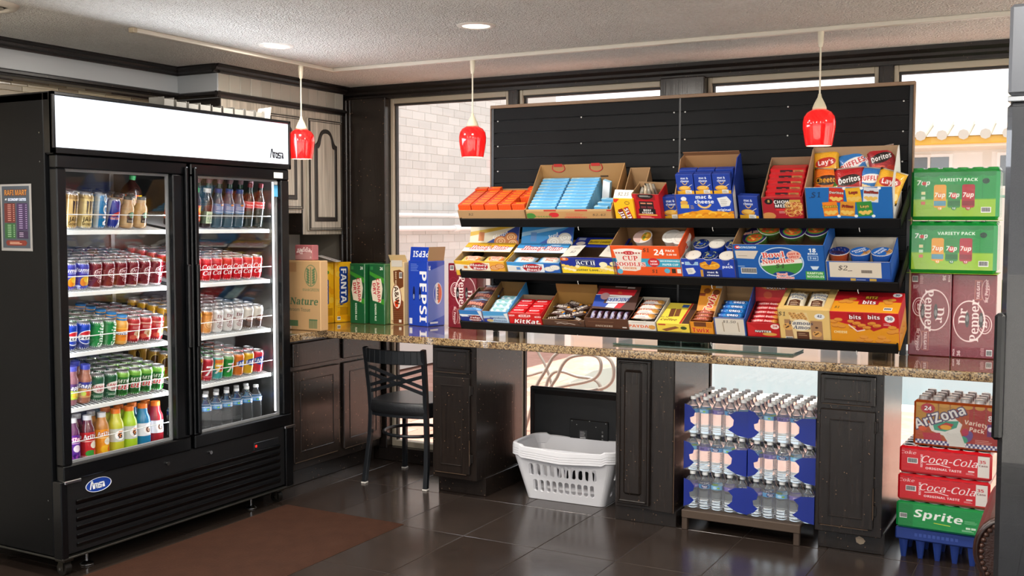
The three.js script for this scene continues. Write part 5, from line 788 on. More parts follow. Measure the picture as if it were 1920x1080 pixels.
{
  const pics = [['#c8301e', 'Doritos', '#f4f0e8'], ['#e9b02a', 'Lays', '#c8301e'], ['#d8dce4', 'Ruffles', '#c8301e'], ['#ea8420', 'Cheetos', '#f4d83a'], ['#d8902a', 'Fritos', '#c8301e'], ['#2f8a3a', 'Lays', '#f4e070']];
  const fr = region(232, 106, '#1a62ac', (c, w, h) => { R(c, 0, 0, w, h, '#1766b2'); HAND(c, '$1', 30, 24, 26, '#142a4a'); LN(c, [[10, 34], [26, 32]], '#142a4a', 1.5); pics.forEach(([bg, t, f], i) => { const x = 84 + (i % 3) * 46 - (i > 2 ? 18 : 0), y = 26 + (i > 2 ? 46 : 0); c.save(); c.translate(x, y); c.rotate(i % 2 ? -0.08 : 0.08); R(c, -20, -24, 40, 48, bg); T(c, t, 0, -8, 11, f, { stroke: '#3a1410', lw: 2 }); for (let k = 0; k < 5; k++) E(c, -12 + k * 6, 10 + (k % 2) * 5, 6, 5, '#e8c060'); c.restore(); E(c, x + 22, y + (i > 2 ? 24 : -22), 5, 5, '#f2f2f2'); }); });
  put(carton('chip_carton', 'large blue open carton of chip bags at right end of top shelf', { w: 0.385, d: 0.235, hf: 0.188, hb: 0.295, front: fr, keep: true, c: '#d9d9d2', right: '#d9d9d2', ci: '#a88e70', bend: 0.9 }), 0, -0.952);
  const bagArt = (bg, t, f, stroke, chip, band) => region(84, 104, bg, (c, w, h) => { R(c, 0, 0, w, h, bg); if (band) R(c, 0, 0, w, 26, band); R(c, 0, 0, w, 4, '#e8e4d8'); R(c, 0, h - 4, w, 4, '#e8e4d8'); E(c, 42, 40, 34, 16, stroke, -0.15); T(c, t, 42, 40, 22, f, { rot: -0.12, stroke, lw: 4, sx: t.length > 5 ? 0.85 : 1 }); for (let k = 0; k < 7; k++) E(c, 16 + (k * 23) % 58, 68 + (k * 17) % 24, 12, 9, chip[k % chip.length], k); });
  const A = { lays: bagArt('#edb52c', "Lay's", '#fff', '#c0281c', ['#f0cf62', '#e2b23a', '#f7dd8a']), dor: bagArt('#b01c22', 'Doritos', '#fff', '#1a1414', ['#d8702a', '#c9541e', '#e8943a']), ruf: bagArt('#2b78c4', 'RUFFLES', '#c9202a', '#f2f2f2', ['#e8d8a0', '#dcdce0', '#f0e8c8']), che: bagArt('#ee7a1c', 'Cheetos', '#f2b41e', '#2a160c', ['#c8201c', '#f2861c', '#e85a14']), green: bagArt('#2c8a3c', "Lay's", '#fff', '#c0281c', ['#f0cf62', '#8ac24a', '#3f9a3a']), hot: bagArt('#a81c26', 'Doritos', '#fff', '#1a1414', ['#d84a2a', '#e8683a', '#c8301e']), tan: bagArt('#c8c2b8', 'Ruffles', '#c9202a', '#f2f2f2', ['#e8d8a0', '#dcdce0', '#f0e8c8']) };
  const L = [['lays', -1.078, 0.13, 0.15, 0.08, 0.125, 'yellow potato chip bag at the upper left of the blue carton'], ['dor', -1.0, 0.16, 0.145, -0.1, 0.12, 'dark red corn chip bag behind the yellow bag in the blue carton'], ['ruf', -0.93, 0.14, 0.135, 0.35, 0.135, 'blue ridged chip bag lying across the middle of the blue carton'], ['hot', -0.82, 0.15, 0.16, 0.2, 0.125, 'red spicy chip bag at the upper right of the blue carton'], ['tan', -0.87, 0.185, 0.17, 0.6, 0.1, 'pale silver bag wedged at the back of the blue carton'], ['che', -1.075, 0.06, 0.085, -0.06, 0.13, 'orange cheese puff bag at front left of the blue carton'], ['green', -1.01, 0.05, 0.1, -0.3, 0.1, 'green potato chip bag between the orange and red bags'], ['dor', -0.955, 0.035, 0.09, 0.1, 0.135, 'bright red corn chip bag at front middle of the blue carton'], ['ruf', -0.88, 0.055, 0.1, -0.1, 0.12, 'blue and white ridged chip bag at front of the blue carton'], ['lays', -0.812, 0.02, 0.095, -0.3, 0.125, 'yellow chip bag leaning over the front right of the blue carton']];
  for (const [k, x, d, up, rz, w, label] of L) { const b = solo('chip_bag', bagGeo(w, w * 1.22, 0.04, A[k], '#fff'), m.foil, label, 'chip bag', 'chip bags in the blue carton'); put(b, 0, x, d + 0.02, up); b.rotation.set(-0.18, 0.05, rz); }
}
// ---- middle shelf
function bunBox(x, key, label, C) {
  const fr = region(190, 58, C.bg, (c, w, h) => { R(c, 0, 0, w, h, C.white); PG(c, [[0, 0], [w, 0], [w, 10], [110, 8], [50, 24], [0, 18]], C.top); R(c, 6, 26, 46, 26, '#dedad2'); R(c, 34, 30, 14, 16, C.thumb); E(c, 92, 32, 34, 24, '#b01c24'); T(c, 'Honey', 92, 23, 20, '#fff', { font: 'serif', skew: -0.2, stroke: '#8c1018', lw: 4 }); T(c, 'Buns', 94, 43, 20, '#fff', { font: 'serif', skew: -0.2, stroke: '#8c1018', lw: 4 }); R(c, 134, 4, 56, h - 4, C.panel); for (const [a, b] of [[152, 38], [172, 28]]) { E(c, a, b, 19, 15, C.bun); EO(c, a, b, 12, 9, C.glaze, 3); EO(c, a, b, 5, 4, C.glaze, 2.5); } });
  const strip = region(190, 46, C.top, (c, w, h) => { R(c, 0, 0, w, h, C.top); PG(c, [[0, h], [0, 24], [80, 30], [w, 20], [w, h]], '#eeeae2'); LN(c, [[0, 24], [80, 30], [w, 20]], '#2a3a5a', 1.5); T(c, 'Honey Buns', 98, 24, 24, '#fff', { font: 'serif', skew: -0.25, stroke: '#a8161e', lw: 5 }); HAND(c, '$1', 92, 10, 14); if (C.jumbo) T(c, 'JUMBO', 140, 9, 11, '#dfeaf6', { skew: -0.2 }); });
  const back = region(190, 70, C.back0, (c, w, h) => { R(c, 0, 0, w, h, C.back0); PG(c, [[60, h], [110, 44], [w, 4], [w, h]], C.back1); PG(c, [[0, 30], [w, 0], [w, 8], [0, 44]], C.sw); T(c, C.word, 118, 40, 17, '#fff', { rot: -0.3, font: 'serif' }); for (const [a, b, q] of [[122, 60, 26], [160, 46, 24], [168, 66, 22]]) { E(c, a, b, q, q * 0.66, C.bun); EO(c, a, b, q * 0.6, q * 0.4, C.glaze, 3.5); EO(c, a, b, q * 0.25, q * 0.18, C.glaze, 3); } R(c, 34, 30, 22, 30, C.thumb); });
  const w = 0.318, g = put(carton('bun_carton', label, { w, d: 0.262, hf: 0.088, hb: 0.1, front: fr, c: C.side, ci: '#b09468' }), 1, x);
  mesh('lid_strip', cbox(w - 0.01, 0.002, 0.092, 0.0005, { c: C.top, faces: { py: strip } }).applyMatrix4(M4(0, 0.108, -0.135, 0.12, 0, 0)), m.paper, g);
  mesh('raised_lid', cbox(w - 0.004, 0.12, 0.003, 0.0008, { c: C.back0, faces: { pz: back, nz: '#b09468' } }).applyMatrix4(M4(0, 0.15, -0.225, -0.62, 0, 0)), m.paper, g);
  const ba = region(90, 54, C.wrap, (c, W, h) => { R(c, 0, 0, W, h, C.wrap); R(c, 0, 0, 18, h, C.wrap2); E(c, 54, 28, 30, 22, C.bun); EO(c, 54, 28, 20, 14, C.glaze, 4); T(c, 'Honey', 54, 20, 16, '#c0281e', { font: 'serif', skew: -0.2, stroke: '#f4e8d8', lw: 3 }); T(c, 'Bun', 54, 36, 16, '#c0281e', { font: 'serif', skew: -0.2, stroke: '#f4e8d8', lw: 3 }); });
  const bg = bagGeo(0.14, 0.085, 0.04, ba, '#fff').translate(0, -0.0425, 0).rotateX(-Math.PI / 2);
  for (const s of [-1, 1]) { const b = solo('honey_bun', bg, m.foil, `wrapped honey bun lying ${s < 0 ? 'left' : 'right'} in the ${C.name} bun carton`, 'pastry', C.name + ' honey buns'); put(b, 1, x + s * 0.073, 0.05, 0.068, 0); }
}
bunBox(-2.905, 'y', 'yellow honey bun carton at far left of middle shelf', { name: 'yellow', bg: '#e6b83a', white: '#ece2cc', top: '#e0ac28', thumb: '#c97a3a', panel: '#e8a63a', bun: '#c8783a', glaze: '#f0c890', side: '#dcae3a', right: '#b79a6c', back0: '#e6dcc2', back1: '#203a8a', sw: '#dcb43a', word: 'Glazed', wrap: '#c9b07a', wrap2: '#e4d24a' });
bunBox(-2.575, 'b', 'blue jumbo honey bun carton second from left on middle shelf', { name: 'blue', bg: '#3f8ad0', white: '#e2e8ee', top: '#3f93cf', thumb: '#5a8ac4', panel: '#2a5cb0', bun: '#d8d2c6', glaze: '#f2efe8', side: '#2f6fb8', right: '#6a8cc0', back0: '#2f8fd0', back1: '#1d4fa8', sw: '#9cc8e6', word: 'Iced', wrap: '#a8c4d8', wrap2: '#4f9cd4', jumbo: true });
{
  const fr = region(190, 74, '#1c2f90', (c, w, h) => { R(c, 0, 0, w, h, '#1d2f92'); PG(c, [[0, 48], [70, 38], [110, 44], [w, 40], [w, h], [0, h]], '#efd028'); R(c, 52, 8, 68, 32, '#10205a'); c.strokeStyle = '#f0f0f0'; c.lineWidth = 2; c.setLineDash([3, 2]); c.strokeRect(55, 11, 62, 26); c.setLineDash([]); T(c, 'ACT II', 86, 25, 22, '#fff', { font: 'serif', sx: 0.95 }); T(c, 'Butter Lovers', 94, 57, 14, '#1d2440', { sx: 1.0 }); for (let i = 0; i < 16; i++) E(c, i < 8 ? 8 + i * 7 : 134 + (i - 8) * 7, 38 + (i * 13) % 22, 8, 7, i % 2 ? '#f4e6b4' : '#e9c75a'); E(c, 146, 30, 14, 12, '#f6ebc0'); E(c, 180, 26, 12, 10, '#f0dfa0'); E(c, 14, 8, 16, 8, '#d8661c'); T(c, '32', 14, 8, 10, '#fff'); });
  const st = region(190, 34, '#1c2f90', (c, w, h) => { R(c, 0, 0, w, h, '#1a2a86'); PG(c, [[52, 8], [128, 6], [136, 15], [128, 26], [52, 24]], '#ecc62a'); T(c, 'Butter Lovers', 90, 16, 11, '#4a3210', { skew: -0.15 }); E(c, 26, 22, 16, 7, '#d8c8c0'); E(c, 168, 24, 14, 6, '#d8b8a8'); R(c, 8, 2, 26, 9, '#9aa0b8'); });
  const g = put(carton('popcorn_carton', 'dark blue and yellow popcorn carton with white flaps, middle shelf', { w: 0.315, d: 0.255, hf: 0.122, hb: 0.1, front: fr, c: '#1a2a80', ci: '#7f6248' }), 1, -2.25);
  mesh('rear_top', cbox(0.31, 0.002, 0.1, 0, { c: '#1a2a80', faces: { py: st } }).applyMatrix4(M4(0, 0.118, -0.195, 0.1, 0, 0)), m.paper, g);
  for (const s of [-1, 1]) mesh('white_flap', cbox(0.09, 0.0015, 0.13, 0, { c: '#d6d2c6', faces: { py: region(56, 60, '#d8d3c8', (c) => { if (s < 0) { SMALL(c, 22, 12, 26, 2, '#7a7468', 6); HAND(c, '$2', 30, 36, 16); } else SMALL(c, 12, 14, 34, 3, '#7a7468', 7); }) } }).applyMatrix4(M4(s * 0.108, 0.124, -0.075, 0, 0, -s * 0.06)), m.paper, g);
}
{
  const fr = region(212, 108, '#e8541f', (c, w, h) => { R(c, 0, 0, w, h, '#e9561f'); R(c, 0, 46, w, 30, '#3aa0c0'); PG(c, [[8, 14], [98, 20], [86, 88], [70, 94], [22, 92]], '#e8ddd2'); E(c, 54, 17, 46, 7, '#f2ece4'); E(c, 56, 26, 18, 7, '#c8242a'); T(c, 'NISSIN', 56, 26, 7, '#fff'); for (let i = 0; i < 9; i++) R(c, 14 + i * 9, 24, 5, 5, '#b04038'); T(c, 'CUP', 58, 46, 24, '#c8302c', { font: 'serif', stroke: '#f4e6dc', lw: 3 }); T(c, 'NOODLES', 54, 67, 20, '#c8302c', { font: 'serif', stroke: '#f4e6dc', lw: 3 }); T(c, 'CHICKEN', 52, 84, 10, '#d86a2a'); T(c, '24', 150, 22, 30, '#fff'); T(c, 'PACK', 184, 16, 11, '#fff'); T(c, '2.25 OZ', 188, 30, 9, '#fff'); HAND(c, '$1', 112, 14, 20); HAND(c, '$1', 130, 92, 18); E(c, 130, 60, 18, 16, '#c8242a'); T(c, 'NEW', 130, 56, 9, '#fff'); T(c, 'LOOK!', 130, 66, 8, '#fff'); T(c, 'MICROWAVABLE', 180, 54, 9, '#e8f6fa', { sx: 0.85 }); T(c, 'PAPER CUP', 180, 67, 11, '#e8f6fa', { sx: 0.85 }); E(c, 168, 90, 9, 9, '#5fb0d0'); R(c, 182, 82, 12, 16, '#3a2a1a'); R(c, 198, 82, 12, 16, '#e8e4dc'); E(c, 20, 96, 9, 10, '#5fb0d0'); });
  const sd = region(100, 108, '#e8541f', (c, w, h) => { R(c, 0, 0, w, h, '#e9561f'); R(c, 0, 60, w, 26, '#3aa0c0'); E(c, 52, 60, 34, 34, '#efe6dc'); T(c, 'CUP', 52, 50, 20, '#c8302c', { font: 'serif' }); E(c, 54, 34, 14, 6, '#c8242a'); });
  const g = put(carton('noodle_carton', 'orange cup noodle carton in the middle of the middle shelf', { w: 0.365, d: 0.24, hf: 0.193, hb: 0.235, front: fr, c: '#e2521e', ci: '#93704a' }), 1, -1.93);
  mesh('side_print', cbox(0.001, 0.185, 0.2, 0, { c: '#e2521e', faces: { px: sd } }).translate(0.1835, 0.1, -0.115), m.paper, g);
  const lid = region(60, 60, '#d8ccc4', (c) => { E(c, 30, 30, 30, 30, '#d9cdc4'); R(c, 0, 0, 28, 60, '#c9a8a0'); E(c, 42, 30, 15, 20, '#c98a2a'); for (let i = 0; i < 8; i++) E(c, 36 + (i * 7) % 14, 18 + (i * 11) % 26, 4, 4, i % 2 ? '#e8b84a' : '#7a8a3a'); }), lid2 = region(60, 60, '#e8e4dc', (c) => { E(c, 30, 30, 30, 30, '#e6e2da'); EO(c, 30, 30, 20, 20, '#cfc8be', 2); });
  const cup = (reg) => { const o = new THREE.Group(); mesh('cup', lathe([[0, 0], [0.034, 0], [0.047, 0.11], [0.05, 0.112]], 24, { c: '#e8ddd4' }), m.gloss, o); mesh('lid', discTop(0.049, 0.1125, reg), m.gloss, o); return o; };
  [[-1.99, 0.16, lid, 'noodle cup with printed lid at left of the orange carton'], [-1.835, 0.165, lid2, 'noodle cup with plain white lid at right of the orange carton'], [-1.78, 0.15, lid2, 'noodle cup against the right side of the orange carton']].forEach(([x, d, r, l]) => { const o = cup(r); o.name = numbered('noodle_cup'); scene.add(o); tag(o, l, 'noodle cup', 'cups in the orange carton'); put(o, 1, x, d + 0.02, 0.07); o.rotation.x = TILT + 0.3; });
}
function discTop(r, y, reg, seg = 28) { // flat round lid with print
  const pos = [], uv = [], cl = []; for (let i = 0; i < seg; i++) { const a = i / seg * 6.28319, b = (i + 1) / seg * 6.28319; for (const [s, c] of [[0, 0], [Math.sin(a), Math.cos(a)], [Math.sin(b), Math.cos(b)]]) { pos.push(s * r, y, c * r); uv.push(reg.u0 + (reg.u1 - reg.u0) * (0.5 + s / 2 * 0.98), reg.v0 + (reg.v1 - reg.v0) * (0.5 - c / 2 * 0.98)); cl.push(1, 1, 1); } }
  const g = new THREE.BufferGeometry(); g.setAttribute('position', new THREE.Float32BufferAttribute(pos, 3)); g.setAttribute('uv', new THREE.Float32BufferAttribute(uv, 2)); g.setAttribute('color', new THREE.Float32BufferAttribute(cl, 3)); g.computeVertexNormals(); return merge([g, lathe([[r, y], [r * 1.03, y - 0.003], [r * 0.99, y - 0.006]], seg, { c: '#d8d8d6' })]);
}
function cupThing(name, label, category, group, body, rTop, rBot, h, lid, lidMat) { const o = thing(name, label, category, [0, 0, 0], 0, group); mesh('bowl', lathe([[0, 0], [rBot, 0], [rTop, h - 0.004], [rTop * 1.02, h]], 26, { c: body }), m.gloss, o); mesh('lid', discTop(rTop * 0.99, h + 0.001, lid), lidMat || m.gloss, o); return o; }
{
  const fr = region(168, 72, '#1d3a9e', (c, w, h) => { R(c, 0, 0, w, h, '#1c3fae'); E(c, 86, 26, 30, 18, '#e29a28'); for (let i = 0; i < 8; i++) { c.strokeStyle = i % 2 ? '#f4bd3e' : '#c97a14'; c.lineWidth = 4; c.beginPath(); c.arc(64 + i * 6, 24 + (i % 3) * 4, 8, 3.5, 6); c.stroke(); } T(c, '12', 136, 16, 15, '#fff'); T(c, 'pack', 138, 30, 14, '#fff'); R(c, 66, 42, 54, 30, '#16286c'); T(c, 'mac &', 92, 53, 11, '#fff'); T(c, 'cheese', 92, 65, 11, '#fff'); PG(c, [[12, 40], [36, 36], [42, 54], [34, 62], [18, 64]], '#e6e4e0'); SMALL(c, 18, 44, 16, 3, '#8a8478', 5); R(c, 12, 12, 40, 14, '#9fc4e4'); R(c, 2, 14, 7, 8, '#dfe6f0'); R(c, 56, 44, 8, 28, '#c9923a'); });
  put(carton('macaroni_carton', 'blue carton of twelve macaroni cups with white inside, middle shelf', { w: 0.286, d: 0.24, hf: 0.128, hb: 0.135, front: fr, c: '#1b3a9c', ci: '#d2cec6' }), 1, -1.605);
  const lidW = region(56, 56, '#e8e4da', (c) => { E(c, 28, 28, 28, 28, '#e6e2d8'); EO(c, 28, 28, 24, 24, '#cfcabf', 2); T(c, '1', 28, 28, 12, '#a8a298', { bold: false }); }), lidB = region(56, 56, '#1d2f6e', (c) => { R(c, 0, 0, 56, 56, '#1a2c66'); for (let i = 0; i < 9; i++) { c.strokeStyle = i % 2 ? '#b8b070' : '#8f9a6a'; c.lineWidth = 3.5; c.beginPath(); c.arc(8 + (i * 19) % 46, 8 + (i * 13) % 46, 6, i, i + 2.6); c.stroke(); } E(c, 28, 30, 7, 5, '#2f4fb4'); });
  let k = 0; for (const [x, d, l] of [[-1.69, 0.05, 0], [-1.605, 0.05, 1], [-1.52, 0.05, 0], [-1.675, 0.14, 1], [-1.595, 0.14, 0], [-1.512, 0.14, 1]]) { const o = cupThing('macaroni_cup', `macaroni cup with ${l ? 'noodle patterned' : 'white'} lid, ${ORD[k % 3]} from left in ${k < 3 ? 'front' : 'rear'} row of blue carton`, 'food cup', 'macaroni cups', '#2448b4', 0.039, 0.034, 0.118, l ? lidB : lidW); put(o, 1, x, d, 0.016 + (k > 2 ? 0.02 : 0)); o.rotation.x = TILT + 0.15; k++; }
}
{
  const fr = region(250, 122, '#1a5aa8', (c, w, h) => {
    R(c, 0, 0, w, h, '#1559a8'); E(c, 132, 62, 62, 54, '#cfe2f2'); E(c, 132, 62, 59, 51, '#1a4f9c'); c.save(); c.beginPath(); c.ellipse(132, 62, 58, 50, 0, 0, 7); c.clip(); PG(c, [[70, 66], [196, 46], [188, 74], [74, 88]], '#e8e4da'); PG(c, [[74, 78], [196, 62], [188, 130], [84, 130]], '#3f8f3a'); E(c, 138, 112, 34, 18, '#173f86'); c.restore(); T(c, 'Bowl', 112, 36, 25, '#d8342e', { font: 'serif', rot: -0.1, stroke: '#f4ece4', lw: 4 }); T(c, 'Noodles', 124, 58, 22, '#d8342e', { font: 'serif', rot: -0.1, stroke: '#f4ece4', lw: 4 }); E(c, 168, 36, 20, 16, '#e8b4a4'); T(c, 'HOT &', 168, 32, 10, '#c0241e', { rot: -0.1 }); T(c, 'SPICY', 168, 43, 10, '#c0241e', { rot: -0.1 }); HAND(c, '$4', 128, 76, 22); T(c, 'Bowl', 132, 106, 12, '#e8504a', { font: 'serif', stroke: '#f4ece4', lw: 2 }); T(c, 'Noodles', 140, 117, 12, '#e8504a', { font: 'serif', stroke: '#f4ece4', lw: 2 });
    E(c, 14, 10, 8, 7, '#d8342e'); E(c, 14, 10, 3, 3, '#fff'); T(c, 'NONGSHIM', 42, 11, 10, '#dfe8f2', { sx: 0.9 }); PG(c, [[6, 22], [72, 22], [58, 52], [8, 50]], '#d4cabd'); SMALL(c, 14, 40, 34, 1, '#9a8f80'); SMALL(c, 10, 78, 26, 1, '#dfe8f2'); BAR(c, 18, 84, 44, 22); T(c, '18', 218, 18, 19, '#fff'); T(c, 'BOWLS', 219, 30, 8, '#fff'); c.strokeStyle = '#dfe8f2'; c.lineWidth = 1.5; c.strokeRect(206, 38, 26, 15); T(c, '3 oz', 219, 46, 10, '#dfe8f2'); PG(c, [[210, 74], [234, 74], [228, 86], [216, 86]], '#cfe0ee'); R(c, 196, 92, 50, 30, '#3f9a4a'); T(c, 'RAMYUN', 221, 100, 10, '#e8f2e0'); T(c, 'NOODLES', 222, 112, 10, '#e8f2e0');
  });
  put(carton('noodle_carton', 'wide blue bowl noodle carton with eighteen bowls, middle shelf', { w: 0.43, d: 0.24, hf: 0.208, hb: 0.245, front: fr, c: '#144f96', ci: '#97744e' }), 1, -1.265);
  const lid = region(80, 80, '#2a1c4a', (c) => { E(c, 40, 40, 40, 40, '#2c1f52'); E(c, 40, 50, 28, 20, '#3f8a3a'); E(c, 40, 50, 24, 16, '#b8562a'); for (let i = 0; i < 10; i++) E(c, 24 + (i * 13) % 34, 42 + (i * 7) % 16, 4, 3, ['#e8a84a', '#d86a2a', '#6a8a3a'][i % 3]); T(c, 'Bowl Noodles', 40, 24, 14, '#e86a4a', { font: 'serif', rot: -0.1, stroke: '#f4ece4', lw: 2 }); }), lid2 = region(80, 80, '#b8622a', (c) => { E(c, 40, 40, 40, 40, '#5a8a34'); E(c, 40, 40, 34, 34, '#b8602c'); for (let i = 0; i < 26; i++) E(c, 14 + (i * 17) % 54, 14 + (i * 23) % 54, 5, 4, ['#e8a84a', '#d86a2a', '#6a8a3a', '#c8402a'][i % 4]); });
  [[-1.40, 0.17, lid, 0.15, 'purple lidded noodle bowl at the left of the wide blue carton'], [-1.345, 0.2, lid2, 0.19, 'noodle bowl with red soup picture in the wide blue carton'], [-1.225, 0.17, lid, 0.185, 'purple lidded noodle bowl in the middle of the wide blue carton'], [-1.11, 0.185, lid, 0.19, 'purple lidded noodle bowl at the right of the wide blue carton']].forEach(([x, d, r, up, l]) => { const o = cupThing('noodle_bowl', l, 'noodle bowl', 'bowls in the blue carton', '#3f8a3a', 0.064, 0.048, 0.06, r); put(o, 1, x, d, up - 0.02); o.rotation.set(TILT + 0.35, 0, rr(-0.15, 0.15)); });
}
{
  const fr = region(168, 70, '#d8d2c6', (c, w, h) => { R(c, 0, 0, w, h, '#1d52a8'); R(c, 8, 2, w - 32, h - 14, '#d9d1c2'); HAND(c, '$2', 44, 24, 24); LN(c, [[56, 34], [68, 33]], '#2a2320', 1.5); for (let i = 0; i < 14; i++) R(c, 92 + i * 2, 30, 1.2, 11, '#3a342e'); R(c, 0, h - 9, w, 9, '#1a3a8c'); R(c, 62, h - 9, 14, 9, '#c9a24a'); R(c, 112, h - 9, 18, 9, '#c9a24a'); SMALL(c, 78, h - 5, 32, 1, '#e8eef6'); });
  put(carton('cereal_carton', 'blue carton with a white price front and cereal bowls, middle shelf right', { w: 0.284, d: 0.22, hf: 0.128, hb: 0.15, front: fr, keep: true, c: '#1d52a8', ci: '#c9c0b0', bend: 0.9 }), 1, -0.905);
  const l1 = region(70, 70, '#1a2f72', (c) => { E(c, 35, 35, 35, 35, '#1c3276'); for (let i = 0; i < 26; i++) E(c, 8 + (i * 19) % 56, 8 + (i * 13) % 56, 1.8, 1.4, '#d8a8a0'); E(c, 35, 48, 26, 12, '#3a2a4a'); }), l2 = region(70, 70, '#2a62b4', (c) => { E(c, 35, 35, 35, 35, '#2a66bc'); PG(c, [[34, 66], [66, 26], [70, 50], [50, 68]], '#c8a070'); for (let i = 0; i < 8; i++) E(c, 46 + (i * 7) % 20, 40 + (i * 11) % 20, 4, 3, '#9a6a3a'); T(c, 'FROSTED', 30, 24, 12, '#fff', { rot: -0.5 }); T(c, 'FLAKES', 36, 36, 12, '#fff', { rot: -0.5 }); });
  [[-1.0, l1, '#a84a24', 'dark blue speckled cereal bowl at left in the white fronted carton'], [-0.906, l2, '#2456a8', 'blue frosted cereal bowl in the middle of the white fronted carton'], [-0.812, l2, '#2456a8', 'blue cereal bowl at right in the white fronted carton']].forEach(([x, r, b, l], i) => { const o = cupThing('cereal_bowl', l, 'cereal bowl', 'cereal bowls', b, 0.046, 0.036, 0.1, r); put(o, 1, x, 0.075, 0.045, i * 0.4 - 0.2); });
}
// ---- bottom shelf
const trayOf = (name, label, x, o) => put(carton(name, label, o), 2, x, o.back || 0);
const many = (name, geo, mat, list, label, category, group) => list.forEach(([x, d, up, ry = 0, rz = 0], i) => { const b = solo(name, geo, mat, label(i), category, group); put(b, 2, x, d, up, ry); b.rotation.z = rz; });
{
  const fr = region(92, 62, '#1f4fa8', (c, w, h) => { R(c, 0, 0, w, h, '#2f7ac0'); PG(c, [[0, 26], [w, 22], [w, h], [0, h]], '#1c2f80'); R(c, 0, 22, w, 5, '#e4e6ea'); E(c, 62, 44, 24, 18, '#7a1c1e'); T(c, 'Fudge', 62, 38, 13, '#fff', { font: 'serif' }); T(c, 'Donuts', 60, 51, 13, '#fff', { font: 'serif' }); PG(c, [[0, 28], [28, 24], [40, 34], [10, 36]], '#dfe6ee'); PG(c, [[74, 0], [92, 0], [92, 62]], '#d8dade'); });
  trayOf('donut_carton', 'blue and maroon donut carton at far left of bottom shelf', -2.958, { w: 0.15, d: 0.26, hf: 0.1, hb: 0.11, front: fr, c: '#2a63a8', ci: '#7a5c40' });
  const wr = region(84, 54, '#5a3a34', (c, w, h) => { R(c, 0, 0, w, h, '#5d4038'); for (let i = 0; i < 8; i++) E(c, 8 + i * 10, 14 + (i % 2) * 24, 10, 9, i % 2 ? '#3f2620' : '#4a3a52'); T(c, 'Donuts', 44, 26, 18, '#e8b49a', { font: 'serif', skew: -0.2, stroke: '#8a2a24', lw: 4 }); R(c, 0, h - 10, w, 10, '#4f8ac0'); });
  const g = bagGeo(0.135, 0.1, 0.05, wr, '#fff').translate(0, -0.05, 0).rotateX(-Math.PI / 2 + 0.25);
  many('donut_pack', g, m.foil, [[-2.958, 0.07, 0.09], [-2.952, 0.155, 0.098], [-2.935, 0.23, 0.1]], (i) => `brown clear-wrapped donut pack, ${ORD[i]} from the front in the blue maroon carton`, 'donut pack', 'chocolate donut packs');
  const fr2 = region(92, 62, '#3f93d0', (c, w, h) => { R(c, 0, 0, w, h, '#4a9cd4'); PG(c, [[0, 26], [w, 18], [w, h], [0, h]], '#a8c4dc'); PG(c, [[0, 40], [40, 34], [20, h], [0, h]], '#2a3f9a'); E(c, 24, 50, 12, 8, '#c9b27a'); T(c, 'Powdered', 56, 34, 13, '#3a4f7c', { font: 'serif', skew: -0.2 }); T(c, 'Donuts', 60, 49, 13, '#3a4f7c', { font: 'serif', skew: -0.2 }); PG(c, [[76, 10], [92, 4], [92, 62]], '#e4e4e2'); });
  trayOf('donut_carton', 'pale blue powdered donut carton, second on the bottom shelf', -2.802, { w: 0.162, d: 0.262, hf: 0.1, hb: 0.15, front: fr2, c: '#3a7cb8', ci: '#8a683c' });
  const wr2 = region(84, 40, '#a8c8cc', (c, w, h) => { R(c, 0, 0, w, h, '#a9ccd2'); for (let i = 0; i < 7; i++) E(c, 8 + i * 12, 20, 8, 11, i % 2 ? '#dfeaec' : '#7fb0c4'); R(c, 20, 14, 44, 10, '#8ec4c0'); });
  many('donut_pack', bagGeo(0.14, 0.05, 0.04, wr2, '#fff').translate(0, -0.025, 0).rotateX(-Math.PI / 2 + 0.2), m.foil, [[-2.802, 0.045, 0.075], [-2.8, 0.085, 0.082], [-2.805, 0.125, 0.086], [-2.79, 0.165, 0.088]], (i) => `pale blue wrapped donut pack, ${ORD[i]} from the front in the pale carton`, 'donut pack', 'powdered donut packs');
}
{
  const kk = (c, x, y, s) => { c.save(); c.translate(x, y); E(c, 0, 0, s * 1.5, s * 0.62, '#e8e2da', -0.08); E(c, 0, 0, s * 1.4, s * 0.54, '#c8141c', -0.08); T(c, 'KitKat', 0, 0, s * 0.95, '#fff', { skew: -0.2, rot: -0.08 }); c.restore(); };
  const fr = region(124, 62, '#c8141c', (c, w, h) => { R(c, 0, 0, w, h, '#cf1a1e'); kk(c, 62, 14, 16); kk(c, 10, 14, 10); kk(c, 114, 16, 10); T(c, 'KitKat', 66, 45, 32, '#fff', { skew: -0.2, stroke: '#8c0c12', lw: 5 }); E(c, 112, 54, 8, 4, '#e8c8a8'); });
  trayOf('chocolate_carton', 'bright red wafer bar carton on the bottom shelf', -2.622, { w: 0.2, d: 0.2, hf: 0.098, hb: 0.105, front: fr, c: '#c4161c', ci: '#8c7660' });
  const top = region(64, 40, '#cc181e', (c) => kk(c, 32, 20, 16));
  const g = cbox(0.088, 0.016, 0.05, 0.004, { c: '#c4161c', faces: { py: top } });
  const l = []; for (let r = 0; r < 3; r++) for (const x of [-2.67, -2.576]) l.push([x, 0.035 + r * 0.052, 0.09]);
  many('wafer_bar', g, m.gloss, l, (i) => `red wafer bar on top, ${i % 2 ? 'right' : 'left'} column, ${ORD[i >> 1]} row of the red carton`, 'chocolate bar', 'red wafer bars');
}
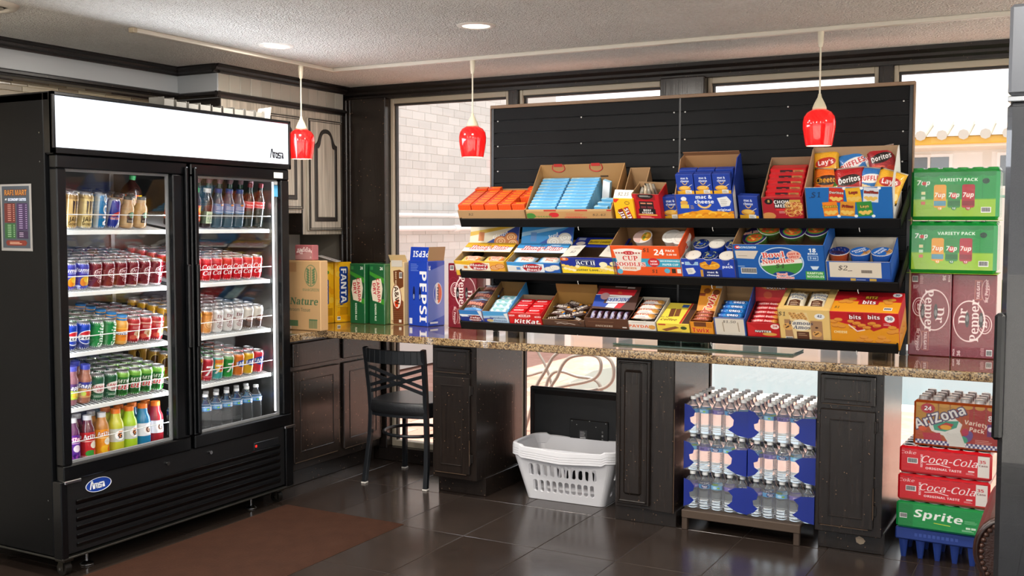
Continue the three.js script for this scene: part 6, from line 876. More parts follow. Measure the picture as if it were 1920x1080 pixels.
{
  trayOf('chocolate_carton', 'brown carton with tall rounded back holding dark candy bars', -2.395, { w: 0.244, d: 0.22, hf: 0.07, hb: 0.17, hs: 0.12, front: region(140, 42, '#4a3024', (c, w, h) => { R(c, 0, 0, w, h, '#4f3426'); SMALL(c, 40, 12, 60, 1, '#d8ccc0'); LN(c, [[46, 24], [60, 19], [74, 25], [90, 20], [108, 27]], '#e4dad0', 2.5); }), c: '#4f3426', ci: '#9a7038' });
  const w1 = region(70, 22, '#3a2420', (c, w, h) => { R(c, 0, 0, w, h, '#3c241c'); T(c, 'M&M', 30, 11, 15, '#e8e2da', { rot: -0.1 }); E(c, 56, 10, 5, 5, '#d8902a'); E(c, 64, 14, 4, 4, '#3a7ac0'); R(c, 0, 0, 5, h, '#c9c2b8'); }), w2 = region(70, 22, '#3a2a22', (c, w, h) => { R(c, 0, 0, w, h, '#33201a'); for (let i = 0; i < 7; i++) R(c, 8 + i * 7, 6, 4, 10, '#d8d0c8'); R(c, 62, 0, 8, h, '#b0a89c'); });
  const ga = bagGeo(0.115, 0.042, 0.018, w1, '#fff', 5, 5).translate(0, -0.021, 0).rotateX(-Math.PI / 2), gb = bagGeo(0.125, 0.042, 0.014, w2, '#fff', 5, 5).translate(0, -0.021, 0).rotateX(-Math.PI / 2);
  for (let i = 0; i < 14; i++) { const b = solo('candy_bar', i % 2 ? ga : gb, m.foil, `dark wrapped candy bar tossed in the tall backed brown carton, ${i % 2 ? 'dotted' : 'lettered'} wrapper`, 'candy bar', 'dark candy bars in the brown carton'); put(b, 2, -2.455 + (i % 3) * 0.06, 0.04 + Math.floor(i / 3) * 0.034, 0.055 + (i % 2) * 0.01 + rnd() * 0.006, rr(-0.7, 0.7)); b.rotation.z = rr(-0.15, 0.15); }
}
{
  const fr = region(140, 52, '#4a2c22', (c, w, h) => { R(c, 0, 0, w, h, '#52301f'); SMALL(c, 10, 16, 110, 1, '#8a6a50'); T(c, 'SNICKERS', 60, 38, 12, '#c8b8a8', { skew: -0.2 }); R(c, 118, 38, 14, 6, '#d8d0c8'); });
  const lid = region(150, 84, '#6a1f1c', (c, w, h) => { R(c, 0, 0, w, h, '#4a2a20'); PG(c, [[10, 10], [140, 12], [134, 34], [4, 32]], '#c01c28'); R(c, 0, 32, 128, 6, '#e6e2e0'); PG(c, [[0, 34], [40, 34], [34, 72], [0, 72]], '#1a3f9c'); E(c, 34, 38, 16, 13, '#b08a8c'); PG(c, [[48, 40], [126, 36], [112, 60], [44, 62]], '#e9ecf2'); T(c, 'SNICKERS', 84, 49, 17, '#2342a0', { skew: -0.25, rot: 3.1 }); PG(c, [[0, 62], [54, 64], [46, 78], [0, 76]], '#1d3f9e'); PG(c, [[54, 64], [88, 62], [78, 80], [46, 78]], '#dfe2e8'); PG(c, [[88, 62], [112, 62], [100, 80], [78, 80]], '#c01c28'); R(c, 60, 0, 40, 4, '#a89a94'); R(c, 104, 2, 26, 5, '#c8c0b8'); SMALL(c, 76, 20, 16, 2, '#d8a030', 5); });
  const g = trayOf('chocolate_carton', 'brown nougat bar carton with a striped red white and blue lid', -2.148, { w: 0.246, d: 0.24, hf: 0.09, hb: 0.095, front: fr, c: '#4f2f20', ci: '#6a4a34' });
  mesh('folded_lid', cbox(0.242, 0.15, 0.003, 0.0008, { c: '#4a2a20', faces: { pz: lid } }).applyMatrix4(M4(0, 0.125, -0.165, -1.12, 0, 0)), m.paper, g);
  const w = region(64, 26, '#4a2a4a', (c, W, h) => { R(c, 0, 0, W, h, '#4f2c38'); R(c, 16, 2, 26, h - 4, '#8c8ab0'); T(c, 'SNICKERS', 30, 13, 10, '#e4e4f0', { rot: 0.2 }); R(c, 0, 0, 6, h, '#c0b8c4'); });
  const gg = bagGeo(0.034, 0.09, 0.024, w, '#fff', 4, 5).translate(0, -0.045, 0).rotateX(-Math.PI / 2 + 0.15);
  many('candy_bar', gg, m.foil, Array.from({ length: 6 }, (_, i) => [-2.24 + i * 0.0365, 0.05, 0.078, 0.1]), (i) => `brown nougat bar under the striped lid, ${ORD[i]} from left`, 'candy bar', 'nougat bars');
}
{
  const fr = region(88, 52, '#e4ded6', (c, w, h) => { R(c, 0, 0, w, h, '#e2ddd6'); SMALL(c, 12, 6, 62, 1, '#a8a29a'); T(c, 'PAYDAY', 38, 28, 22, '#d8501e', { sx: 0.95, stroke: '#f4e8dc', lw: 2 }); E(c, 76, 30, 11, 12, '#d89a4a'); });
  trayOf('peanut_bar_carton', 'white carton of orange lettered peanut bars on bottom shelf', -1.955, { w: 0.148, d: 0.235, hf: 0.085, hb: 0.1, front: fr, c: '#dcd7d0', ci: '#b0a698' });
  const w = region(84, 34, '#e8ddd2', (c, W, h) => { R(c, 0, 0, W, h, '#ead9cc'); T(c, 'PAYDAY', 36, 14, 20, '#d8481e', { stroke: '#f4e8dc', lw: 2 }); E(c, 72, 18, 12, 13, '#d89a4a'); SMALL(c, 10, 28, 52, 1, '#9a9ab4'); R(c, 0, 0, 8, h, '#e06a3a'); });
  many('peanut_bar', bagGeo(0.13, 0.046, 0.028, w, '#fff', 6, 5).translate(0, -0.023, 0).rotateX(-Math.PI / 2), m.foil, [[-1.957, 0.05, 0.085], [-1.955, 0.098, 0.088], [-1.955, 0.146, 0.09], [-1.955, 0.19, 0.09]], (i) => `orange lettered peanut bar, ${ORD[i]} from the front of the white carton`, 'candy bar', 'peanut bars');
}
{
  const top = region(104, 130, '#ecd04a', (c, w, h) => { R(c, 0, 0, w, h, '#efd84e'); c.save(); c.translate(34, 62); c.rotate(-0.15); R(c, -14, -26, 16, 52, '#7a4a2c'); R(c, 4, -22, 16, 48, '#8a5632'); for (let i = 0; i < 6; i++) { R(c, -14, -24 + i * 8, 16, 2, '#5a3018'); R(c, 4, -20 + i * 8, 16, 2, '#5a3018'); } c.restore(); R(c, 48, 10, 22, 18, '#3a5aa0'); R(c, 80, 0, 24, h, '#4a3028'); for (let i = 0; i < 16; i++) R(c, 82, 2 + i * 8, 20, 4, '#5a3c30'); R(c, 72, 0, 7, h, '#c0302a'); T(c, 'Coffee', 32, 108, 17, '#5a2a18', { skew: -0.2 }); HAND(c, '$1.50', 14, 92, 11); });
  const fr = region(104, 50, '#e8c83a', (c, w, h) => { R(c, 0, 0, w, h, '#ecd04a'); R(c, 4, 4, 24, 7, '#b8302a'); PG(c, [[14, 34], [60, 14], [72, 22], [28, 44]], '#8a5632'); E(c, 86, 22, 10, 9, '#3a4a2a'); SMALL(c, 40, 42, 50, 1, '#7a2a18'); });
  const o = thing('wafer_carton', 'yellow coffee wafer carton lying on the bottom shelf', 'box'); put(o, 2, -1.79);
  mesh('body', [cbox(0.17, 0.054, 0.215, 0.0015, { c: '#e8c83a', faces: { py: top, pz: fr } }).translate(0, 0.055, -0.1075), cbox(0.17, 0.028, 0.215, 0, { c: '#e8c83a' }).translate(0, 0.014, -0.1075)], m.paper, o);
  const ft = region(76, 52, '#e08a1e', (c, w, h) => { R(c, 0, 0, w, h, '#e2921f'); R(c, 14, 0, 40, 20, '#6a3a1c'); R(c, 56, 2, 16, 22, '#c9781a'); T(c, 'Twix', 34, 36, 26, '#c8261c', { stroke: '#f0b45a', lw: 2 }); });
  const g = trayOf('chocolate_carton', 'orange caramel cookie bar carton with raised lid on bottom shelf', -1.642, { w: 0.12, d: 0.235, hf: 0.098, hb: 0.1, front: ft, c: '#d8861c', ci: '#8a5a24' });
  const lt = region(76, 90, '#d88a22', (c, w, h) => { R(c, 0, 0, w, h, '#db8c20'); c.save(); c.translate(42, 62); c.rotate(-1.3); T(c, 'Twix', 0, 0, 34, '#c8261c', { stroke: '#f8dcb8', lw: 5 }); c.restore(); E(c, 24, 22, 12, 9, '#8a4a1c'); E(c, 56, 26, 12, 9, '#7a3f18'); R(c, 50, 0, 26, 12, '#c9c0b0'); R(c, 0, 30, 20, 10, '#8a3a1c'); });
  mesh('raised_lid', cbox(0.116, 0.15, 0.003, 0.0008, { c: '#d8861c', faces: { pz: lt } }).applyMatrix4(M4(0, 0.14, -0.175, -0.95, 0, 0)), m.paper, g);
  many('cookie_bar', bagGeo(0.1, 0.03, 0.022, region(60, 18, '#8a3a22', (c, w, h) => { R(c, 0, 0, w, h, '#8c4424'); T(c, 'TWIX', 30, 9, 13, '#d8b48a', { stroke: '#b02a1c', lw: 3 }); }), '#fff', 5, 4).translate(0, -0.015, 0).rotateX(-Math.PI / 2), m.foil, [[-1.643, 0.025, 0.1], [-1.642, 0.055, 0.102], [-1.642, 0.085, 0.104]], (i) => `brown cookie bar in the orange carton, ${ORD[i]} from the front`, 'candy bar', 'cookie bars');
}
{
  const fr = region(92, 78, '#d6d0c4', (c, w, h) => { R(c, 0, 0, w, h, '#2a55a8'); R(c, 4, 3, w - 8, h, '#d8d1c4'); HAND(c, '$1.50', 46, 16, 15); LN(c, [[26, 20], [28, 62]], '#8a7a60', 2); LN(c, [[70, 18], [72, 60]], '#8a7a60', 2); });
  trayOf('cookie_carton', 'carton with a white handwritten price front and blue bars, bottom shelf', -1.499, { w: 0.158, d: 0.24, hf: 0.128, hb: 0.21, front: fr, keep: true, c: '#2a55a8', ci: '#a5825a' });
  const w = region(90, 28, '#2f8ad0', (c, W, h) => { R(c, 0, 0, W, h, '#2c86d2'); R(c, 0, 0, 22, h, '#1c5fb8'); E(c, 54, 14, 24, 8, '#1a3f84'); T(c, 'OREO', 54, 14, 14, '#fff'); E(c, 8, 12, 4, 4, '#a8d0f0'); });
  many('cookie_pack', bagGeo(0.14, 0.03, 0.034, w, '#fff', 6, 5).translate(0, -0.015, 0).rotateX(-0.9), m.foil, [[-1.503, 0.04, 0.115], [-1.501, 0.075, 0.12], [-1.499, 0.11, 0.125], [-1.497, 0.145, 0.13]], (i) => `bright blue cookie pack, ${ORD[i]} from the front behind the price front`, 'cookie pack', 'blue cookie packs');
}
{
  const fr = region(92, 68, '#b8161e', (c, w, h) => { R(c, 0, 0, w, h, '#bd1820'); PG(c, [[0, 0], [34, 36], [16, h], [0, h]], '#cc2228'); E(c, 78, 14, 12, 12, '#f0d8d0'); T(c, '24', 78, 13, 12, '#a8161c'); T(c, 'NUTTER', 44, 40, 12, '#fff', { stroke: '#2a3a3a', lw: 3 }); E(c, 62, 52, 20, 8, '#d8a04a'); });
  const bk = region(92, 62, '#b8161e', (c, w, h) => { R(c, 0, 0, w, h, '#c01a20'); E(c, 50, 16, 40, 15, '#c9883a'); EO(c, 50, 16, 34, 11, '#e8b86a', 2); T(c, 'NUTTER', 56, 8, 14, '#fff', { stroke: '#2a1a1a', lw: 3 }); T(c, 'BUTTER', 56, 22, 14, '#fff', { stroke: '#2a1a1a', lw: 3 }); E(c, 34, 44, 12, 10, '#c8502a'); });
  const g = trayOf('cookie_carton', 'red peanut cookie carton with a tall printed back, bottom shelf', -1.335, { w: 0.16, d: 0.22, hf: 0.108, hb: 0.13, front: fr, c: '#b0141c', ci: '#8c1a1c' });
  mesh('raised_back', cbox(0.165, 0.115, 0.003, 0.0008, { c: '#b0141c', faces: { pz: bk } }).applyMatrix4(M4(0.0, 0.178, -0.205, -0.3, 0, 0)), m.paper, g);
  const w = region(90, 24, '#b8161e', (c, W, h) => { R(c, 0, 0, W, h, '#bb1a22'); T(c, 'nutter butter', 44, 12, 12, '#f4dcd4', { skew: -0.15 }); E(c, 78, 12, 11, 7, '#d8903a'); R(c, 0, 0, 4, h, '#e0504a'); });
  many('cookie_pack', bagGeo(0.145, 0.03, 0.03, w, '#fff', 6, 5).translate(0, -0.015, 0).rotateX(-0.9), m.foil, [[-1.335, 0.03, 0.1], [-1.335, 0.062, 0.106], [-1.335, 0.094, 0.112], [-1.335, 0.126, 0.118], [-1.335, 0.158, 0.124]], (i) => `red peanut cookie pack, ${ORD[i]} from the front of the red carton`, 'cookie pack', 'red cookie packs');
}
{
  const cookie = (c, x, y, r) => { E(c, x, y, r, r * 0.85, '#d8a45e'); for (let i = 0; i < 5; i++) E(c, x - r * 0.5 + (i * 0.37 % 1) * r, y - r * 0.4 + (i * 0.61 % 1) * r * 0.8, r * 0.16, r * 0.14, '#3a2014'); };
  const fr = region(142, 106, '#e2c078', (c, w, h) => { R(c, 0, 0, w, h, '#e4c27a'); R(c, 16, 36, 40, 70, '#a8805c'); R(c, 88, 38, 32, 68, '#a8805c'); cookie(c, 26, 62, 15); cookie(c, 38, 56, 10); cookie(c, 104, 84, 13); E(c, 104, 62, 4, 3, '#3a2014'); PG(c, [[30, 12], [80, 10], [86, 50], [88, 106], [40, 106]], '#e6cc94'); for (let i = 0; i < 22; i++) cookie(c, 34 + (i * 17) % 44, 14 + (i * 11) % 20, 5); E(c, 62, 54, 26, 20, '#f0ead8'); T(c, 'Famous', 62, 48, 17, '#1f2a4a', { font: 'serif', skew: -0.2 }); T(c, 'Amos', 64, 63, 17, '#1f2a4a', { font: 'serif', skew: -0.2 }); R(c, 48, 78, 34, 28, '#5a3420'); SMALL(c, 52, 84, 26, 2, '#d8c0a0', 6); E(c, 114, 22, 14, 10, '#eef0f0'); T(c, '42', 114, 21, 12, '#1f2a4a'); HAND(c, '$1', 12, 16, 20); BAR(c, 16, 98, 20, 10); });
  const o = trayOf('cookie_carton', 'tan carton of cookie bags with a cookie bag picture, bottom shelf', -1.14, { w: 0.24, d: 0.215, hf: 0.19, hb: 0.195, front: fr, c: '#d8b46c', ci: '#c9a25a' });
  mesh('top_rim', [cbox(0.236, 0.002, 0.03, 0, { c: '#e0bd74' }).translate(0, 0.191, -0.017), cbox(0.02, 0.002, 0.2, 0, { c: '#dcb870' }).translate(-0.106, 0.192, -0.11), cbox(0.03, 0.002, 0.2, 0, { c: '#dcb870' }).translate(0.102, 0.192, -0.11)], m.paper, o);
  const w = region(80, 96, '#e9dcc0', (c, W, h) => { R(c, 0, 0, W, h, '#e8dcc2'); for (let i = 0; i < 22; i++) cookie(c, 6 + (i * 17) % 70, 4 + (i * 11) % 20, 6); T(c, 'Famous', 40, 36, 19, '#1f2f5a', { font: 'serif', skew: -0.2, stroke: '#f4efe0', lw: 3 }); T(c, 'Amos', 44, 53, 19, '#1f2f5a', { font: 'serif', skew: -0.2, stroke: '#f4efe0', lw: 3 }); R(c, 16, 66, 46, 30, '#5a3420'); SMALL(c, 22, 72, 34, 3, '#d8c0a0', 6); });
  many('cookie_bag', bagGeo(0.095, 0.145, 0.04, w, '#fff').translate(0, -0.07, 0).rotateX(-Math.PI / 2 + 0.1), m.foil, [[-1.195, 0.115, 0.178], [-1.092, 0.115, 0.178]], (i) => `cream cookie bag lying ${i ? 'right' : 'left'} in the top of the tan carton`, 'cookie bag', 'cookie bags');
}
{
  const cr = (c, x, y, r) => { E(c, x, y + 2, r, r * 0.55, '#b8641c'); E(c, x, y, r, r * 0.5, '#e0963a'); };
  const fr = region(176, 102, '#c41822', (c, w, h) => { R(c, 0, 0, w, h, '#e0951c'); PG(c, [[0, 0], [w, 0], [w, 48], [120, 50], [40, 40], [0, 26]], '#c01622'); for (const [x, y] of [[10, 32], [22, 26], [14, 46], [30, 48], [160, 46], [168, 58], [156, 62], [86, 82], [98, 92], [76, 94], [132, 80], [144, 90], [126, 94]]) cr(c, x, y, 11); PG(c, [[46, 4], [88, 0], [92, 52], [70, 68], [50, 44]], '#a81420'); PG(c, [[92, 0], [136, 2], [136, 50], [112, 62], [92, 46]], '#b01822'); T(c, 'bits', 66, 16, 18, '#fff', { stroke: '#7a0c14', lw: 3 }); T(c, 'bits', 114, 14, 18, '#fff', { stroke: '#7a0c14', lw: 3 }); for (let i = 0; i < 12; i++) cr(c, 54 + (i * 13) % 74, 30 + (i * 7) % 22, 9); LN(c, [[48, 42], [70, 64], [90, 58]], '#f0d8d0', 4); E(c, 154, 18, 13, 12, '#f0f0f0'); T(c, '30', 154, 17, 14, '#22305a'); T(c, 'CHEESE', 26, 70, 10, '#f4e0b8'); SMALL(c, 138, 34, 20, 2, '#f4dcd4', 5); });
  const tp = region(176, 84, '#c41822', (c, w, h) => { R(c, 0, 0, w, 40, '#c21723'); R(c, 0, 40, w, 44, '#e2981e'); for (const [x, y] of [[34, 36], [48, 30], [42, 42], [24, 42], [138, 34], [150, 30], [144, 42]]) cr(c, x, y, 11); PG(c, [[70, 14], [124, 14], [118, 52], [66, 52]], '#b01420'); T(c, 'RITZ', 96, 22, 15, '#f2c83a', { stroke: '#5a3a10', lw: 3 }); T(c, 'bits', 94, 42, 20, '#fff', { stroke: '#7a0c14', lw: 3 }); E(c, 160, 10, 12, 8, '#eef0f2'); T(c, '30', 160, 10, 11, '#22305a'); HAND(c, '$1', 16, 66, 13); BAR(c, 136, 62, 22, 12); });
  const sd = region(90, 100, '#d8782a', (c, w, h) => { R(c, 0, 0, w, h, '#d86a4a'); PG(c, [[0, 0], [w, 0], [w, 40], [0, 60]], '#c8303a'); PG(c, [[0, 60], [w, 40], [w, h], [0, h]], '#e0a050'); for (let i = 0; i < 6; i++) cr(c, 20 + i * 10, 70 + (i % 3) * 8, 10); });
  const o = thing('cracker_carton', 'red and yellow cracker carton at right end of bottom shelf', 'box'); put(o, 2, -0.872);
  mesh('body', [cbox(0.302, 0.158, 0.2, 0.0015, { c: '#c41822', faces: { pz: fr, py: tp, px: sd } }).translate(0, 0.109, -0.1), cbox(0.302, 0.03, 0.2, 0, { c: '#e0951c' }).translate(0, 0.015, -0.1)], m.paper, o);
}
// ---------------------------------------------------------------- cartons standing on the counter
const CT = 0.8955;
function drinkBox(name, label, cx, cz, w, h, d, turn, faces, c, mat = m.paper, y = CT, b = 0.004) { const o = thing(name, label, 'carton', [cx, y, cz], turn); if (faces.pz.bg) { c = faces.pz.bg; if (!faces.px || !faces.px.bg) faces.px = c; }
  mesh('body', cbox(w, h, d, b, { c, faces }).translate(0, h / 2, 0), mat, o); return o; }
{
  const fr = region(112, 164, '#cfa878', (c, w, h) => { R(c, 0, 0, w, h, '#cfa878'); for (let i = 0; i < 26; i++) R(c, i * 4.4, 0, 1, h, 'rgba(150,112,74,0.25)'); R(c, 22, 4, 22, 22, '#bb8c5e'); EO(c, 86, 34, 17, 25, '#5f7d56', 1.6); LN(c, [[86, 14], [86, 58]], '#5f7d56', 2); for (let i = 0; i < 6; i++) { E(c, 78, 20 + i * 6, 5, 2.4, '#5f7d56', 0.6); E(c, 94, 20 + i * 6, 5, 2.4, '#5f7d56', -0.6); } T(c, 'thinkGREEN', 86, 68, 9, '#6a7a56', { bold: false }); T(c, 'Soft Nature', 40, 96, 23, '#3f6a4a', { font: 'serif', skew: -0.15 }); T(c, 'Bathroom Tissue', 46, 117, 10, '#4a5a44', { bold: false }); R(c, 22, 142, 26, 14, '#5a7a54'); for (let i = 0; i < 8; i++) R(c, 80 + i * 3, 138, 1.8, 22, '#4f7350'); R(c, 80, 138, 24, 3, '#4f7350'); T(c, 'a1', 24, 160, 9, '#eee'); });
  const o = drinkBox('tissue_carton', 'brown cardboard bathroom tissue carton beside the cooler', -3.985, -4.795, 0.292, 0.405, 0.07, 0.0, { pz: fr, px: '#b98f60' }, '#c29a6a', m.paper);
  mesh('tape', cbox(0.28, 0.001, 0.04, 0, { c: '#b89a70' }).translate(0, 0.4055, 0), m.gloss, o);
  const pk = region(84, 56, '#a85f62', (c, w, h) => { R(c, 0, 0, w, h, '#a85f62'); PG(c, [[0, 40], [w, 20], [w, h], [0, h]], '#b98480'); T(c, 'Dr', 22, 24, 26, '#f2e4de', { font: 'serif', rot: 3.14 }); T(c, 'Pepper', 50, 20, 24, '#f2e4de', { font: 'serif', rot: 3.14 }); SMALL(c, 74, 44, 8, 2, '#f0dcd8', 4); });
  drinkBox('soda_carton', 'dusty rose soda carton lying on the tissue carton', -3.965, -4.795, 0.125, 0.088, 0.06, 0.05, { pz: pk, px: '#9a5a5c' }, '#a05a5e', m.paper, CT + 0.4065);
  const sc = solo('torn_carton', [cbox(0.13, 0.004, 0.1, 0.001, { c: '#e0dcd6', faces: { py: region(60, 50, '#d8d4ce', (c, w, h) => { R(c, 0, 0, w, h, '#dcd8d2'); SMALL(c, 12, 18, 34, 3, '#8a2a30', 7); R(c, 40, 34, 14, 10, '#222'); }) } }).rotateZ(-0.28).translate(0, 0.024, 0)], m.paper, 'flattened white torn carton piece beside the dusty rose carton', 'carton'); sc.position.set(-4.1, CT + 0.378, -5.17); sc.rotation.y = 0.4;
}
{
  const fanta = (small) => region(66, 172, '#eeb41c', (c, w, h) => { R(c, 0, 0, w, h, '#f0b71c'); for (let i = 0; i < 14; i++) E(c, (i * 29) % w, (i * 41) % h, 12, 9, i % 2 ? '#f3c63c' : '#e9a416'); E(c, 40, 26, 5, 5, '#5a8a2a'); E(c, 20, 52, 3, 3, '#5a8a2a'); c.save(); c.translate(small ? 30 : 34, small ? 84 : 66); c.rotate(Math.PI / 2); const s = small ? 22 : 32; T(c, 'FANTA', 0, 0, s, '#fff', { stroke: '#1f3f96', lw: s * 0.42 }); T(c, 'FANTA', 0, 0, s, '#fff'); c.restore(); R(c, small ? 26 : 18, 130, 34, 22, '#c98f14'); SMALL(c, 10, 118, 40, 3, '#b07f18', 5); BAR(c, 6, 156, 14, 11); });
  drinkBox('soda_carton', 'yellow pineapple soda carton nearer the cooler, with small logo', -4.2, -5.172, 0.125, 0.375, 0.18, 1.42, { pz: fanta(true), px: '#e2a61a' }, '#e5aa1a', m.shrink);
  drinkBox('soda_carton', 'yellow pineapple soda carton with large logo beside green cartons', -4.16, -5.312, 0.12, 0.378, 0.18, 1.2, { pz: fanta(false), px: '#e0a018' }, '#e2a61a', m.shrink);
  const cd = region(66, 174, '#1f6a38', (c, w, h) => { R(c, 0, 0, w, h, '#1b5a34'); PG(c, [[0, 20], [w, 40], [w, 118], [0, 100]], '#3a8f2e'); PG(c, [[0, 30], [w, 56], [w, 100], [0, 110]], '#1c4f30'); PG(c, [[12, 48], [52, 40], [60, 70], [52, 112], [14, 106], [6, 76]], '#e4d8c4'); c.save(); c.translate(32, 76); c.rotate(Math.PI / 2 - 0.12); T(c, 'CANADA', 0, -9, 19, '#b0182a', { sx: 0.92 }); T(c, 'DRY', -6, 9, 19, '#b0182a'); c.restore(); c.save(); c.translate(26, 140); c.rotate(Math.PI / 2); T(c, 'GINGER ALE', 0, 0, 11, '#e8f2e4', { sx: 0.8 }); c.restore(); T(c, '24', 54, 12, 12, '#f0f4ee'); R(c, 4, 6, 12, 10, '#2f7d44'); });
  drinkBox('soda_carton', 'green ginger ale carton on the left of its pair', -3.947, -5.35, 0.115, 0.372, 0.2, 0.0, { pz: cd, px: '#2f8a46' }, '#1d5c36', m.shrink);
  drinkBox('soda_carton', 'green ginger ale carton on the right, by the brown root beer', -3.806, -5.36, 0.115, 0.372, 0.2, 0.0, { pz: cd, px: '#26733c' }, '#1d5c36', m.shrink);
  const aw = region(62, 190, '#dcc292', (c, w, h) => { R(c, 0, 0, w, h, '#dcc292'); PG(c, [[14, 26], [44, 22], [62, 30], [62, 74], [30, 86], [16, 60]], '#6a3c22'); PG(c, [[10, 120], [40, 108], [62, 120], [62, 190], [14, 190]], '#74432a'); for (let i = 0; i < 9; i++) R(c, 12, 136 + i * 6, 50, 1.5, '#5a3018'); E(c, 30, 108, 23, 40, '#7a2a18', -0.12); E(c, 30, 106, 20, 36, '#efe6d6', -0.12); PG(c, [[18, 122], [40, 112], [36, 138], [24, 138]], '#d8401c'); c.save(); c.translate(30, 102); c.rotate(Math.PI / 2 - 0.15); T(c, 'A&W', 0, 0, 26, '#3a2014', { sx: 0.95 }); c.restore(); c.save(); c.translate(26, 52); c.rotate(Math.PI / 2); T(c, 'ROOT BEER', 0, 0, 9, '#e8d4b0'); c.restore(); BAR(c, 42, 30, 14, 18); T(c, '12', 10, 182, 11, '#5a3018'); R(c, 40, 176, 12, 9, '#e8e0d0'); });
  const a = drinkBox('soda_carton', 'brown and cream root beer carton with torn open top', -3.695, -5.385, 0.105, 0.385, 0.14, 0.0, { pz: aw, px: '#5a3320' }, '#d0b483', m.gloss);
  mesh('torn_flap', [cbox(0.125, 0.05, 0.002, 0, { c: '#dcc08e' }).applyMatrix4(M4(-0.005, 0.405, 0.05, 0.5, 0, 0.02)), cbox(0.08, 0.04, 0.002, 0, { c: '#cfc9bf' }).applyMatrix4(M4(0.002, 0.375, 0.073, 0.1, 0, 0))], m.paper, a);
  const pe = region(104, 200, '#1c41b4', (c, w, h) => { R(c, 0, 0, w, h, '#1b43b8'); c.save(); c.translate(80, 108); c.rotate(Math.PI / 2); T(c, 'PEPSI', 0, 0, 54, '#f4f6fa', { sx: 1.15 }); c.restore(); for (const x of [30, 64]) { c.fillStyle = '#0e1a4a'; c.beginPath(); c.ellipse(x, 100, 6, 22, 0, 0, 7); c.fill(); c.fillStyle = '#8fa0c0'; c.beginPath(); c.ellipse(x - 1, 110, 4, 8, 0, 0, 7); c.fill(); } R(c, 4, 178, 16, 18, '#e4e8f0'); SMALL(c, 12, 8, 46, 5, '#7f9ae0', 5); });
  const ps = region(84, 200, '#2448b8', (c, w, h) => { R(c, 0, 0, w, h, '#2448b8'); PG(c, [[0, 30], [w, 10], [w, 170], [0, 190]], '#6f82cc'); E(c, 50, 100, 22, 34, '#f0f0f4'); c.save(); c.beginPath(); c.ellipse(50, 100, 20, 31, 0, 0, 7); c.clip(); R(c, 50, 60, 24, 80, '#d8603a'); R(c, 28, 60, 10, 80, '#3a58c0'); c.restore(); c.save(); c.translate(50, 100); c.rotate(Math.PI / 2); T(c, 'PEPSI', 0, 0, 15, '#22304a'); c.restore(); c.save(); c.translate(8, 14); c.rotate(Math.PI / 2); T(c, '36', 6, 0, 14, '#fff'); c.restore(); R(c, 10, 188, 40, 6, '#dfe4f0'); });
  const pf = region(104, 50, '#1c41b4', (c, w, h) => { R(c, 0, 0, w, h, '#1b43b8'); T(c, 'PEPSI', 58, 24, 30, '#f4f6fa', { rot: Math.PI, sx: 1.1 }); });
  const p = drinkBox('soda_carton', 'tall blue cola carton with open flaps standing by the window', -3.518, -5.375, 0.165, 0.395, 0.15, -0.2, { pz: pe, px: ps }, '#1a3fae', m.gloss);
  mesh('top_flap', cbox(0.165, 0.085, 0.002, 0, { c: '#1a3fae', faces: { pz: pf, nz: '#a08060' } }).applyMatrix4(M4(-0.004, 0.435, 0.05, -0.12, 0, 0)), m.gloss, p);
  mesh('side_flap', cbox(0.002, 0.085, 0.14, 0, { c: '#b08c62', faces: { px: '#b08c62', nx: '#2448b8' } }).applyMatrix4(M4(0.085, 0.437, 0, 0, 0, -0.15)), m.paper, p);
  // maroon cartons
  const art = (c, w, h, flip) => { c.save(); if (flip) { c.translate(w, h); c.rotate(Math.PI); } R(c, 0, 0, w, h, '#7f1a2a'); for (let i = 0; i < 12; i++) EO(c, 22 + (i % 3) * 42, 14 + Math.floor(i / 3) * 52, 17, 15, '#8f2c3c', 2); E(c, 76, 104, 48, 60, '#f0dcda'); E(c, 77, 104, 44, 56, '#7f1a2a'); c.save(); c.translate(72, 104); c.rotate(Math.PI / 2); T(c, 'Pepper', 2, 12, 36, '#f2e2e0', { font: 'serif', sx: 0.95 }); T(c, 'Dr', 14, -22, 36, '#f2e2e0', { font: 'serif' }); c.restore(); EO(c, 30, 96, 20, 26, '#eed8d6', 3); EO(c, 30, 96, 14, 19, '#eed8d6', 1.5); c.save(); c.translate(30, 96); c.rotate(Math.PI / 2); T(c, '23', 0, 0, 18, '#f2e2e0'); c.restore(); for (const x of [41, 82]) { c.fillStyle = '#1c1416'; c.beginPath(); c.ellipse(x, 108, 6, 22, 0, 0, 7); c.fill(); E(c, x, 112, 4.5, 10, '#7a7a7c'); } c.save(); c.translate(36, 192); c.rotate(Math.PI / 2); R(c, -26, -26, 56, 22, '#b8695a'); R(c, -24, -24, 52, 18, '#7f1a2a'); T(c, 'TAILGATE', 2, -15, 12, '#eed8d6', { sx: 0.95 }); T(c, 'Dr Pepper', 0, 8, 13, '#eed8d6', { font: 'serif' }); EO(c, 0, 6, 30, 11, '#e0c0bc', 1.5); c.restore(); BAR(c, 6, 6, 18, 18); T(c, '36', 106, 10, 15, '#f2e2e0', { rot: Math.PI / 2 }); T(c, 'PACK', 120, 12, 8, '#f2e2e0', { rot: Math.PI / 2 }); SMALL(c, 30, 6, 12, 6, '#d8b0ae', 4); c.restore(); };
  const d1 = region(126, 236, '#7f1a2a', (c, w, h) => art(c, w, h, false)), d2 = region(126, 236, '#7f1a2a', (c, w, h) => art(c, w, h, true));
  drinkBox('soda_carton', 'maroon spiced soda carton at left end of the snack display', -3.235, -5.385, 0.195, 0.385, 0.12, 0.03, { pz: d1, px: '#6a1624' }, '#741826', m.shrink);
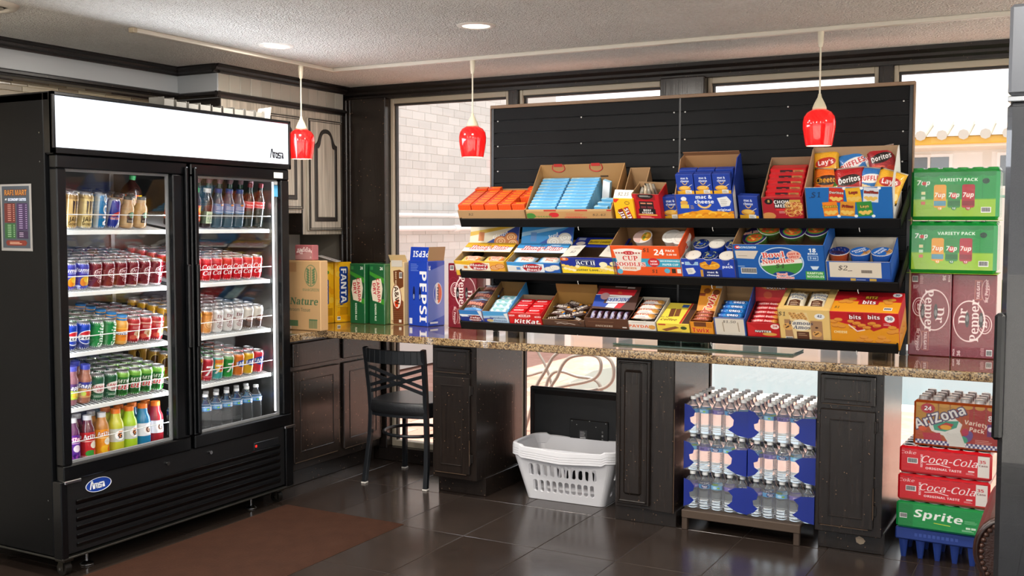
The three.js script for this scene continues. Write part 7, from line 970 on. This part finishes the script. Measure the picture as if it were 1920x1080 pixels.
  drinkBox('soda_carton', 'left of two maroon soda cartons under green packs at right', -0.638, -5.36, 0.186, 0.392, 0.13, 0.0, { pz: d1, px: '#6a1624' }, '#741826', m.shrink);
  drinkBox('soda_carton', 'right of two maroon soda cartons under green packs at right', -0.448, -5.365, 0.19, 0.39, 0.13, 0.02, { pz: d2, px: '#6a1624' }, '#741826', m.shrink);
  drinkBox('soda_carton', 'lime green carton edge behind the maroon pair at far right', -0.26, -5.385, 0.15, 0.37, 0.1, 0, { pz: region(80, 120, '#8ab41e', (c, w, h) => { R(c, 0, 0, w, h, '#93bb26'); R(c, 0, 40, w, 30, '#3f9a2e'); PG(c, [[0, 0], [30, 0], [0, 40]], '#d8c83a'); for (let i = 0; i < 6; i++) R(c, 4, 76 + i * 6, 12, 2, '#e8f0d0'); }) }, '#7fae22', m.gloss);
  // green shrink-wrapped variety packs
  const seven = region(232, 142, '#128a3a', (c, w, h) => { R(c, 0, 0, w, h, '#15923e'); for (let i = 0; i < 6; i++) { E(c, 20 + i * 39, 6, 20, 9, '#0f7f36'); R(c, 38 + i * 39, 0, 2, 86, '#0f8236'); } R(c, 0, 88, w, 54, '#93c21c'); R(c, 0, 86, w, 3, '#6fae22'); T(c, 'VARIETY PACK', 128, 24, 15, '#dff0e0', { sx: 1.05 }); T(c, '7up', 28, 34, 22, '#f2f4ec', { skew: -0.15 }); E(c, 30, 36, 6, 6, '#c8342c'); [['#e8a02c', '#5a9ab0', '#e07a22'], ['#2f8a3c', '#1f6f30', '#c8342c'], ['#b02a34', '#8c1f2a', '#c83a34']].forEach(([a, b, d], i) => { const x = 58 + i * 40; c.fillStyle = a; c.beginPath(); c.roundRect(x, 40, 36, 74, 6); c.fill(); R(c, x + 1, 92, 34, 16, b); E(c, x + 18, 76, 10, 10, d); T(c, '7up', x + 18, 72, 20, '#f6f6f0', { skew: -0.15, sx: 0.9 }); E(c, x + 18, 116, 7, 6, ['#e8a02c', '#1f6f30', '#b02a34'][i]); T(c, '12', x + 18, 116, 9, '#fff'); }); E(c, 204, 30, 10, 9, '#0d3f22'); BAR(c, 192, 112, 28, 18); R(c, 22, 62, 12, 10, '#e0d8a0'); R(c, 22, 78, 12, 10, '#bfe0c0'); R(c, 22, 94, 12, 10, '#d86a5a'); });
  const pack = (label, y, x, turn) => {
    const o = thing('soda_pack', label, 'soda pack', [x, y, -5.345], turn);
    mesh('wrap', cbox(0.382, 0.236, 0.22, 0.016, { c: '#15923e', faces: { pz: seven } }).translate(0, 0.12, 0), m.shrink, o);
    mesh('tray', bx(-0.196, 0.196, 0, 0.085, -0.114, 0.114, 0.004, { c: '#93c21c', faces: { pz: null } }).scale(1, 0.02, 0.98), m.paper, o);
    for (let i = 0; i < 6; i++) for (let j = 0; j < 3; j++) mesh('can_top', lathe([[0, 0.241], [0.02, 0.241], [0.026, 0.243], [0.03, 0.232]], 14, { c: j ? '#aab8ac' : '#2a9a48' }).translate(-0.16 + i * 0.064, 0, 0.074 - j * 0.066), m.shrink, o);
  };
  pack('lower green and lime soda variety pack on the maroon cartons', CT + 0.394, -0.543, 0.0); pack('upper green and lime soda variety pack on top of the stack', CT + 0.64, -0.54, 0.01);
  // sheet of glass lying under the display
  solo('glass_sheet', bx(-2.12, -1.2, 0, 0.009, -5.2, -4.98, 0.001, { c: '#cfe8de' }).translate(0, CT + 0.0005, 0), phy({ color: '#d4ece2', roughness: 0.02, transmission: 0.9, thickness: 0.009, ior: 1.5, attenuationColor: new THREE.Color('#5fae94'), attenuationDistance: 0.06, vertexColors: true }), 'thin greenish glass sheet lying on the counter under the display', 'glass sheet');
}
// ---------------------------------------------------------------- black metal chair with crossed back slats
{
  const o = thing('metal_chair', 'black metal chair with crossed back slats and padded seat', 'chair', [-3.47, 0, -5.17], 0.06), K = '#14171b', mt = std({ roughness: 0.38, vertexColors: true });
  // back of the chair faces the camera side (+z); seat towards the window
  const leg = (pts, w = 0.013) => { const gs = []; for (let i = 0; i + 1 < pts.length; i++) { const A = new THREE.Vector3(...pts[i]), B = new THREE.Vector3(...pts[i + 1]), d = B.clone().sub(A), L = d.length() + 0.006; gs.push(cbox(w * 2, L, w * 2.3, 0.003, { c: K }).applyQuaternion(new THREE.Quaternion().setFromUnitVectors(new THREE.Vector3(0, 1, 0), d.normalize())).translate((A.x + B.x) / 2, (A.y + B.y) / 2, (A.z + B.z) / 2)); } return gs; };
  for (const s of [-1, 1]) { const lg = mesh('leg', leg([[s * 0.205, 0.006, 0.23], [s * 0.2, 0.12, 0.21], [s * 0.19, 0.28, 0.188], [s * 0.184, 0.43, 0.185], [s * 0.186, 0.55, 0.195], [s * 0.19, 0.69, 0.215], [s * 0.193, 0.8, 0.232]]), mt, o); mesh('glide', cbox(0.03, 0.01, 0.034, 0.002, { c: '#c9c4bc' }).translate(s * 0.205, 0.005, 0.23), m.plain, lg); }
  for (const s of [-1, 1]) { const lg = mesh('leg', leg([[s * 0.19, 0.006, -0.2], [s * 0.165, 0.42, -0.165]]), mt, o); mesh('glide', cbox(0.03, 0.01, 0.034, 0.002, { c: '#c9c4bc' }).translate(s * 0.19, 0.005, -0.2), m.plain, lg); }
  mesh('top_rail', [tubeFlat([[-0.195, 0.755, 0.228], [-0.1, 0.752, 0.243], [0, 0.751, 0.249], [0.1, 0.752, 0.243], [0.195, 0.755, 0.228]], 0.08, 0.014, K)], mt, o);
  const slat = (a, b) => { const A = new THREE.Vector3(...a), B = new THREE.Vector3(...b), d = B.clone().sub(A); return cbox(d.length(), 0.02, 0.008, 0.002, { c: K }).applyQuaternion(new THREE.Quaternion().setFromUnitVectors(new THREE.Vector3(1, 0, 0), d.normalize())).translate((A.x + B.x) / 2, (A.y + B.y) / 2, (A.z + B.z) / 2); };
  for (const [a, b] of [[[-0.19, 0.69, 0.214], [0.188, 0.575, 0.198]], [[-0.187, 0.65, 0.208], [0.186, 0.54, 0.193]], [[-0.186, 0.575, 0.202], [0.19, 0.69, 0.218]], [[-0.185, 0.54, 0.197], [0.189, 0.65, 0.212]]]) mesh('cross_slat', slat(a, b), mt, o);
  const seatS = new THREE.Shape(); seatS.moveTo(-0.17, -0.2); seatS.bezierCurveTo(-0.1, -0.235, 0.1, -0.235, 0.17, -0.2); seatS.bezierCurveTo(0.225, -0.12, 0.225, 0.1, 0.175, 0.185); seatS.bezierCurveTo(0.1, 0.215, -0.1, 0.215, -0.175, 0.185); seatS.bezierCurveTo(-0.225, 0.1, -0.225, -0.12, -0.17, -0.2);
  const cush = N(new THREE.ExtrudeGeometry(seatS, { depth: 0.014, bevelEnabled: true, bevelSize: 0.014, bevelThickness: 0.03, bevelSegments: 6, curveSegments: 12 }), '#17181a').rotateX(-Math.PI / 2).translate(0, 0.445, -0.01);
  mesh('seat', cush, phy({ vertexColors: true, roughness: 0.34, bumpMap: leatherBump, bumpScale: 0.0006, clearcoat: 0.2, clearcoatRoughness: 0.3 }), o);
  mesh('seat_frame', white(N(new THREE.ExtrudeGeometry(seatS, { depth: 0.02, bevelEnabled: false, curveSegments: 10 }), K)).rotateX(-Math.PI / 2).scale(1.02, 1, 1.02).translate(0, 0.4, -0.01), mt, o);
  mesh('foot_ring', tube(Array.from({ length: 20 }, (_, i) => [Math.sin(i / 20 * 6.2832) * 0.185, 0.285, Math.cos(i / 20 * 6.2832) * 0.185 - 0.005]), 0.01, 60, 8, true, K), mt, o);
}
function tubeFlat(pts, h, t, c) { const cv = new THREE.CatmullRomCurve3(pts.map((p) => new THREE.Vector3(...p))), gs = [], n = 10; for (let i = 0; i < n; i++) { const A = cv.getPoint(i / n), B = cv.getPoint((i + 1) / n), d = B.clone().sub(A); gs.push(cbox(d.length() + 0.003, h, t, 0.003, { c }).applyQuaternion(new THREE.Quaternion().setFromUnitVectors(new THREE.Vector3(1, 0, 0), d.normalize())).translate((A.x + B.x) / 2, (A.y + B.y) / 2, (A.z + B.z) / 2)); } return merge(gs); }
// ---------------------------------------------------------------- flat television leaning under the counter, back to the room
{
  const o = thing('television', 'black flat television seen from the back under the counter', 'television', [-2.52, 0.002, -5.452]); o.rotation.x = 0;
  mesh('shell', cbox(0.64, 0.565, 0.03, 0.008, { c: '#0f1012' }).translate(0, 0.2825, 0), m.satin, o);
  mesh('bevelled_back', [(() => { const s = new THREE.Shape([[-0.275, 0.04], [0.275, 0.04], [0.275, 0.525], [-0.275, 0.525]].map((p) => new THREE.Vector2(...p))); return N(new THREE.ExtrudeGeometry(s, { depth: 0.004, bevelEnabled: true, bevelSize: 0.025, bevelThickness: 0.018, bevelSegments: 1 }), '#131416').translate(0, 0, 0.016); })()], m.satin, o);
  mesh('connector_box', cbox(0.24, 0.21, 0.012, 0.004, { c: '#0c0d0e' }).translate(0.075, 0.295, 0.04), m.satin, o);
  mesh('rating_label', cbox(0.05, 0.05, 0.001, 0, { c: '#222', faces: { pz: region(40, 40, '#2a2a2c', (c) => { SMALL(c, 5, 6, 28, 5, '#b8b8b8', 5); R(c, 5, 32, 28, 4, '#dcdcdc'); }) } }).translate(0.04, 0.315, 0.0465), m.paper, o);
  for (let i = 0; i < 5; i++) mesh('port', cbox(0.009, 0.012, 0.003, 0.001, { c: i % 2 ? '#8a8a88' : '#5a5a58' }).translate(0.16, 0.34 - i * 0.022, 0.046), m.satin, o);
  for (const [x, y] of [[-0.06, 0.39], [0.05, 0.395], [0.15, 0.39], [-0.03, 0.37], [0.09, 0.365]]) mesh('screw', cyl(0.003, 0.003, 0.002, 8, '#9a9a98').rotateX(Math.PI / 2).translate(x + 0.03, y, 0.0465), m.satin, o);
}
// ---------------------------------------------------------------- nested laundry baskets
{
  const wt = '#dcdcE0', mat = std({ roughness: 0.42, vertexColors: true });
  const W0 = 0.46, D0 = 0.25, W1 = 0.6, D1 = 0.345, H = 0.255;       // bottom and top outline
  function wall(wB, wT, h, nSlots, sh = 0) {     // one slotted wall, in xy, base centred
    const s = new THREE.Shape([[-wB / 2, 0], [wB / 2, 0], [wT / 2, h], [-wT / 2, h]].map((p) => new THREE.Vector2(...p)));
    for (let r = 0; r < 2; r++) for (let i = 0; i < nSlots; i++) { const y0 = 0.046 + r * 0.092 - sh, y1 = y0 + 0.07, f = (i + 0.5) / nSlots - 0.5, ww = wB + (wT - wB) * (y0 + 0.03) / h, x = f * (ww - 0.06), rw = 0.0132; const p = new THREE.Path(); p.moveTo(x - rw, y0 + rw); p.absarc(x, y0 + rw, rw, Math.PI, 2 * Math.PI); p.lineTo(x + rw, y1 - rw); p.absarc(x, y1 - rw, rw, 0, Math.PI); p.closePath(); s.holes.push(p); }
    return white(N(new THREE.ExtrudeGeometry(s, { depth: 0.003, bevelEnabled: false, curveSegments: 6 }), wt)).translate(0, 0, -0.003);
  }
  const tz = Math.atan2((D1 - D0) / 2, H), tx = Math.atan2((W1 - W0) / 2, H), hz = H / Math.cos(tz), hx = H / Math.cos(tx);
  const corner = (() => { const gs = []; for (const sx of [-1, 1]) for (const sz of [-1, 1]) { const n = 6, pos = []; const P = (k, t) => { const a = k / n * Math.PI / 2, r0 = 0.03, r1 = 0.04, w = W0 + (W1 - W0) * t, d = D0 + (D1 - D0) * t, r = r0 + (r1 - r0) * t; return [sx * (w / 2 - r + Math.sin(a) * r), t * H, sz * (d / 2 - r + Math.cos(a) * r)]; }; for (let k = 0; k < n; k++) { const q = [P(k, 0), P(k + 1, 0), P(k + 1, 1), P(k, 1)]; const id = sx * sz > 0 ? [0, 1, 2, 0, 2, 3] : [0, 2, 1, 0, 3, 2]; for (const i of id) pos.push(...q[i]); } const g = new THREE.BufferGeometry(); g.setAttribute('position', new THREE.Float32BufferAttribute(pos, 3)); g.computeVertexNormals(); gs.push(white(N(g, wt))); } return gs; })();
  const rimPts = []; for (let i = 0; i < 64; i++) { const a = i / 64 * 2 * Math.PI, c = Math.cos(a), s = Math.sin(a), n = 5, x = Math.sign(c) * Math.pow(Math.abs(c), 2 / n) * (W1 / 2 + 0.006), z = Math.sign(s) * Math.pow(Math.abs(s), 2 / n) * (D1 / 2 + 0.006); const dip = Math.exp(-Math.pow(x / 0.12, 2)) * (Math.abs(z) > D1 * 0.4 ? 0.012 : 0); rimPts.push([x, H - dip + (Math.abs(x) > W1 * 0.4 ? 0.01 : 0), z]); }
  const rim = (() => { const cv = new THREE.CatmullRomCurve3(rimPts.map((p) => new THREE.Vector3(...p)), true); const s = new THREE.Shape([[0, -0.011], [0.022, -0.008], [0.026, 0.004], [0.014, 0.008], [-0.006, 0.004]].map((p) => new THREE.Vector2(p[1] * -1, p[0]))); const gs = [], n = 96; const pos = []; for (let i = 0; i < n; i++) { const A = cv.getPoint(i / n), B = cv.getPoint((i + 1) / n); const oa = new THREE.Vector3(A.x / W1, 0, A.z / D1).normalize(), ob = new THREE.Vector3(B.x / W1, 0, B.z / D1).normalize(); const pr = [[-0.004, -0.012], [0.018, -0.022], [0.021, -0.019], [0.018, 0.002], [0.008, 0.006], [-0.004, 0.002]]; const R_ = (C, o, [u, v]) => [C.x + o.x * u, C.y + v, C.z + o.z * u]; for (let k = 0; k < pr.length; k++) { const p = pr[k], q = pr[(k + 1) % pr.length]; const a = R_(A, oa, p), b = R_(B, ob, p), c = R_(B, ob, q), d = R_(A, oa, q); pos.push(...a, ...c, ...b, ...a, ...d, ...c); } } const g = new THREE.BufferGeometry(); g.setAttribute('position', new THREE.Float32BufferAttribute(pos, 3)); g.computeVertexNormals(); return white(N(g, wt)); })();
  for (let i = 0; i < 4; i++) {
    const b = thing('laundry_basket', `white slotted laundry basket, ${['outermost and lowest', 'second lowest', 'third lowest', 'topmost'][i]} of the nested stack`, 'laundry basket', [-2.452, 0.002 + i * 0.0125, -5.228], 0.03, 'nested laundry baskets');
    const front = wall(W0 - 0.06, W1 - 0.08, hz, 10, i * 0.0125), sideW = wall(D0 - 0.06, D1 - 0.08, hx, 6, i * 0.0125);
    mesh('bottom', bx(-W0 / 2 + 0.01, W0 / 2 - 0.01, 0, 0.004, -D0 / 2 + 0.01, D0 / 2 - 0.01, 0.002, { c: wt }), mat, b);
    for (const k of [0, 1]) { mesh('slotted_wall', front.clone().rotateX(tz).translate(0, 0, D0 / 2).rotateY(k * Math.PI), mat, b); mesh('slotted_wall', sideW.clone().rotateX(tx).translate(0, 0, W0 / 2).rotateY(Math.PI / 2 + k * Math.PI), mat, b); }
    for (const g of corner) mesh('corner', g, mat, b); mesh('rim', rim, mat, b);
  }
}
// ---------------------------------------------------------------- bottled water cases on a wooden stand
{
  const st = thing('wooden_stand', 'low dark wooden stand under the bottled water cases', 'stand', [0, 0, 0]), wc = '#44362b';
  mesh('top_board', bx(-1.725, -1.14, 0.082, 0.1, -5.4, -4.945, 0.003, { c: '#44362b' }), m.plain, st);
  mesh('front_rail', bx(-1.725, -1.14, 0.06, 0.1, -4.955, -4.935, 0.003, { c: '#4d3e32' }), m.plain, st);
  for (const [x, z] of [[-1.71, -4.953], [-1.158, -4.953], [-1.71, -5.38], [-1.158, -5.38]]) mesh('leg', bx(x - 0.014, x + 0.014, 0, 0.082, z - 0.014, z + 0.014, 0.002, { c: wc }), m.plain, st);
  const bodyG = lathe(ridged(0.183, 0.0305), 14, { c: '#ffffff' }), capG = lathe([[0.0145, 0.168], [0.0145, 0.181], [0.013, 0.183], [0, 0.183]], 12, { c: '#f0f2f2' });
  const labs = [region(96, 30, '#5fa8d8', (c, w, h) => { R(c, 0, 0, w, h, '#62b0dc'); E(c, 26, 15, 11, 10, '#a8d4ec'); E(c, 44, 16, 7, 7, '#7fb83a'); R(c, 66, 0, 30, h, '#2a3f90'); }), region(96, 30, '#5a4a9a', (c, w, h) => { R(c, 0, 0, w, h, '#6a5aa8'); R(c, 10, 6, 22, 18, '#3a2a7a'); R(c, 50, 8, 30, 14, '#a89ac8'); }), region(96, 30, '#2a3a8a', (c, w, h) => { R(c, 0, 0, w, h, '#3a8cc4'); E(c, 48, 15, 20, 14, '#1c2a6a'); T(c, 'Pure', 48, 12, 12, '#fff'); T(c, 'Life', 50, 22, 11, '#fff'); })];
  const labG = labs.map((reg) => lathe([[0.0312, 0.104], [0.0312, 0.124]], 14, { reg, y0: 0.104, y1: 0.124, c: '#fff' }));
  const blue = phy({ vertexColors: true, color: '#0e2b96', roughness: 0.16, transmission: 0.15, thickness: 0, bumpMap: wr2, bumpScale: 0.002, clearcoat: 0.6 });
  const W = 0.318, D = 0.4, H = 0.19;
  const patch = (pts) => ext(pts, 0.0012, { c: '#ffffff' });
  const caseOf = (label, x, y, z, top, turn) => {
    const o = thing('water_case', label, 'water case', [x, y, z], turn, 'bottled water cases');
    const nx = 5, nz = top ? 6 : 4;
    for (let i = 0; i < nx; i++) for (let j = 0; j < nz; j++) {
      const px = -W / 2 + 0.033 + i * 0.063, pz = -0.033 - j * 0.065;
      const b = mesh('bottle', j < 4 ? bodyG : capG, j < 4 ? m.water : m.satin, o); b.position.set(px, 0.002, pz);
      if (j < 4) { const c = mesh('cap', capG, m.satin, b); if (j === 0) { const l = mesh('label', labG[(i + Math.round(y * 10)) % 3], m.gloss, b); l.rotation.y = -Math.PI / 2 + 0.3 + rr(-0.5, 0.5); } }
      if (i === nx - 1 && j > 1 && !top) continue;
    }
    const f = (g) => g.applyMatrix4(M4(0, 0, 0.0015));
    mesh('clear_film', [ext([[-W / 2, 0.005], [W / 2, 0.005], [W / 2, 0.14], [W / 2 - 0.02, 0.165], [-W / 2 + 0.02, 0.165], [-W / 2, 0.14]], 0.0008, { c: '#fff' })], m.film, o);
    mesh('blue_film', f(patch([[-W / 2 - 0.002, 0.01], [-W / 2 + 0.03, 0.022], [-W / 2 + 0.052, 0.045], [-W / 2 + 0.03, 0.06], [-W / 2 + 0.026, 0.082], [-W / 2 + 0.046, 0.09], [-W / 2 + 0.052, 0.115], [-W / 2 + 0.03, 0.14], [-W / 2 - 0.002, 0.15]])), blue, o);
    mesh('blue_film', f(patch([[W / 2 + 0.002, 0.004], [W / 2 - 0.05, 0.012], [W / 2 - 0.1, 0.038], [W / 2 - 0.075, 0.06], [W / 2 - 0.072, 0.088], [W / 2 - 0.096, 0.112], [W / 2 - 0.06, 0.13], [W / 2 + 0.002, 0.135]])), blue, o);
    const sd = (sx) => mesh('blue_side_film', ext([[0.001, 0.004], [0.001, 0.135], [-0.12, 0.15], [-0.25, 0.14], [-D + 0.01, 0.14], [-D + 0.01, 0.004]], 0.0012, { c: '#fff' }).applyMatrix4(new THREE.Matrix4().makeBasis(new THREE.Vector3(0, 0, 1), new THREE.Vector3(0, 1, 0), new THREE.Vector3(-1, 0, 0)).setPosition(sx, 0, 0)), blue, o);
    sd(-W / 2 - 0.001); sd(W / 2 + 0.002);
  };
  const nm = ['bottom', 'middle', 'top'];
  for (let l = 0; l < 3; l++) { caseOf(`clear water bottle case wrapped in blue film, ${nm[l]} of left stack`, -1.565 + [0, -0.005, 0][l], 0.101 + l * 0.188, -4.975, l === 2, [0.02, -0.03, 0.03][l]); caseOf(`clear water bottle case wrapped in blue film, ${nm[l]} of right stack`, -1.243 + [0, 0.002, 0][l], 0.101 + l * 0.186, -4.965, l === 2, [0, 0.01, -0.01][l]); }
}
// ---------------------------------------------------------------- stacked soda cases on a blue plastic pallet
{
  const p = thing('plastic_pallet', 'dark blue plastic pallet with tapered feet under the soda cases', 'pallet', [-0.545, 0, -5.03], -0.02), pb = '#233c86', pm = std({ roughness: 0.45, vertexColors: true });
  mesh('deck', cbox(0.36, 0.056, 0.4, 0.006, { c: pb }).translate(0, 0.112, -0.17), pm, p);
  for (let i = 0; i < 5; i++) for (let j = 0; j < 3; j++) mesh('foot', [N(new THREE.CylinderGeometry(0.028, 0.014, 0.086, 4, 1), pb).rotateY(Math.PI / 4).translate(-0.145 + i * 0.0725, 0.0435, 0.002 - j * 0.16)].map(white), pm, p);
  mesh('moulded_mark', [...'NO-DEPOSIT'].map((ch, i) => cbox(0.012, 0.014, 0.001, 0, { c: '#3a52a0' }).translate(-0.09 + i * 0.019, 0.112, 0.0305)), pm, p);
  const coke = region(230, 92, '#c81420', (c, w, h) => { R(c, 0, 0, w, h, '#cc1420'); for (let i = 0; i < 7; i++) E(c, 22 + i * 32, 0, 14, 5, '#a80f1a'); T(c, 'Coca-Cola', 128, 38, 38, '#f6eeee', { font: 'serif', skew: -0.28, sx: 0.86, bold: false }); LN(c, [[66, 58], [100, 54], [130, 62]], '#f6eeee', 3); T(c, 'ORIGINAL TASTE', 112, 74, 12, '#f4e4e4'); BAR(c, 16, 38, 28, 22); c.save(); c.translate(54, 46); c.rotate(-Math.PI / 2); T(c, 'RECYCLE ME', 0, 0, 9, '#f4e4e4'); c.restore(); T(c, 'Coke', 18, 16, 18, '#e8b8b8', { font: 'serif', skew: -0.2 }); R(c, 176, 66, 16, 6, '#f0dada'); SMALL(c, 170, 76, 24, 2, '#e8c0c0', 4); R(c, 200, 4, 30, 84, '#e4dcd6'); T(c, '35', 212, 26, 16, '#b8161e'); T(c, 'Cans', 214, 42, 10, '#5a2a2a'); });
  const sp = region(230, 92, '#138a42', (c, w, h) => { R(c, 0, 0, w, h, '#168f45'); R(c, 0, 0, 40, h, '#12803c'); T(c, 'Sprite', 108, 38, 44, '#f4f8f2', { skew: -0.1, rot: 0.06, sx: 1.05 }); LN(c, [[96, 66], [140, 70]], '#c8d83a', 3); BAR(c, 4, 40, 20, 20); for (let i = 0; i < 2; i++) R(c, 180 + i * 14, 66, 12, 8, '#d8ecd8'); SMALL(c, 170, 78, 34, 2, '#bfe0c4', 4); SMALL(c, 176, 40, 36, 3, '#8fcf9c', 5); R(c, 222, 0, 8, h, '#dcecd8'); });
  const ari = region(230, 136, '#b8521e', (c, w, h) => {
    R(c, 0, 0, w, h, '#b04a1c'); R(c, 0, 0, 110, 60, '#b8822a'); R(c, 150, 0, 80, h, '#a8281e'); for (let i = 0; i < 7; i++) { R(c, 30 + i * 33, 0, 2, 60, '#8f4a16'); E(c, 14 + i * 33, 4, 14, 8, '#c98f34'); }
    E(c, 34, 18, 20, 16, '#b82430'); T(c, '24', 34, 17, 20, '#fff', { stroke: '#7a1018', lw: 3 }); PG(c, [[34, 70], [60, 52], [112, 44], [132, 62], [126, 84], [140, 132], [98, 132], [80, 104], [46, 92]], '#e6e2da'); PG(c, [[50, 72], [84, 56], [122, 52], [116, 74], [84, 90], [54, 88]], '#3f9a7c'); PG(c, [[62, 76], [86, 60], [108, 64], [98, 80], [70, 84]], '#b8342a'); E(c, 86, 76, 16, 8, '#e8a42a'); for (let i = 0; i < 4; i++) LN(c, [[92 + i * 12, 94], [100 + i * 10, 130]], '#8a867e', 2);
    c.save(); c.translate(58, 52); c.rotate(-0.42); T(c, 'AriZona', 12, -4, 44, '#e8e4e0', { stroke: '#4a3a5a', lw: 7, sx: 0.95 }); c.restore(); E(c, 148, 100, 13, 20, '#6a4a8a', 0.4); E(c, 134, 112, 14, 12, '#3fa07c'); E(c, 140, 86, 10, 12, '#b82a4a'); T(c, 'Variety', 170, 56, 19, '#f0dcc8', { rot: 0.12 }); T(c, 'Pack', 172, 76, 19, '#f0dcc8', { rot: 0.12 }); T(c, '8', 208, 36, 26, '#e8e0e0'); R(c, 200, 54, 18, 40, '#6a2a6a'); E(c, 209, 70, 7, 8, '#e8dce8'); PG(c, [[20, 100], [70, 96], [76, 124], [26, 124]], '#b8283a'); E(c, 20, 86, 12, 8, '#d8501e'); for (let i = 0; i < 40; i++) if ((i + 1) % 2) { R(c, i * 6, 122, 6, 7, '#4f4a7c'); R(c, i * 6 + 6, 129, 6, 7, '#4f4a7c'); R(c, i * 6 + 6, 122, 6, 7, '#e4e0e4'); R(c, i * 6, 129, 6, 7, '#e4e0e4'); } PG(c, [[84, 96], [128, 90], [144, 136], [98, 136]], '#dedad2'); SMALL(c, 168, 108, 50, 3, '#e8b8a8', 5); });
  const canTop = lathe([[0, 0.121], [0.02, 0.121], [0.026, 0.1235], [0.031, 0.114]], 14, { c: '#e4e2e0' });
  function flat(label, y, x, z, turn, front, c, tall) {
    const o = thing('soda_case', label, 'soda case', [x, y, z], turn), h = tall || 0.122, w = tall ? 0.36 : 0.385;
    mesh('wrap', cbox(w, h, 0.3, 0.01, { c, faces: { pz: front } }).translate(0, h / 2, -0.15), m.shrink, o);
    for (let i = 0; i < 6; i++) for (let j = 0; j < 4; j++) if (tall) mesh('bottle_cap', lathe([[0.02, h - 0.004], [0.0195, h + 0.014], [0.017, h + 0.017], [0, h + 0.017]], 14, { c: '#f2f0ee' }).translate(-w / 2 + 0.035 + i * 0.058, 0, -0.04 - j * 0.07), m.shrink, o); else mesh('can_top', canTop.clone().translate(-w / 2 + 0.035 + i * 0.063, h - 0.121, -0.037 - j * 0.065), m.shrink, o);
  }
  flat('green lemon-lime soda case at the bottom of the floor stack', 0.142, -0.53, -4.985, -0.04, sp, '#168f45'); flat('lower red cola case on the green case', 0.27, -0.525, -4.98, -0.03, coke, '#cc1420'); flat('upper red cola case under the iced tea case', 0.398, -0.52, -4.975, -0.03, coke, '#cc1420'); flat('colourful iced tea variety case on top of the floor stack', 0.526, -0.478, -4.985, -0.05, ari, '#b04a1c', 0.205);
}
// ---------------------------------------------------------------- black upright cooler and leather chair at the right edge
{
  const o = thing('upright_cooler', 'tall black upright cooler cut by the right edge', 'cooler', [-0.18, 0, -2.87]);
  mesh('cabinet', bx(0.004, 0.7, 0.08, 2.05, -0.75, -0.05, 0.006), m.blackSatin, o);
  mesh('upper_door', bx(0.0, 0.704, 1.834, 2.055, -0.05, 0.0, 0.008), std({ color: '#5a5d63', roughness: 0.3, metalness: 0.55 }), o);
  const d = mesh('door', bx(0.0, 0.704, 0.12, 1.818, -0.05, 0.0, 0.012), phy({ color: '#1d1e21', roughness: 0.25, clearcoat: 0.5 }), o);
  mesh('hinge', bx(0.0, 0.04, 1.819, 1.833, -0.045, -0.004, 0.002), m.chrome, d);
  mesh('handle', [bx(-0.012, 0.012, 0.985, 1.3, 0.012, 0.03, 0.007), bx(-0.006, 0.008, 0.985, 1.005, -0.004, 0.02, 0.003), bx(-0.006, 0.008, 1.28, 1.3, -0.004, 0.02, 0.003)], m.blackGloss, d);
  mesh('kick_panel', bx(0.02, 0.68, 0.0, 0.08, -0.7, -0.06, 0.003), m.blackSatin, o);
}
{
  const o = thing('leather_armchair', 'dark brown leather armchair with piped rolled arm at right edge', 'armchair', [-0.285, 0, -4.42], 0), lm = phy({ color: '#ffffff', vertexColors: true, roughness: 0.3, bumpMap: leatherBump, bumpScale: 0.0012, clearcoat: 0.25, clearcoatRoughness: 0.25 }), br = '#3a2119';
  const arm = (x) => { const s = new THREE.Shape(); s.moveTo(-0.075, 0.08); s.lineTo(-0.085, 0.36); s.bezierCurveTo(-0.13, 0.42, -0.11, 0.54, 0, 0.545); s.bezierCurveTo(0.11, 0.54, 0.13, 0.42, 0.085, 0.36); s.lineTo(0.075, 0.08); s.closePath(); const g = N(new THREE.ExtrudeGeometry(s, { depth: 0.62, bevelEnabled: true, bevelSize: 0.02, bevelThickness: 0.02, bevelSegments: 3, curveSegments: 12 }), br); const a = mesh('arm', g.translate(x, 0, 0), lm, o); const pp = s.getPoints(12).map((p) => [p.x * 1.05 + x, p.y * 1.01, 0.64]); mesh('piping', tube(pp, 0.009, 60, 6, true, '#2a1712'), lm, a); const bead = []; for (let i = 0; i < pp.length; i++) bead.push(N(new THREE.SphereGeometry(0.009, 8, 6), '#4a2d22').translate(pp[i][0] * 1 + (x - pp[i][0]) * 0.12, pp[i][1] * 0.985, 0.642)); mesh('nail_trim', bead.map(white), lm, a); };
  arm(0.11); arm(0.79);
  mesh('seat', cbox(0.56, 0.2, 0.6, 0.04, { c: br }).translate(0.45, 0.32, 0.3), lm, o);
  mesh('seat_base', cbox(0.56, 0.16, 0.6, 0.02, { c: '#2f1a14' }).translate(0.45, 0.14, 0.3), lm, o);
  mesh('backrest', cbox(0.84, 0.5, 0.16, 0.05, { c: br }).applyMatrix4(M4(0.45, 0.56, -0.06, -0.12, 0, 0)), lm, o);
  for (const [x, z] of [[0.1, 0.05], [0.8, 0.05], [0.1, 0.58], [0.8, 0.58]]) mesh('foot', cyl(0.018, 0.026, 0.08, 12, '#1a100c').translate(x, 0.04, z), m.satin, o);
}
scene.traverse((o) => { if (o.isMesh) { o.castShadow = true; o.receiveShadow = true; } });
renderer.render(scene, camera);
